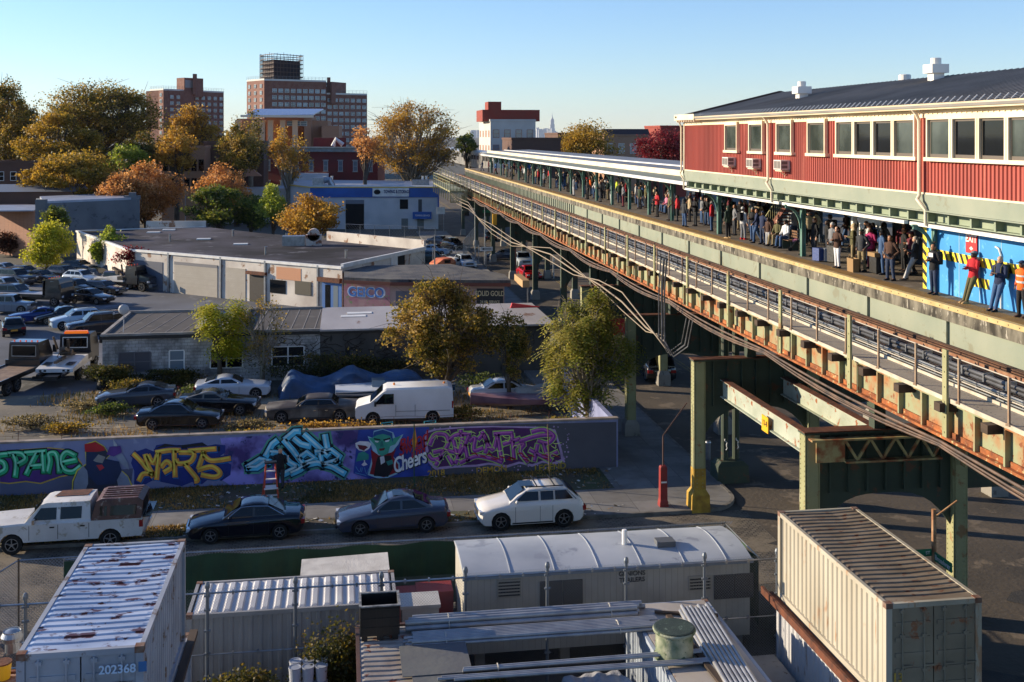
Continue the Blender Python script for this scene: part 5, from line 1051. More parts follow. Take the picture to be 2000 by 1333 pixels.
p = G(690, 770); draped('tarpaulin', 'dark blue tarpaulin draped over a long heap behind the old brown saloon', 'tarpaulin', (p.x, p.y+1, 0), .05, 9.5, 3.2, lambda u, v: 1.05+.45*(1-min(1, abs(u-.5)/.16))+.15*math.sin(17*u)+.3*(1-min(1, abs(u-.1)/.08))-.9*abs(v-.5)+.1*abs(math.sin(23*u+6*v)), bt, 3)
def boat(lab, p, rz, L, W, hh, hullm, deck, tilt=0):
    t = thing('boat', lab, 'boat', p, rz); b = MB(); rg = []
    for i in range(13):
        u = i/12; x = (u-.5)*L; w = W/2*(1-max(0, (u-.45)/.55)**2.2)*(.85+.15*min(1, u*6)); w = max(w, .02); k = hh*(.85+.3*u*u)
        rg.append([(x, -w, k), (x, -w*.85, k*.5), (x, -w*.2, .12+.3*max(0, u-.7)), (x, w*.2, .12+.3*max(0, u-.7)), (x, w*.85, k*.5), (x, w, k), (x, w*.5, k+.1), (x, -w*.5, k+.1)])
    b.rings(rg); b.build('hull', hullm, t, smooth=40, fix=True)
    b = MB()
    for i in range(12):
        pass
    b.tube([((i/12-.5)*L, -max(.03, W/2*(1-max(0, (i/12-.45)/.55)**2.2)*1.01), hh*(.85+.3*(i/12)**2)-.02) for i in range(13)], .035, 5); b.build('rub_rail', deck, t)
    b = MB(); b.rings([[(-.2*L+i*.1, y, z) for y, z in ((-W*.25, hh), (-W*.2, hh+.35), (W*.2, hh+.35), (W*.25, hh))] for i in (0, 8)]); b.build('windscreen', glassl, t)
    return t
p = G(640, 800); boat('blue and white speedboat under the edge of the blue tarpaulin', (p.x+4.2, p.y+2.2, .1), .02, 7.5, 2.3, .8, mat('boat_blue', '1d4468', .35, c2='c8ccd0', sc=.8, stretch=(.1, .1, 6), pos=(.52, .56)), white)
p = G(1020, 812); boat('faded purple hulled boat with a grey cover on its deck, right end of the lot', (p.x+.6, p.y+.6, .35), PI-.05, 7.2, 1.9, .7, mat('purple_hull', '6a4a5a', .45, c2='8a6a72', sc=1), mat('purple_trim', '7a5c66', .5))
p = G(1065, 800); draped('boat_cover', 'crumpled pale grey cover lying on the purple boat', 'cover', (p.x, p.y+.2, .95), -.06, 3.6, 1.4, lambda u, v: .35+.12*math.sin(9*u)*math.sin(5*v), mat('grey_cover', 'a8a39a', .7, c2='8d8880', sc=2, bump=.4), 5)
# blue shell and drum behind the wall
p = G(222, 862, .35); b = MB(); b.ell((0, 0, 0), 1.15, .6, .75, 20, 8, z0=0); o = b.build('blue_shell', mat('blue_plastic', '2f74b8', .35, c2='4a90cc', sc=2), smooth=True); o.location = (p.x, 54.7, 0.9); tag(o, 'rounded bright blue plastic shell lying just behind the mural wall', 'plastic shell')
b = MB(); b.box(-1.0, 1.0, -.5, .5, 0, .9); o = b.build('crate_stack', wood); o.location = (p.x, 54.7, 0); tag(o, 'dark timber crate under the blue plastic shell behind the wall', 'crate')
t = thing('drum', 'grey green metal drum lying on its side just behind the mural wall', 'drum', (G(310, 855, .6).x, 54.6, 1.55), .12); b = MB(); b.lathe([(.3, -.72), (.42, -.7), (.42, -.3), (.44, -.28), (.42, -.26), (.42, .28), (.44, .3), (.42, .32), (.42, .7), (.3, .72)], 18, axis='x'); b.build('shell', mat('drum_metal', '5d7078', .4, .4, c2='7a8a90', sc=2, c3='6a4a34'), t, smooth=40); 
b = MB(); b.box(-.6, .6, -.35, .35, -1.55, -.42); b.build('stand', wood, t)
for q_, lab in ((760, 'first turquoise metal chair behind the wall, in front of the white van'), (845, 'second turquoise metal chair, nearer the rear of the van')):
    p = atY(q_, 822, 54.6); t = thing('garden_chair', lab, 'chair', (p.x, 54.6, 1.3), .3, 'turquoise chairs behind the wall'); tq = mat('turquoise_paint', '2f8a92', .5)
    b = MB(); b.box(-.3, .3, -.3, .3, .4, .45); b.build('seat', tq, t); b = MB(); b.tube([(-.3, .3, .45), (-.3, .34, 1.0), (.3, .34, 1.0), (.3, .3, .45)], .035); b.box(-.3, .3, .31, .34, .6, .9); b.build('backrest', tq, t)
    for x in (-.28, .28):
        for y in (-.28, .28): b = MB(); b.bar((x, y, 0), (x, y, .4), .04, .04); b.build('leg', tq, t)
b = MB(); b.box(-2.6, 2.6, -.6, .6, 0, 1.28); o = b.build('timber_platform', wood); o.location = (atY(805, 822, 54.6).x, 54.8, 0); tag(o, 'low timber platform under the turquoise chairs', 'platform')
# ---------------- mural wall ----------------
WY = 53.1
mw = thing('mural_wall', 'long low masonry wall covered in graffiti murals behind the parked cars', 'wall', (0, WY, 0))
def mp(nm, mb, m, par=None): 
    o = mb.build(nm, m); o.parent = par or mw; o.matrix_parent_inverse = Matrix.Translation((0, -WY, 0)); return o
xr_ = atY(1207, 900, WY).x
b = MB(); b.box(-30, xr_, WY, WY+.25, 0, 2.5); b.box(xr_-.25, xr_, WY+.25, WY+13, 0, 2.4)
m = mat('painted_wall', '8086a8', .75, c2='6c7294', sc=.6, c3='8a90ac', bump=.12, bsc=6); mp('wall', b, m)
b = MB(); b.box(-30, xr_+.02, WY-.03, WY+.28, 2.5, 2.58); mp('coping', b, mat('coping', 'a09284', .85, c2='7d6f63', sc=2))
LAY = [0]
def wp(px, py, k): p = atY(px, py, WY-.004*k); return p
def area(nm, pts, m, k=1, par=None):
    b = MB(); b.poly([wp(x, y, k) for x, y in pts][::-1]); return mp(nm, b, m, par)
def smooth_pts(pts, n=5):
    if len(pts) < 3: return [Vector((p[0], p[1], 0)) for p in pts]
    P = [Vector((p[0], p[1], 0)) for p in pts]; out = []
    for i in range(len(P)-1):
        p0, p1, p2, p3 = P[max(i-1, 0)], P[i], P[i+1], P[min(i+2, len(P)-1)]
        for j in range(n): t = j/n; out.append(.5*((2*p1)+(p2-p0)*t+(2*p0-5*p1+4*p2-p3)*t*t+(3*p1-p0-3*p2+p3)*t**3))
    out.append(P[-1]); return out
def ribbon(b, pts, w, k, taper=False, sm=True):
    P = smooth_pts(pts) if sm else [Vector((p[0], p[1], 0)) for p in pts]; n = len(P); V = []
    for i, p in enumerate(P):
        d = (P[min(i+1, n-1)]-P[max(i-1, 0)]); d.z = 0
        if d.length < 1e-6: d = Vector((1, 0, 0))
        d.normalize(); e = Vector((-d.y, d.x, 0)); ww = w/2*((1-abs(2*i/(n-1)-1)**3*.9) if taper else 1)
        ext = d*(-w*.3 if i == 0 else (w*.3 if i == n-1 else 0))*(0 if taper else 1)
        a, c = p+e*ww+ext, p-e*ww+ext; V += [wp(a.x, a.y, k), wp(c.x, c.y, k)]
    b.add(V, [(2*i, 2*i+1, 2*i+3, 2*i+2) for i in range(n-1)])
def PM(c):
    k = [int(c[i:i+2], 16) for i in (0, 2, 4)]; d = ''.join('%02x' % max(0, min(255, int(v*.78+6))) for v in k)
    return mat('spray_'+c, c, .75, c2=d, sc=1.6, pos=(.4, .75), bump=.1, bsc=30)
def piece(nm, strokes, w, cols, k0=2, halo=None, shadow=(1.5, 2), sm=True):
    """layers: halo, black outline, shadow, fill, highlight"""
    k = k0
    for col, ww, off in ([(halo, w*2.1, (0, 0))] if halo else [])+[(cols[0], w*1.5, (0, 0)), (cols[1], w*1.1, shadow), (cols[0], w*1.28, (0, 0)), (cols[2], w, (0, 0)), (cols[3], w*.35, (-w*.15, -w*.18))]:
        b = MB()
        for s in strokes: ribbon(b, [(x+off[0], y+off[1]) for x, y in s], ww, k, sm=sm)
        mp(nm, b, PM(col)); k += 1
# background clouds
cl = mat('spray_clouds', '44306c', .7, c2='9c94dc', sc=.8, c3='2a2c60', pos=(.4, .62))
area('mural_background', [(430, 856), (835, 832), (835, 930), (640, 946), (560, 948), (450, 948), (420, 930), (440, 900)], cl, 1)
area('mural_background', [(700, 838), (838, 833), (842, 928), (730, 938), (690, 925)], mat('spray_navy', '20307c', .7, c2='3450b0', sc=.8), 2)
area('mural_background', [(838, 833), (1204, 824.5), (1204, 918.5), (842, 934)], mat('spray_slate', '55565f', .75, c2='4a4b54', sc=.5), 1)
area('mural_background', [(0, 880), (0, 968), (140, 962), (255, 955), (260, 915), (170, 925)], mat('spray_grey_violet', '4c5068', .75, c2='565b74', sc=.6), 1)
# green lettering
area('lettering', [(0, 882), (40, 878), (96, 874), (135, 878), (152, 894), (160, 905), (165, 922), (145, 928), (120, 932), (80, 946), (50, 942), (18, 946), (0, 944)], PM('c9a83c'), 2)
area('lettering', [(0, 884), (40, 880), (96, 876), (134, 880), (150, 896), (158, 906), (162, 921), (143, 926), (118, 930), (79, 943.5), (50, 939.5), (18, 943.5), (0, 941.5)], PM('4e2a78'), 3)
piece('lettering', [[(15, 888), (0, 890), (-4, 899), (8, 905), (10, 918), (-4, 926)], [(26, 888), (32, 905), (30, 930)], [(18, 887), (42, 887), (50, 898), (36, 907)], [(52, 926), (62, 905), (72, 886)], [(50, 886), (74, 884), (88, 883)], [(84, 886), (86, 922)], [(60, 912), (82, 910)], [(94, 922), (98, 902), (96, 888), (108, 886), (114, 900), (116, 922)], [(146, 890), (130, 884), (120, 898), (126, 918), (142, 922), (157, 912)], [(124, 904), (148, 899)]], 10.5, ('0c1a1c', '0a5a3c', '1fae72', '8ce8bc'), 4)
# bird-headed singer figure: dark body, red cap
area('figure', [(140, 963), (141, 940), (150, 918), (168, 906), (165, 868), (186, 861), (204, 872), (215, 890), (208, 896), (222, 905), (250, 930), (262, 955)], PM('d8c840'), 10)
area('figure', [(142, 962.5), (143, 941), (152, 920), (170, 907), (167, 870), (186, 863), (203, 873), (213, 890), (206, 897), (220, 906), (248, 931), (259, 955.5)], PM('232a3e'), 11)
area('figure', [(143, 962), (145, 940), (153, 920), (162, 910), (172, 922), (172, 945), (166, 961)], PM('7d8798'), 12); area('figure', [(228, 912), (250, 932), (258, 955), (232, 957), (228, 935)], PM('7f8a9e'), 12)
area('figure', [(168, 908), (168, 886), (180, 880), (200, 895), (232, 902), (238, 920), (225, 945), (190, 948), (172, 930)], PM('1a2c52'), 13)
area('figure', [(166, 883), (165, 868), (186, 864), (202, 873), (206, 880), (190, 883)], PM('b01c24'), 14); area('figure', [(182, 900), (192, 888), (206, 893), (200, 905), (188, 903)], PM('8c8a86'), 14)
area('figure', [(188, 909), (199, 908), (204, 914), (195, 920)], PM('c0303c'), 15); area('figure', [(208, 888), (214, 873), (235, 871), (238, 884), (222, 892)], PM('5a3484'), 14); area('figure', [(222, 872), (221, 858), (228, 868), (230, 873)], PM('aeb4bc'), 14); area('figure', [(226, 892), (238, 886), (250, 905), (252, 918), (236, 906)], PM('8790a0'), 14)
# yellow lettering
area('lettering', [(262, 884), (285, 876), (300, 882), (305, 870), (322, 867), (340, 869), (360, 870), (380, 866), (395, 864), (405, 872), (420, 868), (440, 870), (440, 884), (425, 895), (452, 908), (450, 928), (432, 940), (415, 930), (395, 946), (375, 942), (355, 950), (320, 943), (300, 938), (285, 946), (262, 947), (262, 920), (256, 905)], PM('1c2f7c'), 2)
area('lettering', [(305, 876), (322, 867), (345, 871), (378, 867), (396, 865), (410, 874), (430, 872), (430, 882), (330, 885)], PM('18181c'), 3)
piece('lettering', [[(262, 888), (276, 902), (298, 930)], [(284, 890), (290, 912), (298, 925)], [(290, 891), (300, 905), (310, 886), (306, 935)], [(306, 884), (330, 880), (350, 880)], [(316, 912), (326, 902), (336, 912), (322, 922)], [(340, 882), (342, 930)], [(352, 884), (378, 886), (372, 902), (350, 906), (345, 900)], [(362, 908), (385, 936), (382, 940)], [(370, 881), (420, 877)], [(398, 884), (388, 914)], [(396, 886), (412, 900), (448, 896)], [(388, 918), (414, 912), (430, 924), (420, 932), (395, 928)], [(272, 938), (280, 926), (298, 926)]], 10, ('142a6c', '1c7cc0', 'eca23c', 'f6d850'), 5)
# blue wildstyle
piece('lettering', [[(484, 913), (508, 898), (526, 902)], [(484, 914), (502, 914), (520, 902)], [(520, 890), (532, 868), (540, 862)], [(530, 884), (550, 886), (566, 904), (580, 912)], [(556, 862), (572, 880), (596, 912)], [(558, 858), (576, 843), (584, 843)], [(576, 858), (588, 868), (604, 872)], [(596, 850), (616, 868), (640, 890)], [(584, 896), (600, 884), (616, 896), (600, 904)], [(635, 852), (640, 880)], [(618, 884), (648, 880), (664, 892), (656, 904)], [(626, 888), (630, 908), (660, 900)], [(590, 910), (620, 904), (650, 912), (672, 925)], [(570, 925), (586, 918), (600, 906)], [(552, 928), (580, 914)]], 12, ('14182c', '1c7c9c', '64d0ee', 'c8f2f8'), 5, halo='58a890', sm=False)
# green faced figure in a cloak raising a goblet (generic)
def fig(c, pts, k): area('figure', pts, PM(c), k)
fig('9cc8d8', [(718, 928), (724, 905), (728, 880), (722, 862), (718, 852), (728, 856), (730, 842), (748, 838), (768, 845), (772, 856), (788, 848), (778, 868), (770, 878), (768, 892), (780, 905), (782, 918), (776, 926), (752, 936), (735, 934)], 8)
fig('8a1420', [(722, 926), (727, 906), (724, 878), (740, 890), (765, 884), (774, 876), (768, 892), (778, 908), (778, 922), (750, 933)], 9)
fig('17141c', [(730, 930), (734, 905), (738, 892), (764, 890), (768, 915), (758, 932)], 10)
fig('3a9c84', [(728, 856), (732, 848), (762, 848), (764, 858), (784, 851), (772, 868), (762, 872), (758, 886), (746, 892), (738, 886), (734, 872), (720, 856)], 11)
fig('204c88', [(728, 854), (731, 844), (748, 839.5), (766, 846), (768, 866), (762, 852), (748, 848), (738, 850)], 12); fig('12161c', [(730, 856), (742, 858), (744, 861), (731, 859)], 13); fig('12161c', [(748, 859), (762, 855), (763, 858), (750, 862)], 13); fig('e8eeee', [(732, 861), (740, 862), (738, 865), (733, 864)], 14); fig('e8eeee', [(752, 861), (761, 859), (759, 863), (753, 864)], 14); fig('6a1c28', [(740, 877), (752, 875), (750, 880), (742, 881)], 14); fig('2a7c70', [(744, 862), (748, 862), (749, 873), (742, 873)], 12)
fig('e4e4e8', [(742, 893), (750, 891), (752, 903), (744, 908)], 12); fig('2c8c80', [(754, 902), (766, 898), (768, 906), (758, 910)], 13)
fig('e6e2e4', [(694, 866), (703, 862), (720, 863), (725, 868), (721, 877), (712, 882), (701, 880), (695, 874)], 10); fig('6c1c28', [(698, 869), (706, 870), (714, 871), (719, 874), (711, 880), (702, 878)], 11); fig('e6e2e4', [(709, 880), (712, 880), (713, 903), (718, 908), (710, 911), (706, 908), (711, 903)], 10); fig('2c8c80', [(700, 886), (710, 882), (720, 888), (720, 898), (706, 900), (695, 902)], 11)
def wtext(s, px, py, size, col, k, ang=0, sx=1, sp=1.0, sh=0):
    p = wp(px, py, k); u = Vector((math.sin(-ang), 0, math.cos(ang))); r = Vector((math.cos(ang), 0, math.sin(ang)))
    o = text('writing', s, size, PM(col), None, facing(p, r, u), sx=sx, ext=.002, spacing=sp, shear=sh); o.parent = mw; o.matrix_parent_inverse = Matrix.Translation((0, -WY, 0))
for s, x, y, z in (('Blood', 806, 862, .62), ('Sweat', 804, 874, .58), ('and', 815, 884, .5)): wtext(s, x, y, z*1.15, 'b82430', 9, .3, .85, 1, .4); 
wtext('Cheers', 799, 903, 1.05, '10131c', 12, .3, .62, .9, .45); wtext('Cheers', 798, 902, 1.0, 'eef0f0', 13, .3, .62, .9, .45)
# purple wildstyle
Rg = random.Random(11)
area('lettering', [(832, 843), (850, 838), (900, 834), (960, 832), (1010, 833), (1060, 834), (1085, 840), (1092, 862), (1098, 880), (1102, 900), (1085, 908), (1060, 904), (1040, 912), (1015, 906), (990, 914), (955, 908), (930, 912), (890, 914), (850, 918), (838, 905), (828, 895), (832, 880), (828, 862)], PM('b89cc8'), 3)
area('lettering', [(836, 846), (852, 841), (900, 837), (960, 835), (1010, 836), (1058, 837), (1081, 843), (1088, 862), (1093, 880), (1096, 897), (1082, 903), (1060, 900), (1040, 907), (1014, 902), (990, 909), (955, 904), (930, 908), (890, 909), (853, 913), (842, 902), (834, 893), (837, 880), (833, 862)], PM('52245e'), 4)
ps = [[(840, 868), (850, 850), (870, 850), (876, 866), (866, 884), (852, 908)], [(848, 884), (868, 880), (888, 884)], [(838, 890), (846, 898), (862, 894)], [(878, 860), (892, 850), (918, 848)], [(900, 842), (902, 868), (890, 905)], [(886, 862), (896, 890), (916, 852)], [(908, 870), (914, 900)], [(918, 862), (928, 856), (926, 880), (942, 876)], [(935, 858), (946, 850), (952, 870), (948, 884)], [(942, 845), (962, 880), (972, 850)], [(966, 848), (1000, 846)], [(972, 852), (980, 900)], [(984, 868), (1014, 858)], [(1000, 850), (1004, 895)], [(1006, 872), (1024, 868), (1016, 882), (1030, 902)], [(1016, 862), (1050, 852), (1078, 850)], [(1040, 844), (1062, 840), (1082, 852), (1070, 866), (1052, 862)], [(1062, 868), (1070, 890), (1088, 884)], [(1036, 880), (1060, 892), (1076, 900)], [(1050, 870), (1044, 900)], [(900, 904), (930, 892), (958, 896), (980, 904)], [(876, 892), (884, 906)]]
piece('lettering', ps, 8.2, ('b8e070', '201428', '8c3a98', 'c868b8'), 5, shadow=(1, 1.5))
b = MB()
for i in range(26): x = Rg.uniform(840, 1085); y = Rg.uniform(842, 900); ribbon(b, [(x, y), (x+Rg.uniform(4, 14), y+Rg.uniform(-8, 8)), (x+Rg.uniform(8, 20), y+Rg.uniform(-4, 10))], 1.5, 11, taper=True)
mp('lettering', b, PM('d8e87c')); b = MB()
for i in range(16): x = Rg.uniform(845, 1080); y = 898-Rg.uniform(0, 10); ribbon(b, [(x, y), (x+8, y+Rg.uniform(-3, 4)), (x+14, y+4)], 2.6, 12, taper=True)
mp('lettering', b, PM('a8202c')); b = MB()
for i in range(90):
    x, y = Rg.uniform(828, 1104), Rg.choice([Rg.uniform(906, 920), Rg.uniform(833, 840)]); 
    if Rg.random() < .3: x, y = Rg.choice([Rg.uniform(1090, 1112), Rg.uniform(824, 836)]), Rg.uniform(845, 905)
    s = Rg.uniform(.7, 2.0); b.poly([wp(x+s*math.cos(t), y+s*math.sin(t), 2) for t in [j*PI/3 for j in range(6)]][::-1])
mp('lettering', b, PM('b89cc8'))
wtext('2018', 852, 925, .42, 'c8a038', 6, .05); wtext('DEMON', 960, 918, .42, 'c8a038', 6, .05); wtext('LEGEND', 1075, 913, .42, 'b0962c', 6, .05)
b = MB(); [ribbon(b, s, 1.2, 6) for s in ([(695, 912), (702, 922), (705, 914)], [(708, 914), (706, 922)], [(712, 914), (716, 926), (720, 916)], [(694, 924), (715, 929)])]; mp('lettering', b, PM('5c9cd0'))
# barbed wire stubs on the wall
b = MB(); x = -28
while x < xr_: b.bar((x, WY+.12, 2.58), (x+.02, WY+.12, 3.0), .02, .02); x += 1.9
for z in (2.8, 3.0): b.tube([(-28+i*1.0, WY+.12, z+.04*math.sin(i*1.7)) for i in range(int(xr_+28))], .008, 4)
mp('barbed_wire', b, rust)
# painter and ladder
p = G(548, 948, .13); pt = person((p.x, WY-.75, .13), 'phone', 1.35, 'black', 'charcoal', 'bald person in a black sweatshirt spray painting the blue letters on the mural wall', hat='bald', skin=0, s=1.06, group=None)
b = MB(); b.lathe([(.033, 0), (.033, .17), (.02, .19)], 8); o = b.build('spray_can', white); o.location = (p.x+.35, WY-.45, 1.35); tag(o, 'white spray can held against the mural by the painter', 'spray can')
p = G(528, 975, .13); t = thing('stepladder', 'orange red stepladder with a white step standing behind the painter', 'ladder', (p.x, p.y+.2, .13), .1); om = mat('ladder_orange', 'b8401c', .5)
for s in (-1, 1):
    b = MB(); b.bar((s*.32, -.45, 0), (s*.2, 0, 1.55), .05, .08); b.build('front_rail', om, t); b = MB(); b.bar((s*.34, .5, 0), (s*.2, .08, 1.55), .04, .06); b.build('rear_rail', om, t)
for i in range(4): b = MB(); k = (i+.6)/4.6; b.box(-.3+.1*k, .3-.1*k, -.5+.45*k, -.36+.45*k, 1.55*k, 1.55*k+.03) if i != 1 else b.box(-.3, .3, -.45, .1, .5, .54); b.build('step', white, t)
b = MB(); b.box(-.26, .26, -.1, .2, 1.55, 1.62); b.build('top_cap', black, t)
# sign poles in the verge
t = thing('sign_pole', 'green pole with a narrow sideways yellow sign plate in front of the word Cheers', 'sign', (G(813, 975, .13).x, WY-1.8, .13)); b = MB(); b.bar((0, 0, 0), (0, 0, 3.0), .05, .05); b.build('pole', mat('pole_green', '1f4a34', .6), t); b = MB(); b.prism([(-.02, 0, 1.55), (.12, 0, 2.2), (.02, 0, 2.95), (-.1, 0, 2.2)], (.01, .02, 0)); b.build('plate', mat('plate_amber', 'd8961c', .5, c2='b8541c', sc=3), t)
t = thing('sign_pole', 'plain brown leaning pole behind the white SUV', 'pole', (G(1077, 955, .13).x, 50.6, .13)); b = MB(); b.bar((0, 0, 0), (-.12, 0, 2.9), .05, .05); b.build('pole', mat('pole_brown', '6a5a3a', .7), t)
# fire call post and leaning pole
p = G(1295, 988, .14); t = thing('emergency_call_post', 'red emergency call post at the pavement corner', 'call post', (p.x, p.y, .138)); b = MB(); b.rings([[(x*a, y*a, z) for x, y in ((-.16, -.16), (.16, -.16), (.16, .16), (-.16, .16))] for a, z in ((1.25, 0), (1.15, .2), (1, .3), (.92, 1.7), (.7, 1.78))]); b.build('body', mat('call_box_red', '8c2a28', .5, c2='7a2422', sc=2), t); b = MB(); b.box(-.12, .12, -.175, -.16, 1.05, 1.12); b.build('label', white, t); b = MB(); b.bar((0, 0, 1.7), (0, 0, 3.1), .05, .05); b.bar((0, 0, 3.1), (1.0, -.3, 4.6), .05, .05); b.build('pole', mat('rusty_pole', '5a4036', .7), t)
# ---------------- buildings ----------------
def gbox(mb, corners, z0, z1): mb.prism([(p[0], p[1], z0) for p in corners], (0, 0, z1-z0))
def facade_windows(par, p0, p1, z0, z1, cols, rows, ww, wh, fm, gm, sill=None, skip=None, limit=100, cnt=None, out=.06):
    """windows along the wall from p0 to p1 (Vectors, ground), outward normal is to the right of p0->p1 rotated -90"""
    p0, p1 = Vector((p0[0], p0[1], 0)), Vector((p1[0], p1[1], 0)); d = p1-p0; L = d.length; d.normalize(); n = Vector((d.y, -d.x, 0)); xs = cols if isinstance(cols, list) else [L*(i+.5)/cols for i in range(cols)]; zs = rows if isinstance(rows, list) else [z0+(z1-z0)*(i+.5)/rows for i in range(rows)]
    for z in sorted(zs, reverse=True):
        for x in xs:
            if skip and skip(x, z): continue
            c = p0+d*x; q = cnt if cnt is not None else [0]; q[0] += 1
            if q[0] > limit: 
                STUFFW.setdefault(par, []).append((c, d, n, z, ww, wh, fm, gm, sill)); continue
            b = MB(); win(b, c, d, n, z, ww, wh, out); f = b.build('window', fm, par); b = MB(); pane(b, c, d, n, z, ww, wh, out); b.build('pane', gm, f)
            if sill: b = MB(); b.bar(c-d*(ww/2+.12)+n*.08+Vector((0, 0, z-wh/2-.07)), c+d*(ww/2+.12)+n*.08+Vector((0, 0, z-wh/2-.07)), .16, .12); b.bar(c-d*(ww/2+.15)+n*.08+Vector((0, 0, z+wh/2+.1)), c+d*(ww/2+.15)+n*.08+Vector((0, 0, z+wh/2+.1)), .16, .22); b.build('sill', sill, f)
STUFFW = {}
def win(b, c, d, n, z, ww, wh, out):
    Z = Vector((0, 0, 1)); f = .08*max(1, ww/1.6)
    for a, q in ((c-d*ww/2, c-d*(ww/2-f)), (c+d*(ww/2-f), c+d*ww/2)): b.prism([a+Z*(z-wh/2)-n*.05, q+Z*(z-wh/2)-n*.05, q+Z*(z+wh/2)-n*.05, a+Z*(z+wh/2)-n*.05], n*(out+.05))
    for za, zb in ((z-wh/2, z-wh/2+f), (z+wh/2-f, z+wh/2), (z-f*.4, z+f*.4)): b.prism([c-d*(ww/2-f)+Z*za-n*.05, c+d*(ww/2-f)+Z*za-n*.05, c+d*(ww/2-f)+Z*zb-n*.05, c-d*(ww/2-f)+Z*zb-n*.05], n*(out+.04))
def pane(b, c, d, n, z, ww, wh, out):
    Z = Vector((0, 0, 1)); f = .08; b.prism([c-d*(ww/2-f)+Z*(z-wh/2+f), c+d*(ww/2-f)+Z*(z-wh/2+f), c+d*(ww/2-f)+Z*(z+wh/2-f), c-d*(ww/2-f)+Z*(z+wh/2-f)], n*(out-.03))
def flushw():
    for par, lst in STUFFW.items():
        b = MB(); g = MB()
        for c, d, n, z, ww, wh, fm, gm, sill in lst: win(b, c, d, n, z, ww, wh, .06); pane(g, c, d, n, z, ww, wh, .06)
        f = b.build('window', lst[0][6], par); f['kind'] = 'stuff'; gg = g.build('pane', lst[0][7], f); gg['kind'] = 'stuff'
tb = brick('tower_brick', '7a4a3e', '6c3f35', '8a6a5c', 1, .25, .09, dirt='744639', bump=.1)
tbd = tb
paleg = mat('tower_window_glass', '7f9099', .2, 0, c2='39444c', sc=.25, spec=.7)
def rail(mb, pts, z):
    for a, c in zip(pts, pts[1:]):
        a, c = Vector((a[0], a[1], z)), Vector((c[0], c[1], z)); n = max(2, int((c-a).length/1.5))
        for h in (.6, 1.2): mb.bar(a+Vector((0, 0, h)), c+Vector((0, 0, h)), .06, .06)
        for i in range(n+1): q = a.lerp(c, i/n); mb.bar(q, q+Vector((0, 0, 1.25)), .08, .08)
def tower(lab, segs, D, cntrows, extra=None):
    """segs: list of (px, py_top, D) corner points left->right of the visible faces"""
    t = thing('apartment_tower', lab, 'building', (0, 0, 0), 0, 'brick housing towers on the horizon')
    P = [atD(x, y, d) for x, y, d in segs]; cnt = [0]; b = MB(); g = MB(); r_ = MB()
    back = [Vector((p.x+4, p.y+18, p.z)) for p in (P[-1], P[0])]
    for i in range(len(P)-1):
        a, c = P[i], P[i+1]; z = min(a.z, c.z) if 0 else c.z if i else a.z
    # solid: union of prisms per face
    base = [(p.x, p.y) for p in P]; 
    for i in range(len(P)-1):
        a, c = P[i], P[i+1]; z = max(a.z, c.z); dd = (c-a); dd.z = 0; nn = Vector((-dd.y, dd.x, 0)).normalized()*14
        if dd.length < 1: continue
        gbox(b, [(a.x, a.y), (c.x, c.y), (c.x+nn.x, c.y+nn.y), (a.x+nn.x, a.y+nn.y)], 0, z-.004*i)
        gbox(g, [(a.x, a.y-.25), (c.x, c.y-.25), (c.x, c.y+.4), (a.x, a.y+.4)], z, z+.7); rail(r_, [(a.x, a.y+.2), (c.x, c.y+.2)], z+.7)
    b.build('wall', tb, t); g.build('parapet', mat('pale_coping', 'c8c4bc', .7), t); r_.build('roof_railing', mat('rail_grey', '6c6e70', .6), t)
    return t, P, cnt
# left tower
t, P, cnt = tower('left brick housing tower with a boxy penthouse, seen over the trees', [(293, 178, 486), (319, 177, 477), (329, 177, 477), (437, 186, 505)], 480, 12)
wargs = dict(cnt=cnt, out=.25)
wf = mat('tower_frame', 'b9bcbc', .6)
facade_windows(t, P[0], P[1], 0, 0, 3, [P[0].z-2-2.75*i for i in range(9)], 1.7, 1.5, wf, paleg, **wargs)
facade_windows(t, P[2], P[3], 0, 0, 9, [P[3].z-1.8-2.75*i for i in range(10)], 1.8, 1.5, wf, paleg, **wargs)
pa, pb, pc = atD(345, 152, 488), atD(360, 152, 484), atD(397, 156, 492); b = MB(); gbox(b, [(pa.x, pa.y), (pb.x, pb.y), (pc.x, pc.y), (pc.x-2, pc.y+8), (pa.x-1, pa.y+8)], 34, pb.z); q = atD(380, 150, 486); b.box(q.x-.8, q.x+.8, q.y, q.y+2, 35, q.z+1.2); b.build('penthouse', tb, t); b = MB(); gbox(b, [(pb.x+.3, pb.y-.1), (pc.x-.3, pc.y-.1), (pc.x-.3, pc.y-.05), (pb.x+.3, pb.y-.05)], 38, pb.z-1); b.build('grey_panel', mat('grey_render', '8c8b8c', .8), t)
# centre tower
t, P, cnt = tower('large right brick housing tower with a scaffolded penthouse', [(482, 160, 452), (516, 158, 440), (530, 158, 440), (637, 170, 452), (638, 185, 453), (717, 190, 462)], 445, 12)
wargs = dict(cnt=cnt, out=.25)
facade_windows(t, P[0], P[1], 0, 0, 3, [P[0].z-2.2-2.75*i for i in range(8)], 1.7, 1.5, wf, paleg, **wargs)
facade_windows(t, P[2], P[3], 0, 0, 9, [P[3].z-2-2.75*i for i in range(8)], 1.9, 1.6, wf, paleg, **wargs)
facade_windows(t, P[4], P[5], 0, 0, 7, [P[5].z-1.6-2.75*i for i in range(9)], 1.8, 1.5, wf, paleg, **wargs)
pa, pb, pc = atD(637, 160, 458), atD(648, 160, 452), atD(676, 162, 462); b = MB(); gbox(b, [(pa.x, pa.y), (pb.x, pb.y), (pc.x, pc.y), (pc.x-2, pc.y+8), (pa.x-1, pa.y+8)], 30, pb.z); q = atD(642, 160, 455); b.box(q.x-.7, q.x+.7, q.y, q.y+2, 35, q.z+1.8); b.build('penthouse', tb, t)
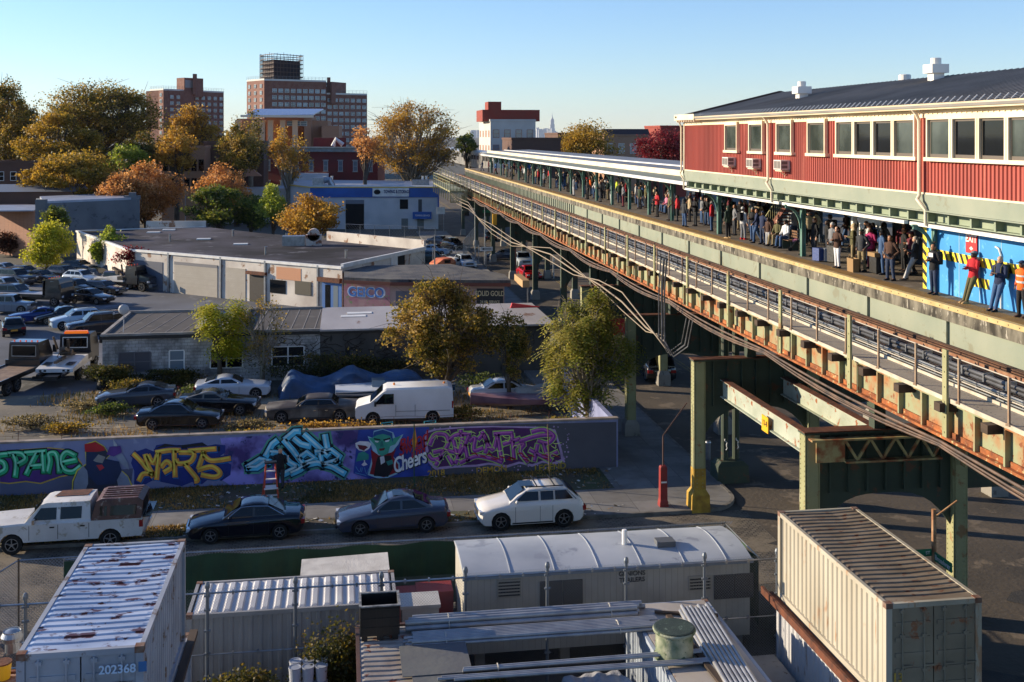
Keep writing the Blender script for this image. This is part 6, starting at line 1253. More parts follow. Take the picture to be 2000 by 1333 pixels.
pa, pb, pc = atD(514, 104, 452), atD(535, 104, 446), atD(592, 106, 458)
cs = [(pa.x, pa.y), (pb.x, pb.y), (pc.x, pc.y), (pc.x-3, pc.y+9), (pa.x-2, pa.y+9)]
b = MB(); gbox(b, [(x*.97+.03*pb.x+(1 if i in (0, 4) else -1 if i in (2, 3) else 0), y+(1.2 if i < 3 else -1)) for i, (x, y) in enumerate(cs)], 36, pb.z-2.5); b.build('tank_house', mat('dark_netting', '3c2c28', .9, c2='25252c', sc=.3), t)
b = MB(); z0 = P[2].z+.5
for i in range(len(cs)):
    a, c = Vector((*cs[i], 0)), Vector((*cs[(i+1) % 5], 0)); n = max(2, int((c-a).length/1.6))
    for j in range(n): q = a.lerp(c, j/n); b.bar((q.x, q.y, z0), (q.x, q.y, pb.z+R.uniform(-.3, .6)), .16, .16)
    for k in range(7): z = z0+k*(pb.z-z0)/6.2; b.bar((a.x, a.y, z), (c.x, c.y, z), .14, .3)
b.build('scaffold', mat('scaffold_brown', '4a3630', .7), t)
# solar roof school
t = thing('school_building', 'tan brick building with a slanted solar canopy in front of the housing tower', 'building', (0, 0, 0)); tan = brick('tan_brick', 'a67c62', '9a7058', '8a6450', 1, .3, .1, dirt='9c7258', bump=.1)
b = MB()
for (xa, ya, xb, yb_, d) in ((462, 232, 520, 228, 352), (520, 228, 610, 228, 345), (594, 230, 608, 230, 340), (608, 233, 640, 236, 345), (628, 246, 662, 246, 342)):
    a, c = atD(xa, ya, d), atD(xb, yb_, d+3); gbox(b, [(a.x, a.y), (c.x, c.y), (c.x+1, c.y+10), (a.x, a.y+10)], 0, min(a.z, c.z))
b.build('wall', tan, t); b = MB()
for x in (464, 497, 512, 528, 552, 576): a = atD(x, 235, 338); b.box(a.x-.8, a.x+.8, a.y, a.y+5, 0, a.z)
b.build('pilaster', mat('pale_tan', 'd0ab8c', .8), t)
a, c = atD(478, 226, 335), atD(612, 224, 335); d1, d2 = atD(500, 213, 345), atD(632, 213, 345); b = MB(); b.prism([a, c, d2, d1], (0, 0, -.3)); b.build('solar_roof', mat('solar_panel', '8690a8', .25, .3), t)
a, c = atD(470, 227, 334), atD(612, 228, 334); b = MB(); b.bar(a, c, .5, .7); b.build('canopy_edge', mat('cream_edge', 'd8c8b4', .7), t); facade_windows(t, atD(560, 240, 339), atD(600, 240, 339), 0, 0, 3, [20.5], 2, 1.5, wf, glassl)
# red brick building with cornice
t = thing('brick_building', 'dark red brick building with a pale cornice and hooded windows behind the towing garage', 'building', (0, 0, 0)); a, c = atD(510, 290, 236), atD(738, 296, 228); zt = atD(620, 291, 232).z
rb = brick('dark_red_brick', '7a2f2c', '6e2826', '5c3430', 1, .25, .09, dirt='742c2a', bump=.1); b = MB(); gbox(b, [(a.x, a.y), (c.x, c.y), (c.x+2, c.y+16), (a.x+2, a.y+16)], 0, zt); b.build('wall', rb, t)
b = MB(); d = (c-a).normalized(); b.bar(a+Vector((0, -.3, zt-a.z-.2)), c+Vector((0, -.3, zt-c.z-.2)), .7, .9); b.bar(a+Vector((0, -.5, zt-a.z+.3)), c+Vector((0, -.5, zt-c.z+.3)), 1, .25)
for i in range(28): q = a.lerp(c, (i+.5)/28); b.box(q.x-.12, q.x+.12, q.y-.9, q.y-.3, zt-.6, zt-.2)
b.build('cornice', mat('pale_cornice', '9aa09c', .7, c2='848a86', sc=1), t); facade_windows(t, a, c, 0, 0, 8, [zt-3.6, zt-8.0], 1.0, 2.2, mat('pale_frame', 'b4b8b4', .6), glassl, sill=M('pale_cornice'))
b = MB(); q = atD(612, 268, 238); b.box(q.x, q.x+7, q.y, q.y+8, zt, zt+2.3); b.build('roof_house', rb, t); b = MB(); q = atD(656, 272, 236); b.tube([(q.x-.6, q.y, zt+.5), (q.x, q.y, zt+2.0), (q.x+1.5, q.y, zt+.8)], .5, 8); b.build('roof_duct', white, t)
# row houses left, warehouse
def simple_block(name, lab, corners, zt, m, roofm=None, cat='building', wins=None, par=.5):
    t = thing(name, lab, cat, (0, 0, 0)); b = MB(); gbox(b, corners, 0, zt); b.build('wall', m, t)
    b = MB(); cx = sum(c[0] for c in corners)/len(corners); cy = sum(c[1] for c in corners)/len(corners); gbox(b, [(cx+(x-cx)*.985, cy+(y-cy)*.985) for x, y in corners], zt, zt+.06); b.build('roof', roofm or mat('flat_roof', '5a5a5c', .8, c2='48484a', sc=.5), t)
    if par:
        b = MB(); k = len(corners)
        for i in range(k): a, c = Vector((*corners[i], zt+par/2)), Vector((*corners[(i+1) % k], zt+par/2)); b.bar(a, c, .25, par)
        b.build('parapet', m, t)
    return t
def blk(name, lab, xa, ya, xb, yb_, D1, D2, depth, m, **k):
    a = atD(xa, ya, D1); c = atY(xb, yb_, a.y); d = Vector((c.x-a.x, c.y-a.y, 0)).normalized(); n = Vector((-d.y, d.x, 0))*depth
    t = simple_block(name, lab, [(a.x, a.y), (c.x, c.y), (c.x+n.x, c.y+n.y), (a.x+n.x, a.y+n.y)], (a.z+c.z)/2, m, **k); return t, a, c
bb = brick('brown_brick', '6a4a3c', '5c4034', '4a3a32', 1, .25, .09, dirt='604438', bump=.1); lb = brick('pale_tan_brick', 'b48a6c', 'a47c60', '8c6c54', 1, .25, .09, dirt='a07a60', bump=.1)
t, a, c = blk('row_house', 'brown row house behind the trees at the far left', -10, 322, 62, 318, 190, 186, 12, bb); facade_windows(t, a, c, 0, 0, 3, [a.z-2], 1, 1.6, white, glass)
t, a, c = blk('warehouse', 'tan brick warehouse with pale piers glimpsed between the autumn trees', 316, 292, 400, 290, 205, 200, 14, lb); facade_windows(t, a, c, 0, 0, 6, [a.z-3, a.z-6.5], 1.0, 2.2, bb, glass)
t, a, c = blk('warehouse', 'dark brown low warehouse behind the trees, left of the red brick building', 398, 284, 515, 278, 215, 208, 14, bb); b = MB(); q = atD(445, 300, 206); b.prism([(q.x-4, q.y, 9), (q.x+6, q.y+1, 9), (q.x+2, q.y+4, 12)], (0, 3, 0)); b.build('gable', lb, t)
# white building with red brick top
t, a, c = blk('office_building', 'white rendered building with red brick top storey beyond the train', 958, 237, 1046, 238, 262, 275, 22, mat('white_render', 'c3bfb8', .8, c2='b4b0aa', sc=.3), par=.5); facade_windows(t, a, c, 0, 0, 4, [a.z-3, a.z-6.6, a.z-10], 1.5, 2, mat('terracotta_trim', '9a5c40', .7), glassl)
facade_windows(t, Vector((a.x, a.y+22, 0)), a, 0, 0, 4, [a.z-3, a.z-6.6, a.z-10], 1.8, 1.6, M('terracotta_trim'), lb)
rbt = brick('bright_red_brick', '9c3c2c', '8c3426', '7a4436', 1, .25, .09, dirt='90382a', bump=.1); b = MB(); q1, q2, q3, q4 = atD(936, 220, 270), atD(945, 200, 268), atD(980, 205, 272), atD(1040, 217, 276); b.box(q1.x, q4.x, a.y+2, a.y+14, a.z, q4.z); b.box(q2.x+.5, q3.x-1.2, a.y+1.9, a.y+8, a.z, q2.z); b.build('top_storey', rbt, t)
for x in (998, 1008, 1018, 1027): q = atD(x, 235, 266); b = MB(); b.box(q.x-.5, q.x+.5, q.y, q.y+1, a.z+.3, a.z+1.6); b.build('roof_fan', white, t)
t, a, c = blk('brick_building', 'low dark brick building between the white building and the ochre tree', 1000, 273, 1095, 275, 225, 240, 14, bb); t, a, c = blk('brick_building', 'dark row of roofs behind the ochre tree', 1090, 262, 1200, 264, 300, 330, 20, bb); t, a, c = blk('stone_building', 'tan stone building with an arched window and dark mansard, left of the dark red tree', 1180, 266, 1270, 268, 280, 300, 16, lb); facade_windows(t, a, c, 0, 0, 4, [a.z-3.2], 1.6, 2.6, white, glassl)
b = MB(); b.prism([(a.x, a.y-.2, a.z), (c.x, c.y-.2, a.z), (c.x, c.y+2, a.z+1.8), (a.x, a.y+2, a.z+1.8)], (0, 1.5, 0)); b.build('mansard', mat('slate_mansard', '3a2c2c', .7), t)
t, a, c = blk('brick_building', 'orange red brick building end behind the dark red tree', 1290, 248, 1345, 250, 300, 300, 16, rbt)
# skyline
t = thing('skyscraper', 'tall stepped skyscraper with a needle mast on the far blue skyline', 'skyscraper', (0, 0, 0)); q = atD(1078.5, 300, 19500); bs = mat('far_stone', 'a8a8a8', .8); b = MB()
for w_, z0, z1 in ((120, 0, 60), (78, 60, 230), (62, 230, 305), (48, 305, 330), (24, 330, 352)): b.box(q.x-w_/2, q.x+w_/2, q.y-25, q.y+25, z0, z1)
b.build('tower', bs, t); b = MB(); b.tube([(q.x, q.y, 352), (q.x, q.y, 390), (q.x, q.y, 392), (q.x, q.y, 445)], [9, 7, 3, 1], 8); b.build('mast', bs, t)
for i in range(26):
    px = 1048+i*1.9 if i < 20 else 920+(i-20)*3; w_ = R.uniform(35, 110); q = atD(px, 300, 18500+R.uniform(0, 2500)); hgt = R.uniform(90, 175) if i < 20 else R.uniform(80, 150); b = MB(); b.box(q.x-w_/2, q.x+w_/2, q.y-20, q.y+20, 0, hgt); o = b.build('distant_tower', bs); tag(o, 'small far skyline tower standing near the needle topped skyscraper' if i < 20 else 'small far skyline tower left of the white building', 'tower', 'distant skyline towers' if i < 20 else 'distant skyline towers left of the white building')
# ---- towing & storage ----
t = thing('towing_garage', 'white garage building with a blue band lettered TOWING & STORAGE', 'building', (0, 0, 0)); e, a, c = atD(562, 372, 206), atD(606, 368, 196), atD(856, 362, 196); zt = (a.z+c.z)/2; wg = mat('white_wall', 'c4c4c4', .8, c2='b3b5b6', sc=.4)
b = MB(); gbox(b, [(a.x, a.y), (c.x, c.y), (c.x+1, c.y+26), (e.x, e.y+22), (e.x, e.y)], 0, zt); b.build('wall', wg, t); d = Vector((c.x-a.x, c.y-a.y, 0)).normalized(); n = Vector((d.y, -d.x, 0))
blue = mat('band_blue', '1f5aa8', .5, c2='1a4c94', sc=.5)
def strip(u0, u1, z0, z1, out, nm, m, par=t): 
    p0, p1 = Vector((a.x, a.y, 0))+d*u0, Vector((a.x, a.y, 0))+d*u1; b = MB(); b.prism([p0+Vector((0, 0, z0)), p1+Vector((0, 0, z0)), p1+Vector((0, 0, z1)), p0+Vector((0, 0, z1))], n*out); return b.build(nm, m, par)
LL = (Vector((c.x, c.y, 0))-Vector((a.x, a.y, 0))).length; u = lambda px: (px-606)/250*LL
strip(0, LL+.1, zt-1.9, zt-.2, .15, 'blue_band', blue); strip(-.2, LL+.2, zt-.2, zt, .25, 'yellow_coping', mat('yellow_coping', 'd8b85c', .7)); b = MB(); b.bar((e.x, e.y-.1, zt-.1), (a.x, a.y-.1, zt-.1), .3, .2); b.build('coping', M('yellow_coping'), t); strip(LL-.1, LL+.15, zt-4, zt-.2, .2, 'corner_band', blue)
strip(u(728), u(799), zt-1.75, zt-.25, .25, 'sign_board', white); q = Vector((a.x, a.y, 0))+d*u(770)+n*.26; text('lettering', 'TOWING & STORAGE', .8, mat('letter_navy', '1a2a5c', .5), t, facing(tuple(q+d*.5+n*.02+Vector((0, 0, zt-.9))), d), sx=.6, bold=.035); q = Vector((a.x, a.y, 0))+d*u(737)+n*.26; b = MB(); b.rings([[tuple(q+d*(.6*k*math.cos(s))+Vector((0, 0, zt-.95+.45*k*math.sin(s)))+n*.0+n*zz) for s in [j*PI/8 for j in range(16)]] for k, zz in ((1, 0), (1, .01), (.8, .01), (.8, 0))]); b.build('emblem', black, t); text('lettering', '24', .5, M('letter_navy'), t, facing((q.x+1.15, q.y-.02, zt-.95), d))
strip(u(675), u(711), 0, 5.2, .05, 'garage_door', dark); strip(u(675), u(711), 4.5, 5.2, .1, 'shutter', mat('shutter_grey', '6c7078', .6)); strip(u(781), u(797), 3.6, 5.3, .06, 'window', dark); strip(u(817), u(824), 3.0, 5.3, .06, 'window', mat('lattice_window', '3a3f44', .5)); strip(u(807), u(843), 1.9, 3.1, 1.2, 'awning', blue); q = Vector((a.x, a.y, 0))+d*u(826)+n*1.21
text('lettering', 'TOWING SERVICE', .4, white, t, facing((q.x, q.y, 2.5), d), sx=.8); strip(u(784), u(797), 0, 1.9, .05, 'door', mat('grey_door', '6c706c', .6)); strip(u(815), u(828), 0, 1.9, .05, 'door', mat('grey_door', '6c706c', .6))
for x in (634, 648, 835, 828): q = atD(x, 355, 204); b = MB(); b.lathe([(.2, zt), (.2, zt+1.4), (.3, zt+1.5)], 8, (q.x, q.y+3, 0)); b.build('roof_pipe', white, t)
q = atD(632, 362, 200); b = MB(); b.box(q.x-2, q.x, q.y, q.y+2, zt, zt+1.4); b.tube([(q.x, q.y+1, zt+.9), (q.x+1, q.y+1, zt+1), (q.x+1.6, q.y+1, zt-.2)], .6, 8); b.build('roof_unit', alu, t); b = MB(); q = atD(840, 362, 200); b.box(q.x-3, q.x, q.y+2, q.y+4, zt, zt+1); b.build('roof_unit', alu, t)
b = MB(); q1, q2 = atD(545, 350, 215), atD(640, 350, 215); b.box(q1.x, q2.x, q1.y+8, q1.y+22, 0, 8.8); b.build('rear_wing', wg, t); b = MB(); q1, q2 = atD(352, 368, 205), atD(560, 366, 212); b.box(q1.x, q2.x, q1.y+2, q1.y+14, 0, 6.6); b.build('rear_wing', wg, t); b = MB(); b.box(q1.x, q1.x+6, q1.y+1.9, q1.y+2, 4.6, 6.6); b.build('blue_band', blue, t)
# ---- grey and brick building far left ----
t = thing('two_storey_building', 'grey rendered building with a stepped gable and brick left face at the far left', 'building', (0, 0, 0)); a0, a, c = atD(-30, 404, 158), atD(76, 396, 148), atD(273, 390, 158)
ob = brick('orange_brick', 'a87458', '98664c', '7c5a48', 1, .25, .09, dirt='8c6450', bump=.1); gr = mat('grey_render_wall', '6a6e72', .85, c2='5c6064', sc=.4, c3='4c5054')
b = MB(); gbox(b, [(a.x, a.y), (c.x, c.y), (c.x-4, c.y+14), (a.x-4, a.y+14)], 0, c.z); b.box(a.x-.4, a.x+.9, a.y-.3, a.y+.8, 0, a.z+.4); b.box(c.x-2.2, c.x, c.y-.1, c.y+.7, c.z, c.z+.55); b.box(c.x-1.5, c.x-.6, c.y-.1, c.y+.7, c.z+.55, c.z+1.0); b.build('grey_wall', gr, t)
b = MB(); gbox(b, [(a0.x, a0.y), (a.x-.4, a.y), (a.x-4, a.y+14), (a0.x, a0.y+14)], 0, a0.z); b.build('brick_wall', ob, t); b = MB(); gbox(b, [(a.x+.5, a.y+.5), (c.x-.4, c.y+.5), (c.x-4.4, c.y+13.6), (a.x-3.4, a.y+13.6)], c.z-.05, c.z+.3); b.box(a0.x, a.x-.8, a.y+.4, a.y+13, a0.z, a0.z+.15); b.build('roof', mat('silver_roof', 'a8adb8', .4, .2, c2='9096a2', sc=.6), t)
for x in (162, 207, 250): 
    q = Vector((a.x, a.y, 0)).lerp(Vector((c.x, c.y, 0)), (x-76)/197); facade_windows(t, q-Vector((.6, 0, 0)), q+Vector((.6, 0, 0)), 0, 0, 1, [2.6], 1.1, 1.5, white, glassl)
facade_windows(t, Vector((a0.x+5, a0.y, 0)), Vector((a.x-1, a.y, 0)), 0, 0, 2, [2.8], 1.0, 1.5, white, glass)
b = MB(); q = atD(20, 380, 165); b.box(q.x-9, q.x+9, q.y, q.y+8, 0, 8.2); o = b.build('far_shed', bb); tag(o, 'low dark brick shed with a slate roof behind the grey rendered building', 'shed'); b = MB(); b.prism([(q.x-9.3, q.y-.3, 8.2), (q.x-9.3, q.y+8.3, 8.2), (q.x-9.3, q.y+6, 9.1)], (18.6, 0, 0)); b.build('roof', mat('slate_roof', '6c7480', .6), o)
b = MB(); p1, p2 = G(0, 520), G(60, 515); b.rings([[(p1.x-6, p1.y, 0), (p1.x-6, p1.y+3, 0), (p1.x-6, p1.y+2.6, 3.0), (p1.x-6, p1.y+.4, 3.2)], [(p2.x, p2.y, 0), (p2.x, p2.y+3, 0), (p2.x, p2.y+2.6, 3), (p2.x, p2.y+.4, 3.2)]]); 
HEDGE = (p1, p2)
# ---- long garage (diagonal) ----
zt = 4.1; pr = [G(x, y, zt) for x, y in ((150, 452), (252, 489), (668, 524), (830, 489), (640, 470), (402, 444))]
t = thing('garage_building', 'long low whitewashed garage with roller doors and a dark flat roof across the yard', 'building', (0, 0, 0)); ww = mat('whitewashed_wall', 'd4ccc0', .85, c2='b0a69c', sc=.35, c3='8c6a52', bump=.1)
b = MB(); gbox(b, [(p.x, p.y) for p in pr], 0, zt-.02); b.build('wall', ww, t)
b = MB(); b.add([(p.x, p.y, zt+.004) for p in pr], [(0, 1, 5), (1, 2, 4, 5), (2, 3, 4)]); b.build('roof', mat('tar_roof', '282628', .95, spec=.15, c2='55525a', sc=.12, c3='605e62', bump=.1), t)
b = MB()
def edge(i, j, z0, z1, w_=.3): b.bar((pr[i].x, pr[i].y, zt+(z0+z1)/2), (pr[j].x, pr[j].y, zt+(z0+z1)/2), w_, z1-z0)
edge(0, 1, -.1, .12); edge(1, 2, -.1, .15); edge(2, 3, 0, .4); edge(5, 0, 0, .1)
b.build('parapet', white, t); b = MB(); edge(4, 3, 0, 1.1); b.build('rear_parapet', ww, t); b = MB(); b.bar((pr[5].x-8, pr[5].y+1, zt+.4), (pr[5].x, pr[5].y, zt+.4), .3, .9); b.build('rear_parapet', ww, t)
fa, fb_ = Vector((pr[1].x, pr[1].y, 0)), Vector((pr[2].x, pr[2].y, 0)); fd = (fb_-fa).normalized(); fn = Vector((fd.y, -fd.x, 0)); FL = (fb_-fa).length
def fu(px): # distance along facade for a photo column
    k = (px-1000)/F; # solve for point on facade line with that column
    lo, hi = -5, FL+5
    for _ in range(40):
        m_ = (lo+hi)/2; q = fa+fd*m_; D = q.x*SA+q.y*CA; r = q.x*CA-q.y*SA
        if r/D < k: lo = m_
        else: hi = m_
    return m_
def fstrip(pa_, pb_, z0, z1, out, nm, m, par=None, base=0):
    p0, p1 = fa+fd*fu(pa_)+fn*base, fa+fd*fu(pb_)+fn*base; b = MB(); b.prism([p0+Vector((0, 0, z0)), p1+Vector((0, 0, z0)), p1+Vector((0, 0, z1)), p0+Vector((0, 0, z1))], fn*out); return b.build(nm, m, par or t)
shut = brick('roller_shutter', 'b4ac9e', 'aaa294', '8a8278', 1, 20, .12, dirt='a49c8e', ms=.012, bump=.4)
fstrip(341, 425, 0, 3.3, .06, 'roller_door', shut); fstrip(341, 425, 3.0, 3.3, .07, 'door_head', mat('door_head', '6a6a6e', .7)); fstrip(442, 480, 0, 3.2, .06, 'roller_door', shut); fstrip(252, 318, 0, 3.1, .05, 'dark_door', mat('dark_door', '4c5260', .7))
fstrip(488, 520, 0, 2.7, .05, 'door', mat('dark_brown_door', '2c2622', .7)); fstrip(484, 522, 2.75, 3.05, .35, 'shutter_box', rust); fstrip(528, 558, 1.1, 2.4, .06, 'window', glass); fstrip(577, 608, 1.2, 2.5, .08, 'window', mat('brown_window', '4a4438', .5)); fstrip(540, 588, 2.5, 3.7, .03, 'orange_patch', mat('orange_patch', 'c08a68', .8)); fstrip(630, 668, 0, 2.6, .06, 'blue_door', mat('blue_door', '2f5f9c', .5)); fstrip(624, 668, 2.7, 3.1, .4, 'shutter_box', rust); fstrip(636, 646, .1, 2.4, .08, 'door_pane', glass); fstrip(652, 661, .1, 2.4, .08, 'door_pane', glassl)
for x in (330, 432, 519, 622): fstrip(x-1.5, x+1.5, 0, 4.2, .16, 'downpipe', alu)
for x, y in ((332, 472), (519, 498), (676, 505), (455, 462), (560, 470)):
    q = G(x, y, zt); b = MB(); b.lathe([(.12, zt), (.12, zt+.8), (.2, zt+.85)], 8, (q.x, q.y, 0)); b.build('roof_pipe', alu, t)
q = G(578, 480, zt); b = MB(); b.box(q.x-1.5, q.x+1.0, q.y-.6, q.y+.8, zt, zt+1.1); b.build('roof_unit', alu, t); b = MB(); b.box(q.x+1.1, q.x+2.9, q.y-.6, q.y+.8, zt, zt+1.2); b.lathe([(.7, -.6), (.7, .7)], 16, (q.x+2.0, q.y, zt+1.2), 'y'); b.build('roof_fan', mat('rusty_white', 'b8aca0', .6, c2='7a4a30', sc=2, pos=(.5, .6)), t)
for x, y in ((398, 468), (470, 478), (300, 455), (330, 450)): q = G(x, y, zt); b = MB(); b.box(q.x-.8, q.x+.8, q.y-.5, q.y+.5, zt, zt+.12); b.build('roof_patch', white, t)
# right wall sign (paper posters)
wa, wb_ = Vector((pr[2].x, pr[2].y, 0)), Vector((pr[3].x, pr[3].y, 0)); wd = (wb_-wa).normalized(); wn_ = Vector((wd.y, -wd.x, 0))
for k0, k1, c_ in ((.55, .63, white), (.635, .72, dark)): p0, p1 = wa.lerp(wb_, k0)+wn_*.03, wa.lerp(wb_, k1)+wn_*.03; b = MB(); b.prism([p0+Vector((0, 0, 2.9)), p1+Vector((0, 0, 2.9)), p1+Vector((0, 0, 4.2)), p0+Vector((0, 0, 4.2))], wn_*.05); b.build('poster', c_, t)
# ---- shingle shop with lettering ----
zt = 3.6; sp = [G(672, 545, zt), G(762, 549, zt), G(985, 551, zt), G(985, 540, zt+.0), G(880, 520, zt), G(672, 524, zt)]
t = thing('corner_shop', 'low corner shop with a dark shingle roof and a black SOLID GOLD board', 'building', (0, 0, 0)); pk = mat('pink_wall', 'b89a90', .85, c2='a08478', sc=.5); b = MB(); gbox(b, [(sp[i].x, sp[i].y) for i in (0, 1, 2, 3, 4, 5)], 0, zt-.3); b.build('wall', pk, t)
b = MB(); r0 = [(p.x, p.y, zt-.1) for p in sp]; r0[0] = (sp[0].x, sp[0].y-.5, zt-.1); r0[1] = (sp[1].x, sp[1].y-.5, zt-.1); r0[2] = (sp[2].x+.5, sp[2].y-.5, zt-.1); b.prism([(x, y, zt-.1) for x, y, z in r0], (0, 0, .3)); b.build('roof', brick('shingles', '4a4a4e', '3a3a40', '232326', 1, .5, .5, dirt='6a655c', axis='g', bump=.8), t)
b = MB(); b.bar((sp[0].x, sp[0].y-.55, zt-.2), (sp[1].x, sp[1].y-.55, zt-.2), .1, .3); b.bar((sp[1].x, sp[1].y-.55, zt-.2), (sp[2].x+.5, sp[2].y-.55, zt-.2), .1, .3); b.build('fascia', mat('red_brown_fascia', '6a3a2c', .7), t)
da = (sp[1]-sp[0]); da.z = 0; da.normalize(); na = Vector((da.y, -da.x, 0)); q = sp[0].lerp(sp[1], .48)+na*.03; b = MB(); b.prism([Vector((sp[0].x, sp[0].y, .8))+na*.01, Vector((sp[1].x, sp[1].y, .8))+na*.01, Vector((sp[1].x, sp[1].y, 3.2))+na*.01, Vector((sp[0].x, sp[0].y, 3.2))+na*.01], na*.02); b.build('painted_panel', mat('pink_paint', 'c49a90', .8, c2='b06a78', sc=.9, c3='8a9c68'), t)
text('lettering', 'GEICO', 1.25, mat('letter_outline', 'd8dce0', .7), t, facing((q.x+.03, q.y-.03, 2.45), da), sx=1.0, bold=.04); text('lettering', 'GEICO', 1.18, mat('letter_blue', '4a80c4', .7), t, facing((q.x, q.y-.04, 2.45), da), sx=1.0, bold=.015)
db = (sp[2]-sp[1]); db.z = 0; db.normalize(); nb_ = Vector((db.y, -db.x, 0)); 
def bs_(k0, k1, z0, z1, o, nm, m): p0, p1 = sp[1].lerp(sp[2], k0), sp[1].lerp(sp[2], k1); p0.z = p1.z = 0; b = MB(); b.prism([p0+Vector((0, 0, z0)), p1+Vector((0, 0, z0)), p1+Vector((0, 0, z1)), p0+Vector((0, 0, z1))], nb_*o); b.build(nm, m, t)
bs_(.76, .99, .6, 3.0, .06, 'sign_board', mat('board_black', '1c1f22', .6)); bs_(.05, .7, 0, 2.7, .03, 'shutter', mat('grey_shutter', '6c6870', .7)); q = sp[1].lerp(sp[2], .875)+nb_*.075
for s_, z_, sz in (('SOLID GOLD', 2.55, .62), ('24 HR. SERVICE', 1.8, .36), ('AUTO REPAIR', 1.3, .3)): text('lettering', s_, sz, mat('cream_letter', 'c8b890', .6), t, facing((q.x, q.y, z_), db), sx=.72)
q = G(990, 545, 3.8); t = thing('sign_box', 'empty tan sign box on a post at the corner of the shingle roofed shop', 'sign', (q.x+1.0, q.y-1, 0)); b = MB(); b.box(-.3, .3, -3.4, 1.2, 3.6, 4.2); b.build('box', mat('tan_metal', 'b08c60', .6), t); b = MB(); b.bar((.2, -3.2, 0), (.2, -3.2, 3.6), .12, .12); b.build('post', alu, t)
# ---- block building ----
BY = 76.0; zt = 3.3; xa, xb = atY(200, 650, BY).x, atY(1075, 640, BY).x; bk = brick('grey_blocks', 'b8b5b0', 'a8a5a0', '74716c', 1, .42, .21, dirt='55524e', ms=.012)
t = thing('block_building', 'long concrete block building with a patched flat roof and white windows behind the car lot', 'building', (0, 0, 0)); b = MB(); b.box(xa, xb, BY, BY+9.5, 0, zt); b.build('wall', bk, t)
X = lambda px: atY(px, 645, BY).x
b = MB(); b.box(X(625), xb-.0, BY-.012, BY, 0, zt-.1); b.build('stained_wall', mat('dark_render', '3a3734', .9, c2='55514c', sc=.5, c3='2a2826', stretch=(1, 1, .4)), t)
tar = mat('tar_paper', '4a4440', .9, c2='3c3836', sc=.5, c3='5c5650'); b = MB(); b.box(xa+.2, X(392), BY+.1, BY+9.4, zt+.004, zt+.02); b.box(X(468), X(625), BY+.1, BY+9.4, zt+.004, zt+.03)
b.build('tar_roof', tar, t); b = MB(); x = xa+.7
while x < X(380): b.bar((x, BY+.3, zt+.03), (x+1.0, BY+9.2, zt+.03), .04, .012); x += 1.05
x = X(472)
while x < X(615): b.bar((x, BY+.3, zt+.04), (x+.3, BY+9.2, zt+.04), .05, .012); x += .8
b.build('roof_seam', mat('seam_pale', '8c8680', .8), t)
b = MB(); b.box(xa-.1, X(625), BY-.1, BY+.1, zt, zt+.14); b.box(xa-.1, xa+.15, BY, BY+9.5, zt, zt+.15); b.box(xa, X(625), BY+9.35, BY+9.55, zt, zt+.2); b.box(X(378), X(392), BY, BY+9.4, zt, zt+.35); b.box(X(462), X(468), BY, BY+9.4, zt, zt+.3); b.build('coping', mat('pale_coping2', '9c968e', .8, c2='7c766e', sc=1), t); b = MB(); b.box(X(392), X(462), BY+.1, BY+9.4, zt+.004, zt+.03); b.build('grey_roof', mat('grey_roof_coat', '6c6a70', .7, c2='a09c98', sc=.5), t)
b = MB(); b.box(X(625), xb+.3, BY-.3, BY+9.5, zt-.02, zt+.1); b.build('metal_roof', mat('pale_metal_roof', 'b0aaa6', .6, .1, c2='948c88', sc=.25, stretch=(1, .3, 1), c3='7a5c48'), t); b = MB(); b.box(xa-.1, xb, BY-.14, BY-.1, zt-.22, zt-.02); b.build('gutter', black, t)
def bwin(px0, px1, z0, z1, fm, gm, n=1):
    x0, x1 = X(px0), X(px1); b = MB(); f = .09
    for i in range(n+1): xx = x0+(x1-x0)*i/n; b.box(xx-f/2, xx+f/2, BY-.08, BY, z0, z1)
    b.box(x0, x1, BY-.075, BY, z0-.06, z0); b.box(x0, x1, BY-.075, BY, z1, z1+.06); b.box(x0, x1, BY-.06, BY, (z0+z1)/2-.03, (z0+z1)/2+.03); o = b.build('window', fm, t)
    for i in range(n): a_, c_ = x0+(x1-x0)*i/n+f/2, x0+(x1-x0)*(i+1)/n-f/2; b = MB(); b.box(a_, c_, BY-.03, BY-.01, z0, z1); b.build('pane', gm, o)
bwin(232, 294, .95, 2.15, mat('grey_boards', '5c5a5c', .8), mat('weathered_board', '4a484c', .8), 2); bwin(331, 360, .95, 2.2, white, glassl); bwin(411, 474, 1.0, 2.2, white, glass, 2); bwin(531, 594, 1.0, 2.25, white, dark, 2)
for px_, y_ in ((690, 618), (702, 612)): q = G(px_, y_, zt+.1); b = MB(); b.box(q.x-.9, q.x+.9, q.y-.4, q.y+.4, zt+.11, zt+.14); b.build('loose_sheet', white, t)
q = G(1020, 602, zt+.1); b = MB(); b.prism([(q.x-.9, q.y, zt+.12), (q.x+1.4, q.y+.1, zt+.12), (q.x-.7, q.y+.5, zt+.4)], (0, .3, 0)); o = b.build('red_scrap', mat('red_plastic', 'c0281c', .5)); tag(o, 'bright red scrap lying on the pale metal roof edge', 'scrap')
b = MB(); b.lathe([(.0, 0), (.28, .06), (.36, .14)], 14, (0, 0, 0), 'y'); b.v = [(x, y, z+1.5) for x, y, z in b.v]; b.tube([(0, .1, 1.45), (0, .2, .8), (0, 0, 0)], .03); b.bar((0, .05, 1.35), (-.5, -.5, 1.3), .03, .03); b.box(-.56, -.46, -.56, -.46, 1.28, 1.4); o = b.build('satellite_dish', mat('dish_grey', 'a8a8a8', .5)); q = G(243, 668, 3.3); o.location = (X(238), BY+.5, zt+.14); tag(o, 'grey satellite dish on the left corner of the block building roof', 'satellite dish')
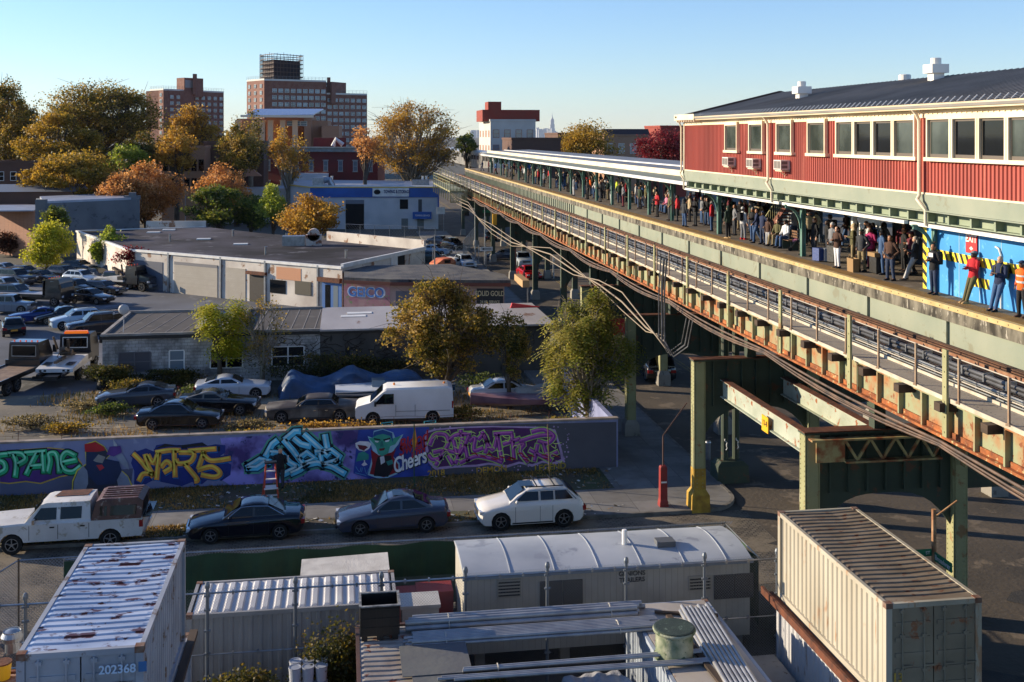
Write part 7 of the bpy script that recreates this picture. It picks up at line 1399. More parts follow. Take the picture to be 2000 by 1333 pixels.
# red awning shop under the railway
t = thing('awning', 'red shop awning in the shade behind the yellow green tree, under the railway', 'awning', (0, 0, 0)); q = G(1215, 700); b = MB(); b.prism([(q.x-2.2, q.y, 2.6), (q.x+2.0, q.y, 2.6), (q.x+2.0, q.y+2.5, 4.6), (q.x-2.2, q.y+2.5, 4.6)], (0, 0, .1)); b.box(q.x-2.2, q.x+2.0, q.y-.02, q.y+.02, 1.7, 2.6); b.build('canvas', mat('red_canvas', 'b8281c', .8), t); b = MB(); b.bar((q.x-1.4, q.y+.1, 0), (q.x-1.4, q.y+.1, 2.4), .06, .06); b.bar((q.x+1.7, q.y+.1, 0), (q.x+1.7, q.y+.1, 2.4), .06, .06); b.build('post', alu, t)
# poles, lamps, street sign, signals
def pole(px, py, ztop, lab, m, arm=None, r=.07, cat='pole', nm='street_pole'):
    q = G(px, py); t = thing(nm, lab, cat, (q.x, q.y, 0)); b = MB(); b.tube([(0, 0, 0), (0, 0, ztop)], [r*1.4, r*.8], 8); b.build('pole', m, t)
    if arm: b = MB(); b.tube([(0, 0, ztop-.3)]+arm, .05, 6); b.build('arm', m, t)
    return t
pole(947, 520, 7.5, 'tall pale street pole beside the dark avenue, left of the red car', alu); pole(928, 505, 6.2, 'grey street pole with a boxy head left of the tall pale pole', alu, [(0, 0, 6.3), (-1.8, -.6, 6.6)]); pole(1007, 530, 6.5, 'rust red pole in front of the silver SUV', mat('pole_red', '6a3428', .7)); pole(1081, 545, 7.0, 'pale curved lamp post on the right side of the avenue', alu, [(0, 0, 7.3), (-.4, 0, 8.0), (-1.6, 0, 8.6)], nm='street_lamp', cat='lamp post'); pole(849, 530, 4.5, 'slim fence post pole by the garage corner', alu)
t = pole(966, 505, 6.6, 'pole with a green street sign at its top', alu, nm='street_sign', cat='street sign'); b = MB(); b.box(-1.6, .1, -.03, .03, 6.2, 6.55); b.build('plate', mat('sign_green', '1c7a54', .5), t)
pole(362, 452, 7.0, 'grey lamp post between the orange trees', alu, [(0, 0, 7.2), (1.5, 0, 7.6)], nm='street_lamp', cat='lamp post')
t = thing('direction_sign', 'white one way arrow sign by the tall pale pole', 'sign', tuple(G(950, 525))); b = MB(); b.box(-.8, .8, -.03, .03, 2.2, 2.7); b.build('plate', white, t); b = MB(); b.prism([(-.6, -.04, 2.45), (-.3, -.04, 2.6), (-.3, -.04, 2.5), (.6, -.04, 2.5), (.6, -.04, 2.4), (-.3, -.04, 2.4), (-.3, -.04, 2.3)], (0, .005, 0)); b.build('arrow', black, t); b = MB(); b.bar((0, .05, 0), (0, .05, 2.7), .07, .07); b.build('post', alu, t)
t = thing('parking_sign', 'white sign board on a post at the corner of the towing garage', 'sign', tuple(G(861, 455))); b = MB(); b.box(-.7, .7, -.05, .05, 3.2, 4.4); b.build('plate', white, t); b = MB(); b.bar((.5, .1, 0), (.5, .1, 3.2), .1, .1); b.build('post', alu, t)
q = atX(966, 428, 14.2+.6); t = thing('traffic_signal', 'yellow traffic signal hanging beneath the far end of the railway', 'traffic light', (q.x, q.y, q.z)); b = MB(); b.box(-.2, .2, -.15, .15, -.6, .5); b.build('housing', mat('signal_yellow', 'c8941c', .5), t); b = MB(); b.bar((0, 0, .5), (.8, 0, 1.8), .05, .05); b.build('arm', alu, t)
# fences in the towing yard
def cfence(lab, p0, p1, h, name='chain_link_fence', st=2.6):
    p0, p1 = Vector((p0[0], p0[1], 0)), Vector((p1[0], p1[1], 0)); t = thing(name, lab, 'fence', tuple(p0)); d = p1-p0; L = d.length; n = int(L/st)
    for i in range(n+1): q = d*(i/n); b = MB(); b.tube([(q.x, q.y, 0), (q.x, q.y, h)], .05, 6); b.build('post', alu, t)
    b = MB(); b.tube([(0, 0, h), (d.x, d.y, h)], .03, 5); b.build('rail', alu, t); b = MB(); k = int(L/.5)
    for i in range(k):
        a_ = d*(i/k); c_ = d*(min(1, (i+h/.5)/k)); hh = h*min(1, (k-i)*.5/h); b.bar((a_.x, a_.y, 0), (c_.x, c_.y, hh), .012, .012); b.bar((a_.x, a_.y, hh), (c_.x, c_.y, 0), .012, .012)
    b.build('wire_mesh', alu, t)
cfence('wire fence in front of the towing garage doorway', G(675, 470), G(850, 478), 2.6); cfence('wire fence beside the garage corner with parked cars behind it', G(845, 520), G(935, 515), 2.4); cfence('wire fence in the shade along the far pavement', G(905, 505), G(930, 470), 2.4)
# ---------------- foreground yard ----------------
def corr_side(mb, p0, p1, z0, z1, out, pitch=.28, dep=.036):
    p0, p1 = Vector((p0[0], p0[1], 0)), Vector((p1[0], p1[1], 0)); d = p1-p0; L = d.length; d.normalize(); n = Vector(out); V = []; k = int(L/pitch); pt = L/k
    for i in range(k):
        for u, q in ((0, 0), (.28, 0), (.42, -dep), (.86, -dep)): p = p0+d*((i+u)*pt)+n*q; V += [(p.x, p.y, z0), (p.x, p.y, z1)]
    p = p1; V += [(p.x, p.y, z0), (p.x, p.y, z1)]; m_ = len(V)//2
    mb.add(V, [(2*i, 2*i+1, 2*i+3, 2*i+2) for i in range(m_-1)])
def container(lab, x0, x1, y0, y1, z0, z1, wallm, roofm, doors=True, number=None, group=None, axis='y', ribs=True, endm=None, lit=None):
    t = thing('shipping_container', lab, 'container', ((x0+x1)/2, (y0+y1)/2, z0), 0, group); t_ = Matrix.Translation((-(x0+x1)/2, -(y0+y1)/2, -z0))
    def pb(nm, b, m): 
        b.v = [(v[0]-(x0+x1)/2, v[1]-(y0+y1)/2, v[2]-z0) for v in b.v]; return b.build(nm, m, t)
    b = MB(); e = .06; corr_side(b, (x0+e, y1-.1), (x0+e, y0+.1), z0+.12, z1-.1, (-1, 0, 0)); corr_side(b, (x1-e, y0+.1), (x1-e, y1-.1), z0+.12, z1-.1, (1, 0, 0)); corr_side(b, (x0+.1, y0+e), (x1-.1, y0+e), z0+.12, z1-.1, (0, -1, 0)) if not doors else None
    b.box(x0+.12, x1-.12, y1-.12, y1-.06, z0+.1, z1-.1); b.box(x0+.1, x1-.1, y0+.1, y1-.1, z0+.05, z0+.1); pb('wall', b, wallm)
    b = MB(); V = []; 
    if axis == 'y':
        k = int((y1-y0)/.29); pt = (y1-y0-.5)/k; ys = []
        for i in range(k):
            for u, q in ((0, 0), (.35, 0), (.5, .03), (.85, .03)): ys.append((y0+.35+(i+u)*pt, q))
        ys.append((y1-.15, 0))
        for yy, q in ys: V += [(x0+.08, yy, z1-.02+q*0), (x0+.2, yy, z1-.03+q), (x0+.9, yy, z1-.045+q+.01*math.sin(yy*2.1+x0)), (x1-.9, yy, z1-.05+q+.012*math.sin(yy*1.3+2)), (x1-.2, yy, z1-.03+q), (x1-.08, yy, z1-.02)]
        b.add(V, [(6*i+j, 6*i+j+1, 6*i+j+7, 6*i+j+6) for i in range(len(ys)-1) for j in range(5)]); b.box(x0+.1, x1-.1, y0+.05, y0+.36, z1-.06, z1-.012)
    else:
        k = int((x1-x0)/.36); pt = (x1-x0-.3)/k; xs = []
        for i in range(k):
            for u, q in ((0, 0), (.4, 0), (.52, .05), (.88, .05)): xs.append((x0+.15+(i+u)*pt, q))
        xs.append((x1-.15, 0))
        for xx, q in xs: V += [(xx, y0+.12, z1-.03), (xx, y0+.24, z1-.03+q), (xx, y1-.24, z1-.03+q), (xx, y1-.12, z1-.03)]
        b.add(V, [(4*i+j, 4*i+4+j, 4*i+5+j, 4*i+j+1) for i in range(len(xs)-1) for j in range(3)])
    pb('roof', b, roofm)
    b = MB()
    for x in (x0, x1-.16):
        for y in (y0, y1-.16): b.box(x, x+.16, y, y+.16, z0, z1-.003)
    for x in (x0, x1-.1): b.box(x, x+.1, y0+.16, y1-.16, z1-.12, z1); b.box(x, x+.1, y0+.16, y1-.16, z0, z0+.15)
    for y in (y0, y1-.1): b.box(x0+.16, x1-.16, y, y+.1, z1-.12, z1); b.box(x0+.16, x1-.16, y, y+.1, z0, z0+.15)
    pb('frame', b, wallm); b = MB()
    for x in (x0-.004, x1-.176):
        for y in (y0-.004, y1-.176): b.box(x, x+.18, y, y+.18, z1-.12, z1+.012)
    pb('corner_casting', b, mat('casting_rust', '7d6a5c', .8, c2='6a3c24', sc=6))
    if doors:
        hx = (x0+x1)/2
        for s in (0, 1):
            a, c = (x0+.17, hx-.015) if s == 0 else (hx+.015, x1-.17); b = MB(); b.box(a, c, y0+.03, y0+.08, z0+.16, z1-.13)
            for i in range(1, 6): zz = z0+.16+(z1-z0-.3)*i/6; b.box(a+.08, c-.08, y0+.0, y0+.03, zz-.05, zz+.05)
            o = pb('door', b, endm or wallm)
            for x in (a+.25, c-.25):
                b = MB(); b.tube([(x, y0-.02, z0+.2), (x, y0-.02, z1-.12)], .022, 6)
                for zz in (z0+.25, z0+.9, z1-.8, z1-.2): b.box(x-.06, x+.06, y0-.035, y0+.03, zz-.04, zz+.04)
                b.box(x-.02, x+.25, y0-.05, y0-.03, z0+1.0, z0+1.04); q = pb('lock_rod', b, endm or wallm)
    return t, pb
cw = mat('container_grey', 'a3a6ad', .55, c2='8b8e95', sc=.8, c3='6d5a4c'); cwr = mat('container_roof_white', 'c2c8d4', .35, .2, c2='98a2b4', sc=.8, c3='5a2c1e', stretch=(1, 1.6, 1), c3p=.545); cdk = mat('container_side_dark', '56565a', .75, c2='3f3f42', sc=.6, stretch=(1, 1, .25))
t, pb = container('large grey container with a rust speckled white roof, upper of the left stack', -6.42, -3.98, 23.1, 29.1, 3.6, 6.2, cw, cwr, group='stacked shipping containers')
text('lettering', '202368', .24, mat('pale_marking', 'b8cce0', .6), t, facing((.72, -3.06, 2.2), (1, 0, 0))); b = MB(); b.box(.32+.8, .42+.86, -3.0-.01, -2.99, 2.1, 2.3); b.build('marking', mat('marking_blue', '3a6a9c', .6), t)
b = MB(); b.rings([[(.78+.33*k*math.cos(s), -3.04-zz, 1.75+.2*k*math.sin(s)) for s in [j*PI/12 for j in range(24)]] for k, zz in ((1, 0), (1, .012), (.92, .012), (.92, 0))], cap=False); b.build('emblem', black, t); text('lettering', 'CTN', .18, black, t, facing((.78, -3.055, 1.72), (1, 0, 0)))
container('grey container under the rust speckled one, lower of the left stack', -6.4, -3.9, 23.2, 29.6, 1.0, 3.58, cw, cw, group='stacked shipping containers'); b = MB(); b.box(-3.95, -3.75, 23.2, 29.7, 3.5, 3.62); o = b.build('timber_beam', wood); tag(o, 'old timber lying between the two containers of the left stack', 'beam')
b = MB(); b.box(-6.6, -3.8, 22.5, 30, 0, .99); o = b.build('base_platform', concrete); tag(o, 'concrete base under the left container stack', 'platform')
cwt = mat('container_warm_white', 'b0a998', .65, c2='9c9482', sc=.7, c3='9c7a5c', stretch=(1, 1, .3)); crr = mat('container_roof_rusty', '8a7c6a', .65, c2='72624f', sc=1.2, c3='6a3f28', stretch=(1, 2, 1)); cdr = mat('container_door', '8f8470', .65, c2='7a705e', sc=.8, c3='8a5a3c')  # warm white paint for all walls, brown ribbed roof, browner doors
t, pb = container('large white container with a dull brown ribbed roof, upper of the right stack', 12.96, 15.46, 24.9, 31.6, 2.66, 5.2, cwt, crr, group='stacked shipping containers right', endm=cdr)
text('lettering', '13', .3, mat('gold_number', 'b8963c', .6), t, facing((-.95, -3.36, .75), (1, 0, 0)))
t, pb = container('white container with a blue shadowed side, lower of the right stack', 12.96, 15.46, 24.9, 31.7, 0.02, 2.56, mat('container_blue_white', 'c4c4c4', .6, c2='b4b4b6', sc=.8, c3='8c7a6c', stretch=(1, 1, .3)), crr, group='stacked shipping containers right', endm=cdr)
b = MB(); b.box(12.72, 12.96, 24.5, 32.0, 2.56, 2.62); b.box(12.66, 12.74, 24.5, 32.2, 2.5, 2.72); b.build('ledge', rust, t, loc=(-(12.96+15.46)/2, -(24.9+31.7)/2, -.02))
container('low pale ribbed container behind the tall wire fence', -4.5, 1.6, 33.0, 35.45, .03, 2.6, mat('container_beige_grey', '9a9896', .6, c2='868482', sc=.8), mat('container_pale_roof', 'c4c2c0', .5, c2='b2b0b0', sc=1), doors=False, axis='x')
# trailer
t = thing('office_trailer', 'long white site office trailer with a curved silver roof and dark mesh windows', 'trailer', (8.42, 35.4, 0)); tx0, tx1, ty0, ty1 = -4.7, 4.5, -1.6, 1.3
tw = brick('trailer_siding', 'a6a297', '9e9a8f', '86827a', 1, .2, 40, dirt='928e84', ms=.008, bump=.5, axis='x'); b = MB(); b.box(tx0, tx1, ty0, ty1, .5, 2.95); b.build('wall', tw, t)
b = MB(); N = 14; rg = []
for x in (tx0-.05, tx1+.05): rg.append([(x, ty0-.08+(ty1-ty0+.16)*i/N, 2.95+.2*math.sin(PI*i/N)**.8) for i in range(N+1)])
b.rings(rg); b.build('roof', mat('trailer_roof', 'b2b6ba', .5, .05, c2='9499a0', sc=.4, c3='8c9098'), t, smooth=30)
b = MB()
for k in range(1, 7): x = tx0+k*1.4; b.tube([(x, ty0-.06+(ty1-ty0+.12)*i/N, 2.97+.2*math.sin(PI*i/N)**.8) for i in range(N+1)], .012, 5)
b.build('roof_seam', M('trailer_roof'), t); b = MB(); b.box(tx0-.08, tx1+.08, ty0-.12, ty0-.08, 2.84, 2.98); b.build('eaves_trim', mat('trim_blue_grey', '6c7884', .5), t)
for x0_, x1_, z0_, z1_, mm in ((-2.35, -1.65, 1.8, 2.62, ''), (-1.62, -1.0, 1.8, 2.62, ''), (3.3, 3.95, 1.72, 2.48, ''), (3.98, 4.6, 1.72, 2.48, '')): b = MB(); b.box(x0_, x1_, ty0-.06, ty0-.0, z0_, z1_); b.build('window', mat('dark_mesh', '2c2e30', .4, c2='3a3c3e', sc=20), t)
for x0_ in (-3.7, 2.45): 
    b = MB(); b.box(x0_, x0_+.75, ty0-.04, ty0, 2.2 if x0_ < 0 else 2.05, 2.75 if x0_ < 0 else 2.5); g = b.build('vent_grille', mat('vent_beige', '8c887c', .6), t); b = MB(); [b.box(x0_+.04, x0_+.71, ty0-.06, ty0-.04, (2.25 if x0_ < 0 else 2.08)+i*.1, (2.29 if x0_ < 0 else 2.12)+i*.1) for i in range(5 if x0_ < 0 else 4)]; b.build('slat', dark, g)
text('lettering', 'GENIONS', .2, black, t, facing((.6, ty0-.02, 2.7), (1, 0, 0))); text('lettering', 'TRAILERS', .2, black, t, facing((.6, ty0-.02, 2.5), (1, 0, 0)))
for x, kind in ((.7, 0), (2.0, 1)): b = MB(); b.lathe([(.09, 3.05), (.09, 3.6), (.06, 3.62)], 10, (x, -.3, 0)) if not kind else b.box(x-.3, x+.3, -.75, -.3, 3.0, 3.3); b.build('roof_vent', white if not kind else mat('vent_grey', '5a5c5e', .5), t)
b = MB(); [b.box(x-.15, x+.15, y-.15, y+.15, 0, .5) for x in (-4.2, -1.5, 1.5, 4.2) for y in (-1.2, 1.2)]; b.build('block_support', concrete, t)
# tall chain link fence
FY = 32.3; FX = [atY(px, 1110, FY).x for px in (405, 577, 745, 909, 1069, 1223, 1376)]; sp_ = (FX[-1]-FX[0])/6; FX = [FX[0]-sp_*i for i in (4, 3, 2, 1)]+FX+[FX[-1]+sp_*.95]
t = thing('tall_chain_link_fence', 'tall galvanised chain link fence running across the yard in front of the trailer', 'fence', (FX[0], FY, 0)); ft = 3.62
b0 = MB(); b0.tube([(0, 0, 0), (0, 0, ft+.1)], .05, 8); b0.lathe([(.075, ft+.02), (.075, ft+.1), (.05, ft+.18), (.0, ft+.2)], 8); [b0.box(-.09, .09, -.06, .02, z, z+.05) for z in (.5, 1.1, 1.75, 2.4, 3.0, 3.4)]
o0 = b0.build('post', mat('post_grey', '6c737b', .45, .4), t)
for i, x in enumerate(FX):
    o = o0 if i == 0 else o0.copy()
    if i: COL.objects.link(o)
    o.parent = t; o.location = (x-FX[0], 0, 0)
L = FX[-1]-FX[0]
for z, r in ((ft-.12, .028), (1.75, .022)): b = MB(); b.tube([(0, -.02, z), (L, -.02, z)], r, 6); [b.box(i*.7, i*.7+.05, -.06, .03, z-.06, z+.05) for i in range(int(L/.7))]; b.build('rail', alu, t)
wm = mat('wire_grey', '8c8f94', .45, .5)
b = MB(); s_ = .085; z0, z1 = .05, ft; hh = z1-z0; w_ = .0032; n = int((L+hh)/s_)
for i in range(n):
    for sg in (1, -1):
        x0 = i*s_-(hh if sg > 0 else 0); xa, xb = x0, x0+hh; za, zb_ = (z0, z1) if sg > 0 else (z1, z0)
        if xb < 0 or xa > L: continue
        if xa < 0: za += (zb_-za)*(-xa/hh); xa = 0
        if xb > L: zb_ = za+(zb_-za)*((L-xa)/(xb-xa)); xb = L
        b.add([(xa-w_, 0, za), (xa+w_, 0, za), (xb+w_, 0, zb_), (xb-w_, 0, zb_)], [(0, 1, 2, 3)])
b.build('wire_mesh', wm, t)
# green windscreen fence
t = thing('green_screened_fence', 'wire fence covered in dark green windscreen cloth between the street and the yard', 'fence', (0, 38.62, 0)); gx0, gx1 = -9.2, 13.8; N = 200; V = []
for i in range(N+1): x = gx0+(gx1-gx0)*i/N; dy = .04*math.sin(x*5.1)+.03*math.sin(x*11.7); V += [(x, -.05+dy, .1), (x, -.05+dy*.6, 1.2), (x, -.05+dy*.2, 2.28+.04*math.sin(x*2.6))]
b = MB(); b.add(V, [(3*i+j, 3*i+3+j, 3*i+4+j, 3*i+j+1) for i in range(N) for j in range(2)]); V2 = []
for i in range(31): y = -3.4*i/30; dx = .05*math.sin(y*6); V2 += [(13.8+dx, y-.05, .1), (13.8+dx, y-.05, 2.28)]
b.add(V2, [(2*i, 2*i+2, 2*i+3, 2*i+1) for i in range(30)]); b.build('screen', mat('green_screen', '1c3826', .8, c2='26472f', sc=1.2), t)
b = MB(); x = gx0
while x <= gx1+.01: b.tube([(x, 0, 0), (x, 0, 2.4)], .035, 6); x += (gx1-gx0)/9
b.build('post', alu, t); b = MB(); b.tube([(gx0, 0, 2.36), (gx1, 0, 2.36), (gx1, -3.4, 2.36)], .025, 6); b.build('rail', alu, t); b = MB(); x = gx0
while x < gx1: b.bar((x, 0, 2.1), (x+.3, 0, 2.42), .012, .012); b.bar((x+.3, 0, 2.1), (x, 0, 2.42), .012, .012); x += .1
b.build('wire_mesh', alu, t)
def wire_fence(lab, p0, p1, h, st=.11):
    t = thing('wire_fence', lab, 'fence', (p0[0], p0[1], 0)); d = Vector((p1[0]-p0[0], p1[1]-p0[1], 0)); L = d.length; d.normalize(); k = max(1, int(L/1.5))
    for i in range(k+1): b = MB(); q = d*(L*i/k); b.tube([(q.x, q.y, 0), (q.x, q.y, h+.05)], .035, 6); b.build('post', mat('post_tan', '8c7d68', .6, .2), t)
    b = MB(); b.tube([(0, 0, h), tuple(d*L+Vector((0, 0, h)))], .025, 5); b.build('rail', alu, t); b = MB(); n = int((L+h)/st)
    for i in range(n):
        for sg in (1, -1):
            u0 = i*st-h; u1 = u0+h; za, zb_ = (0, h) if sg > 0 else (h, 0)
            if u1 <= 0 or u0 >= L: continue
            if u0 < 0: za += (zb_-za)*(-u0/h); u0_ = 0
            else: u0_ = u0
            if u1 > L: zb_ = za+(zb_-za)*((L-u0_)/(u1-u0_)); u1 = L
            b.bar(tuple(d*u0_+Vector((0, 0, za))), tuple(d*u1+Vector((0, 0, zb_))), .008, .008)
    b.build('wire_mesh', alu, t)
a_, c_ = G(36, 1095, 2.4), G(172, 1086, 2.4); wire_fence('wire fence panel behind the left container stack', a_, c_, 2.4); wire_fence('wire fence return running towards the viewer at the left edge', a_, (a_.x-1.8, a_.y-5.5), 2.4)
# timber box with white sheet
t = thing('timber_box', 'plywood box with a white plastic sheet over its top, in front of the green fence', 'box', (.05, 36.9, 0)); b = MB(); b.box(-1.35, 1.35, -.7, .7, 0, 2.2); b.build('plywood', ply, t); b = MB(); b.prism([(-1.42, -.76, 1.85), (-.4, -.76, 1.95), (-.3, -.76, 1.6), (.6, -.76, 1.75), (1.42, -.76, 2.0), (1.45, -.76, 2.36), (-1.42, -.76, 2.28)], (0, 1.52, 0)); b.build('sheet', mat('white_sheet', 'c9c4ba', .6, c2='b2aca2', sc=2, bump=.4), t)
b = MB(); b.box(0, 1.2, 0, .9, 0, 1.5); b.box(-1.2, 0, .1, .8, 0, 1.45); o = b.build('red_skip', mat('red_metal', '8c2a24', .6, c2='7a241f', sc=1)); o.location = (2.4, 36.2, 0); tag(o, 'red metal bin standing behind the fence, left of the trailer', 'bin')
t = thing('utility_box', 'white metal equipment box between the ribbed container and the trailer', 'box', (2.3, 33.5, 0)); b = MB(); b.box(-.55, .55, -.45, .45, 0, 2.35); b.box(-.6, .6, -.5, .5, 2.35, 2.45); b.build('casing', mat('box_white', 'bcb8b0', .5, c2='aaa69e', sc=2), t); b = MB(); b.box(-.5, .5, -.47, -.45, 1.2, 1.3); b.build('slot', black, t)
# roofs with pipes
rfw = mat('roof_rusty_white', 'a8a29a', .6, c2='8a7e74', sc=1.3, c3='7a4026')
t1, _ = container('ribbed white roofed container under the black bin and the pipe bundles', .35, 2.85, 25.2, 31.6, .05, 2.6, mat('container_brown', '5a4038', .7, c2='4a342e', sc=1), rfw, doors=False); t2, _ = container('flat white roofed container under the green drum', 8.3, 10.8, 25.2, 31.8, .05, 2.6, mat('container_pale_blue', '9aa4b0', .6, c2='868e9a', sc=1), mat('roof_white_stained', 'b0a89e', .6, c2='8c6650', sc=.8, c3='6a3a24'), doors=False)
b = MB(); b.box(8.42, 10.68, 25.3, 31.7, 2.605, 2.62); b.build('roof_sheet', mat('roof_sheet', 'b4aca2', .55, c2='a2988c', sc=.7, c3='7c4630'), t2, loc=(-9.55, -28.5, -.05))
b = MB(); b.box(1.75, 3.05, 25.2, 29.9, 2.66, 2.685); b.box(1.5, 3.3, 28.2, 29.9, 2.69, 2.71); o = b.build('roofing_sheet', mat('bitumen_sheet', '646664', .8, c2='54565a', sc=.8, bump=.2)); tag(o, 'grey bitumen sheet laid over the ribbed roof, right of the black bin', 'sheet')
b = MB(); b.rings([[(10.9, y, .9), (12.8, y, .9), (12.8, y, .94), (10.9, y, .94)] for y in (25, 31.5)]); o = b.build('plywood_sheet', mat('pale_ply', '8c8880', .8, c2='6c6258', sc=.8, c3='5a3c2c')); tag(o, 'pale stained boards lying low between the pipe roof and the right container stack', 'boards'); b = MB(); b.box(10.9, 12.8, 25, 31.5, 0, .89); b.build('bearer', wood, o)
def pipes(lab, n_, y, z, xa, xb, r, rows=1, jit=.25, dx=0, strap=2):
    t = thing('pipe_bundle', lab, 'pipes', ((xa+xb)/2, y, z), dx, 'bundles of steel pipe'); cx = (xb-xa)/2; k = 0
    for row in range(rows):
        for i in range(n_-row):
            b = MB(); a0 = R.uniform(-jit, jit); b.tube([(-cx+a0, (i+row*.5)*2.05*r, r+row*1.75*r), (cx+a0, (i+row*.5)*2.05*r, r+row*1.75*r)], r, 10); b.build('pipe', mat('pipe_steel', 'a6a7a8', .4, .35, c2='8c8d90', sc=2), t, smooth=50)
    for s in range(strap):
        b = MB(); x = -cx*.7+s*cx*1.4; w_ = (n_)*2.05*r; b.tube([(x, -r*1.2, 0), (x, -r*1.2, r*2.2), (x, w_/2-r, r*(2.2+1.8*(rows-1))+.02), (x, w_-r*.8, r*2.2), (x, w_-r*.8, 0)], .014, 5); b.build('strap', mat('strap', 'b8b4a8', .6), t)
    return t
pipes('rear bundle of grey steel pipes spanning the gap between two container roofs', 4, 30.95, 2.62, 1.95, 8.65, .075, 2, .3); pipes('front bundle of thinner steel pipes spanning the gap between two container roofs', 8, 29.95, 2.62, 1.75, 8.7, .045, 2, .15); pipes('pair of long thin pipes near the bottom edge', 2, 28.2, 2.72, 3.0, 9.4, .045, 1, .2, .01, 1); pipes('lowest row of thin pipes along the bottom edge', 3, 27.75, 2.7, 2.6, 9.9, .04, 1, .3, -.01, 0)
t = pipes('steep bundle of pale pipes lying lengthwise on the roof right of the green drum', 8, 28.3, 2.64, 7.3, 12.3, .06, 2, .12, -PI/2-.06, 0); t.location = (9.55, 28.4, 2.64)
b = MB(); b.bar((9.25, 30.6, 2.72), (9.45, 26.2, 2.72), .16, .08); b.bar((9.0, 29.5, 2.66), (9.5, 29.5, 2.66), .12, .06); b.bar((8.95, 31.0, 2.68), (10.7, 30.5, 2.68), .14, .05); o = b.build('timber_plank', wood); tag(o, 'dark timbers lying beside the steep bundle of pipes', 'planks')
# bin, drum
q = G(742, 1252, 2.62); t = thing('black_bin', 'open black plastic pallet bin standing on the ribbed roof', 'bin', (q.x, q.y+.45, 2.62)); b = MB()
for x0_, x1_, y0_, y1_ in ((-.54, .54, -.46, -.42), (-.54, .54, .42, .46), (-.54, -.5, -.42, .42), (.5, .54, -.42, .42)): b.box(x0_, x1_, y0_, y1_, .14, .95)
b.box(-.5, .5, -.42, .42, .14, .18); b.build('bin_body', mat('bin_black', '121214', .5), t); b = MB()
for i in range(6): b.box(-.5+i*.2, -.46+i*.2, -.49, -.46, .2, .9)
for z in (.35, .6, .85): b.box(-.54, .54, -.48, -.46, z, z+.03)
b.build('rib', M('bin_black'), t); b = MB(); [b.box(x-.08, x+.08, y-.08, y+.08, 0, .14) for x in (-.42, 0, .42) for y in (-.34, .34)]; b.build('foot', M('bin_black'), t); b = MB(); b.box(-.57, .57, -.5, -.42, .95, .98); b.box(-.57, .57, .42, .5, .95, .98); b.box(-.57, -.5, -.42, .42, .95, .98); b.box(.5, .57, -.42, .42, .95, .98); b.build('rim', mat('worn_rim', '4c4c4c', .6, c2='9a9a98', sc=6), t)
q = G(1317, 1282, 2.62); t = thing('green_drum', 'round green flanged drum with a pitted dark lid on the white roof', 'drum', (q.x, q.y, 2.62)); b = MB(); b.lathe([(.56, 0), (.56, .04), (.5, .05), (.5, .66), (.56, .68), (.58, .73), (.56, .76)], 28); b.build('shell', mat('mossy_green', '55684c', .8, c2='a8a890', sc=2.5, c3='3c5236', bump=.3), t, smooth=40); b = MB(); b.lathe([(.54, .761), (.54, .79), (.5, .8)], 28); b.build('lid', mat('pitted_lid', '2c3830', .6, c2='39463c', sc=3, c3='6c7a6c', bump=.5, bsc=20), t)
# buckets, bushes, tarps
q = Vector((-.95, 31.0, 0)); t = MB(); t.box(-.65, .65, -.45, .45, 0, 1.1); o = t.build('pallet_stack', wood); o.location = q; tag(o, 'stack of dark pallets under the shrink wrapped buckets', 'pallets')
for i in range(3):
    for j in range(2):
        for k in range(2):
            t = thing('paint_bucket', 'white lidded bucket in the shrink wrapped block among the bushes', 'bucket', (q.x-.36+i*.36, q.y-.2+j*.38, 1.1+k*.42), 0, 'shrink wrapped buckets'); b = MB(); b.lathe([(.14, 0), (.165, .36), (.175, .37), (.175, .39)], 16); b.build('bucket_body', mat('bucket_white', 'c4c6cc', .35), t); b = MB(); b.lathe([(.172, .391), (.172, .41), (.14, .405), (.14, .395)], 16); b.build('lid', mat('bucket_lid', '9ca0a8', .4), t)
draped('junk_tarp', 'brown tarpaulin over a heap behind the fence at the lower left', 'tarpaulin', (-8.6, 34.6, 0), .2, 4.5, 2.5, lambda u, v: 1.2+.5*math.sin(4*u+2*v), mat('brown_tarp', '5a4638', .7, c2='6c5a48', sc=2), 9); draped('grey_tarp', 'pale grey tarpaulin over a heap in the gap between the two pipe carrying containers', 'tarpaulin', (7.0, 28.6, 0), .1, 1.9, 3.6, lambda u, v: 1.7+.2*math.sin(5*v), mat('pale_tarp', 'a8a9ae', .5, c2='90929a', sc=2, bump=.4), 12)
t, _ = container('rusty ribbed container at the lower left corner under the turbine vent', -9.2, -6.75, 18, 26.2, 1.9, 4.5, rust, mat('roof_rust_white', 'a89888', .6, c2='8a5a3c', sc=1.4, c3='6a3a20'), doors=False)
b = MB(); b.box(-9.2, -6.8, 18, 26, 0, 1.89); o = b.build('base_platform', concrete); tag(o, 'concrete base at the lower left corner', 'platform')
q = G(24, 1272, 4.5); t = thing('turbine_vent', 'silver turbine roof vent at the lower left corner', 'roof vent', (q.x, q.y, 4.5)); b = MB(); b.lathe([(.16, 0), (.16, .22)], 16); b.build('neck', alu, t); b = MB(); b.lathe([(.14, .2), (.22, .27), (.25, .36), (.2, .46), (.06, .51), (0, .515)], 24); [b.bar((.2*math.cos(a), .2*math.sin(a), .24), (.19*math.cos(a+.3), .19*math.sin(a+.3), .48), .02, .06) for a in [i*PI/10 for i in range(20)]]; b.build('turbine', alu, t)
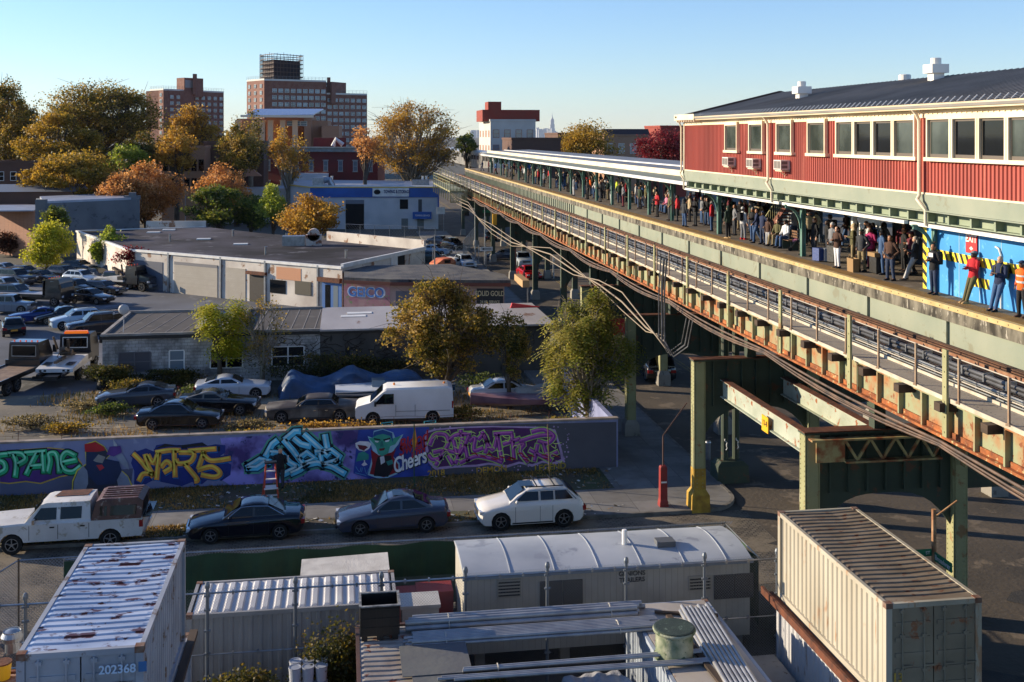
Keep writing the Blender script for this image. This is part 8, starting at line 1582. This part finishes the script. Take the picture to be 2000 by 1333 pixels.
q = G(5, 1325, 4.5); t = thing('yellow_bucket', 'yellow lidded bucket at the lower left edge', 'bucket', (q.x, q.y, 4.5)); b = MB(); b.lathe([(.16, 0), (.19, .34)], 16); b.build('bucket_body', mat('bucket_yellow', 'd8a81c', .5), t); b = MB(); b.lathe([(.2, .34), (.2, .37)], 16); b.build('lid', rust, t)
# street name sign by the near column
q = atD(1824, 995, 32); t = thing('street_name_sign', 'rusty cream pole with a green Broadway plate behind the right container stack', 'street sign', (q.x, q.y, 0)); b = MB(); b.tube([(0, 0, 0), (0, 0, q.z)], .07, 8); b.bar((0, 0, q.z-.25), (.9, .3, q.z+.1), .04, .04); b.build('pole', mat('rusty_cream', 'b8926c', .7, c2='8a5a38', sc=4), t); zz = q.z-1.35
b = MB(); b.box(-.02, .02, -.95, .0, zz-.13, zz+.13); b.build('plate', M('sign_green') if 'sign_green' in MATS else mat('sign_green', '1c7a54', .5), t); text('lettering', 'Broadway', .2, white, t, facing((-.025, -.5, zz), (0, -1, 0))); b = MB(); b.box(-.75, -.08, -.02, .02, zz+.0, zz+.2); b.build('plate', M('sign_green'), t); text('lettering', 'ST', .13, white, t, facing((-.2, -.025, zz+.1), (1, 0, 0)))
# ---------------- trees ----------------
LM = dict(
 dkgreen=leafmat('leaf_dark_green', ['2b3516', '464a1a', '6c6224', '86682a']), ochre=leafmat('leaf_ochre', ['4c4a18', '8a7222', 'b08c2e', 'c89e40']), orange=leafmat('leaf_orange', ['8c5a28', 'bc7c3c', 'd09450', 'e0ac70']),
 yellow=leafmat('leaf_yellow', ['6a7016', 'a4a822', 'c4b830', 'd0c848']), green=leafmat('leaf_green', ['303f1c', '4a5a22', '6a7428', '86822e']), red=leafmat('leaf_red', ['4a1218', '6c1c24', '86262e', '9c3438']),
 lime=leafmat('leaf_lime', ['566620', '86942c', 'a8ae3c', 'c0bc58']), mixed=leafmat('leaf_mixed', ['343c16', '625f20', '927e2c', 'b08c3c', 'bea260']), olive=leafmat('leaf_olive', ['4c581c', '7c842c', 'a49a40', 'bcae58']), straw=leafmat('leaf_straw', ['4c4628', '7a6c42', '9a8656', 'a8966a']), brownhedge=leafmat('leaf_brown', ['2a1c14', '46281c', '5a3020', '3c3018']), gold=leafmat('leaf_gold', ['7c5820', 'ac802c', 'c89a3c', 'b4943e']))
bark = mat('bark', '5a5044', .9, c2='3e362e', sc=3, bump=.4, stretch=(1, 1, .3)); bark2 = mat('pale_bark', '8c8270', .85, c2='6a6254', sc=3, stretch=(1, 1, .3))
def tree(name, label, base, top, hw, z0c, lm, nleaf=3500, ls=.3, nb=9, fill=1.0, seed=1, bk=bark, group=None, clus=26, air=.5, frond=False, depth=None, cat='tree', sph=.56, pear=.25):
    """base Vector on the ground; top = height; hw = crown half width; z0c = crown bottom height"""
    r_ = random.Random(seed); t = thing(name, label, cat, base, 0, group); cz = (top+z0c)/2; rz_ = (top-z0c)/2; dp = depth or hw
    C = []
    for i in range(clus):
        for _ in range(30):
            v = Vector((r_.uniform(-1, 1), r_.uniform(-1, 1), r_.uniform(-1, 1)))
            if v.length < 1 and v.length > (.25 if r_.random() < fill else .5): break
        v.x *= 1-pear*max(0, v.z); v.y *= 1-pear*max(0, v.z); C.append(Vector((v.x*hw*.86, v.y*dp*.86, cz+v.z*rz_*.86)))
    b = MB(); tr_ = max(.06, top*.022); tp = Vector((r_.uniform(-.1, .1)*hw, r_.uniform(-.1, .1)*hw, z0c+rz_*.5)); b.tube([(0, 0, -.05), (tp.x*.3, tp.y*.3, tp.z*.5), tuple(tp)], [tr_*1.3, tr_, tr_*.6], 8); b.build('trunk', bk, t, smooth=True)
    b = MB()
    for c in C:
        s = Vector((tp.x*.6, tp.y*.6, z0c*.6+r_.random()*(tp.z-z0c*.6))); m1 = s.lerp(c, .5)+Vector((r_.gauss(0, .06)*hw, r_.gauss(0, .06)*hw, -.05*rz_)); b.tube([s, m1, c], [tr_*.4, tr_*.22, tr_*.07], 5)
        for _ in range(4): e = c+Vector((r_.gauss(0, .22)*hw, r_.gauss(0, .22)*dp, r_.gauss(0, .2)*rz_)); b.tube([m1.lerp(c, .6), c.lerp(e, .5)+Vector((0, 0, .02)), e], [tr_*.12, tr_*.07, tr_*.03], 4)
    b.build('limb', bk, t)
    V = []; Fc = []; sg = sph*hw/(clus**.333)
    szs = [r_.uniform(.55, 1.25) for _ in C]
    for i in range(nleaf):
        k = r_.randrange(len(C)); c = C[k]; q = sg*szs[k]; d = Vector((r_.gauss(0, 1), r_.gauss(0, 1), r_.gauss(0, .75))); 
        if d.length > 2.2: d *= .5
        p = c+Vector((d.x*q, d.y*q*dp/hw, d.z*q*rz_/hw*1.0))
        a = Vector((r_.gauss(0, 1), r_.gauss(0, 1), r_.gauss(0, .5))).normalized(); u = a.cross(Vector((r_.gauss(0, 1), r_.gauss(0, 1), r_.gauss(0, 1)))).normalized()
        if frond:
            dr = Vector((r_.gauss(0, 1), r_.gauss(0, 1), -.5)).normalized(); sd_ = dr.cross(Vector((0, 0, 1))).normalized()
            for j in range(9):
                o = p+dr*(j*ls*.55)+Vector((0, 0, -.012*j*j*ls)); s = 1 if j % 2 else -1; e = o+sd_*s*ls*1.3+dr*ls*.35+Vector((0, 0, -ls*.25)); w_ = dr*ls*.3; n = len(V); V += [tuple(o-w_*.4), tuple(o.lerp(e, .5)-w_), tuple(e), tuple(o.lerp(e, .5)+w_)]; Fc.append((n, n+1, n+2, n+3))
        else:
            L_ = ls*r_.uniform(.6, 1.3); a *= L_; u *= L_*.42; n = len(V); V += [tuple(p-a*.5), tuple(p+u), tuple(p+a*.5), tuple(p-u)]; Fc.append((n, n+1, n+2, n+3))
    b = MB(); b.v = V; b.f = Fc; b.m = [0]*len(Fc); b.build('crown', lm, t)
    return t
def T(label, px, ytop, ybot, hwpx, D, lm, n=4200, ls=.42, name='tree', **k):
    q = atD(px, HY, D); s = F/D; top = H-(ytop-HY)/s; zb_ = H-(ybot-HY)/s; return tree(name, label, Vector((q.x, q.y, 0)), top, hwpx/s, max(.3, zb_), LM[lm], n, ls, **k)
T('tall dark green and rust plane tree at the far left edge', 20, 152, 340, 66, 215, 'mixed', 17000, .42, seed=2, clus=60); T('wide tall dark plane tree left of the left housing tower', 190, 152, 300, 128, 235, 'mixed', 30000, .42, seed=3, clus=120, depth=9, sph=.66)
T('big ochre tree below the tall dark plane trees', 115, 212, 345, 98, 205, 'ochre', 18000, .4, seed=4, clus=70, depth=7); T('rounded golden green tree behind the grey rendered building', 140, 286, 400, 92, 182, 'ochre', 11000, .4, seed=5, clus=44, depth=6, sph=.75)
T('bright lime green tree between the golden and the orange trees', 246, 274, 350, 46, 196, 'lime', 6000, .38, seed=6, depth=4); T('large orange tree behind the roof of the grey building', 285, 318, 430, 68, 172, 'orange', 12000, .34, seed=7, clus=40, depth=5, sph=.75); T('orange tree left of the lamp post', 212, 345, 400, 30, 170, 'orange', 3000, .36, seed=27)
T('airy green and gold tree in front of the left housing tower', 372, 205, 330, 72, 225, 'gold', 12000, .4, seed=8, clus=60, depth=6); T('dark plane tree beside the left housing tower', 290, 248, 345, 50, 215, 'dkgreen', 6500, .42, seed=9, depth=5); T('orange topped tree right of the lamp post', 432, 315, 430, 62, 168, 'orange', 7500, .34, seed=10, clus=36, depth=5); T('dark green tree standing before the orange topped tree', 428, 360, 452, 66, 160, 'green', 7500, .36, seed=11, clus=30, depth=5)
T('airy rust tree in front of the tan warehouse', 345, 250, 335, 44, 198, 'gold', 6500, .36, seed=41, clus=40, depth=4); T('dark leafy tree before the low brown warehouse', 462, 240, 345, 50, 202, 'mixed', 6500, .38, seed=42, clus=44, depth=4); T('broad golden tree behind the garage left end', 130, 300, 402, 95, 170, 'ochre', 12000, .36, seed=43, clus=50, depth=5); T('peach coloured tree behind the stepped gable', 250, 330, 425, 60, 165, 'orange', 7000, .34, seed=44, clus=36, depth=4)
T('slim yellow green tree left of the towing garage', 533, 358, 442, 34, 158, 'lime', 4500, .32, seed=12, depth=3); T('dark green tree between the slim yellow one and the orange one', 490, 380, 450, 40, 165, 'green', 4500, .34, seed=31, depth=4); T('round orange gold tree in front of the towing garage', 612, 380, 462, 68, 150, 'gold', 10500, .32, seed=13, clus=36, depth=5, sph=.72)
T('airy thin leaved tree before the solar roofed building', 565, 242, 355, 46, 205, 'gold', 4200, .36, seed=14, depth=5, bk=bark2, clus=34); T('thin tree between the two housing towers', 490, 212, 320, 42, 215, 'mixed', 2600, .36, seed=15, depth=4, bk=bark2); T('large airy plane tree with bare limbs left of the end of the railway', 808, 190, 352, 104, 225, 'gold', 15000, .38, seed=16, bk=bark2, clus=120, depth=9, fill=.8, sph=.55)
T('small orange tree beside the large airy plane tree', 712, 245, 320, 34, 205, 'orange', 2600, .36, seed=17, depth=4); T('green tree just left of the white office building', 912, 258, 300, 24, 230, 'green', 3000, .4, seed=18, depth=4); T('ochre tree behind the platform canopy', 1155, 242, 320, 66, 245, 'ochre', 9000, .42, seed=19, clus=34, depth=7, sph=.72); T('dark red tree beside the red station building', 1290, 243, 325, 50, 215, 'red', 8500, .36, seed=20, clus=30, depth=6, sph=.72)
T('dark evergreen mass between the roofs right of the left housing tower', 460, 258, 300, 40, 260, 'green', 2500, .5, seed=21); T('bright yellow green tree in the back corner of the tow yard', 92, 425, 525, 46, 135, 'yellow', 9000, .24, seed=22, clus=30, depth=2.8, sph=.7); T('pale green broad leaved bush in front of the garage end wall', 214, 432, 540, 38, 132, 'lime', 4000, .34, seed=23, depth=2.5); T('dark green tree on the shaded wall of the grey building', 108, 400, 450, 30, 142, 'green', 3000, .26, seed=24, depth=2)
q = G(20, 500); tree('brown_hedge', 'dark reddish brown hedge at the left edge behind the tow yard', Vector((q.x, q.y, 0)), 3.4, 4.2, .3, LM['brownhedge'], 7000, .22, seed=25, depth=1.4, cat='hedge', sph=.8)
q = G(250, 505); t = tree('red_creeper', 'red creeper hanging on the left end of the whitewashed garage', Vector((pr[1].x+1, pr[1].y-.3, 0)), 4.7, 2.6, 1.8, leafmat('leaf_creeper', ['5a1018', '8c1c24', 'a82c34']), 2600, .2, seed=26, depth=.5, cat='creeper')
T('small ailanthus with bright yellow green fronds growing behind the block building wall', 430, 550, 705, 58, 73.5, 'yellow', 800, .2, seed=32, frond=True, clus=18, depth=1.5, sph=.36, name='ailanthus', fill=.8); T('half bare sapling with thin leaves right of the bright ailanthus', 512, 560, 720, 48, 73, 'mixed', 1100, .14, seed=33, clus=26, depth=1.4, bk=bark2, sph=.5, name='sapling')
T('large dense leafy tree standing in the middle of the lot behind the white van', 862, 530, 742, 134, 68, 'mixed', 24000, .16, seed=34, clus=110, depth=3.4, sph=.44, pear=.62); T('tall yellow green ailanthus at the right end of the mural wall, beside the railway', 1148, 540, 810, 104, 60, 'olive', 1700, .18, seed=36, frond=True, clus=70, depth=2.3, bk=bark2, sph=.42, name='ailanthus'); T('small leafy tree between the two large trees of the lot', 995, 610, 745, 50, 67, 'mixed', 5500, .14, seed=37, depth=1.6)
for x, y, w_, h_, lm, lab in ((640, 828, 3.4, 1.1, 'gold', 'yellow bush spilling over the mural wall, left of the white van'), (520, 836, 2.2, .9, 'mixed', 'low yellow green bush behind the wall under the black coupe'), (1110, 810, 1.8, .9, 'mixed', 'low bush at the foot of the tall ailanthus')):
    q = atY(x, y, 54.6); tree('bush', lab, Vector((q.x, q.y, 1.2)), h_*1.3, w_, .1, LM[lm], 3500, .13, seed=int(x), depth=.7, cat='bush', sph=.8, group=None)
for x, y, w_, h_, lab in ((225, 752, 1.6, 1.2, 'weedy bush beside the white wrecker'), (330, 756, 2.2, .9, 'low weeds along the block wall behind the grey coupe'), (640, 752, 4.5, 1.6, 'tangled creeper along the block wall behind the tarpaulin'), (700, 700, 3.5, 1.2, 'dark leaf mass against the stained wall')):
    q = G(x, y); tree('bush', lab, Vector((q.x, min(q.y, 75.2), 0)), h_*1.4, w_, .1, LM['dkgreen'], 3200, .14, seed=int(x), depth=.6, cat='bush', sph=.8)
for x, y, z_, w_, h_, lab, n_ in ((-3.0, 31.2, 0, 1.5, 1.5, 'dark green bush left of the shrink wrapped buckets', 5000), (-.3, 31.6, 0, .9, 2.4, 'tall dark bush right behind the shrink wrapped buckets', 5000), (-2.2, 30.2, 0, 1.6, 1.0, 'low dark bush along the bottom edge', 4500), (4.6, 28.8, 0, 1.5, 1.3, 'dark brown bush in the gap under the pipe bundles', 5000), (3.7, 30.6, 0, 1.0, 1.3, 'shaded bush behind the bitumen sheet', 3000)):
    tree('yard_bush', lab, Vector((x, y, z_)), h_*1.15, w_, .1, LM['dkgreen'], n_, .1, seed=int(x*10+60), depth=.8, cat='bush', sph=.85)
for i, (x, y, w_, h_, lm) in enumerate(((170, 800, 1.6, .5, 'straw'), (60, 838, 2.0, .7, 'straw'), (130, 846, 1.6, .5, 'ochre'), (215, 812, 1.4, .6, 'green'), (480, 842, 1.5, .5, 'straw'), (250, 770, 1.3, .8, 'mixed'), (905, 820, 1.2, .7, 'mixed'), (705, 752, 2.5, .9, 'dkgreen'), (945, 760, 2.0, .9, 'green'), (185, 745, 1.0, 1.0, 'straw'), (400, 770, 1.5, .6, 'green'))):
    q = G(x, y); tree('weed_clump', 'low %s weed clump in the car lot, %s' % ({'straw': 'straw coloured', 'ochre': 'ochre', 'green': 'green', 'mixed': 'brownish green', 'dkgreen': 'dark green'}[lm], ['left of the grey coupe', 'at the far left by the wall', 'beside the blue shell', 'in front of the wrecker', 'right of the black sedan', 'behind the grey coupe', 'right of the white van', 'under the stained wall', 'behind the white saloon', 'beside the wrecker wheel', 'behind the dusty black coupe'][i]), Vector((q.x, q.y, 0)), h_*1.2, w_, .05, LM[lm], 1500, .11, seed=i+70, depth=.8, cat='weeds', sph=.8, group='weed clumps in the car lot')
q = G(200, 760)
for i in range(4): t = thing('old_tyre', 'worn tyre, %s of the stack beside the wrecker' % ['lowest', 'second from the bottom', 'third from the bottom', 'topmost'][i], 'tyre', (q.x+.05*i, q.y, .22*i), 0, 'stacked tyres'); b = MB(); b.lathe([(.2, 0), (.32, 0), (.36, .06), (.36, .16), (.32, .21), (.2, .21), (.2, 0)], 18, cap=False); o = b.build('tread', rubber, t, smooth=40)
# creeper on block wall
b = MB()
for k in range(60):
    x = R.uniform(X(480), X(760)); z = R.uniform(.2, 2.6); pts = [(x, BY-.02, z)]
    for _ in range(6): x += R.uniform(-.5, .5); z += R.uniform(-.05, .35); pts.append((x, BY-.04, min(z, 3.2)))
    b.tube(pts, .018, 4)
o = b.build('wall_vine', mat('vine_stem', '2c2018', .9)); tag(o, 'dark leafless vine stems spread over the stained block wall', 'vine')
flushw()
# ---------------- haze ----------------
b = MB(); b.box(-9000, 9000, -60, 23000, -1.5, 500)
if True:
    hm = bpy.data.materials.new('haze'); hm.use_nodes = True; nt = hm.node_tree; nt.nodes.remove(nt.nodes['Principled BSDF']); pv = nt.nodes.new('ShaderNodeVolumePrincipled'); pv.inputs['Density'].default_value = 2e-5; pv.inputs['Color'].default_value = (.75, .85, 1, 1); nt.links.new(pv.outputs[0], nt.nodes['Material Output'].inputs['Volume']); 
    hz = b.build('haze', hm); tag(hz, kind='stuff')
# ---------------- tidy: put every root empty at the base of its thing ----------------
bpy.context.view_layer.update()
for o in list(bpy.data.objects):
    if o.type == 'EMPTY' and o.parent is None and o.location.length < 1e-6 or (o.type == 'EMPTY' and o.parent is None and o.name.startswith(('mural_wall', 'green_screened', 'tall_chain'))):
        mn = Vector((1e9,)*3); mx = Vector((-1e9,)*3); st = list(o.children)
        while st:
            c = st.pop(); st += list(c.children)
            if c.type == 'MESH' and len(c.data.vertices):
                for k in c.bound_box: w_ = c.matrix_world @ Vector(k); mn = Vector(map(min, mn, w_)); mx = Vector(map(max, mx, w_))
        if mx.x < mn.x: continue
        new = Vector(((mn.x+mx.x)/2, (mn.y+mx.y)/2, mn.z)); dl = new-o.location
        for c in o.children: c.matrix_parent_inverse = Matrix.Translation(-dl) @ c.matrix_parent_inverse
        o.location = new
SC.cycles.max_bounces = 6; SC.cycles.transparent_max_bounces = 8
print('objects', len(bpy.data.objects))
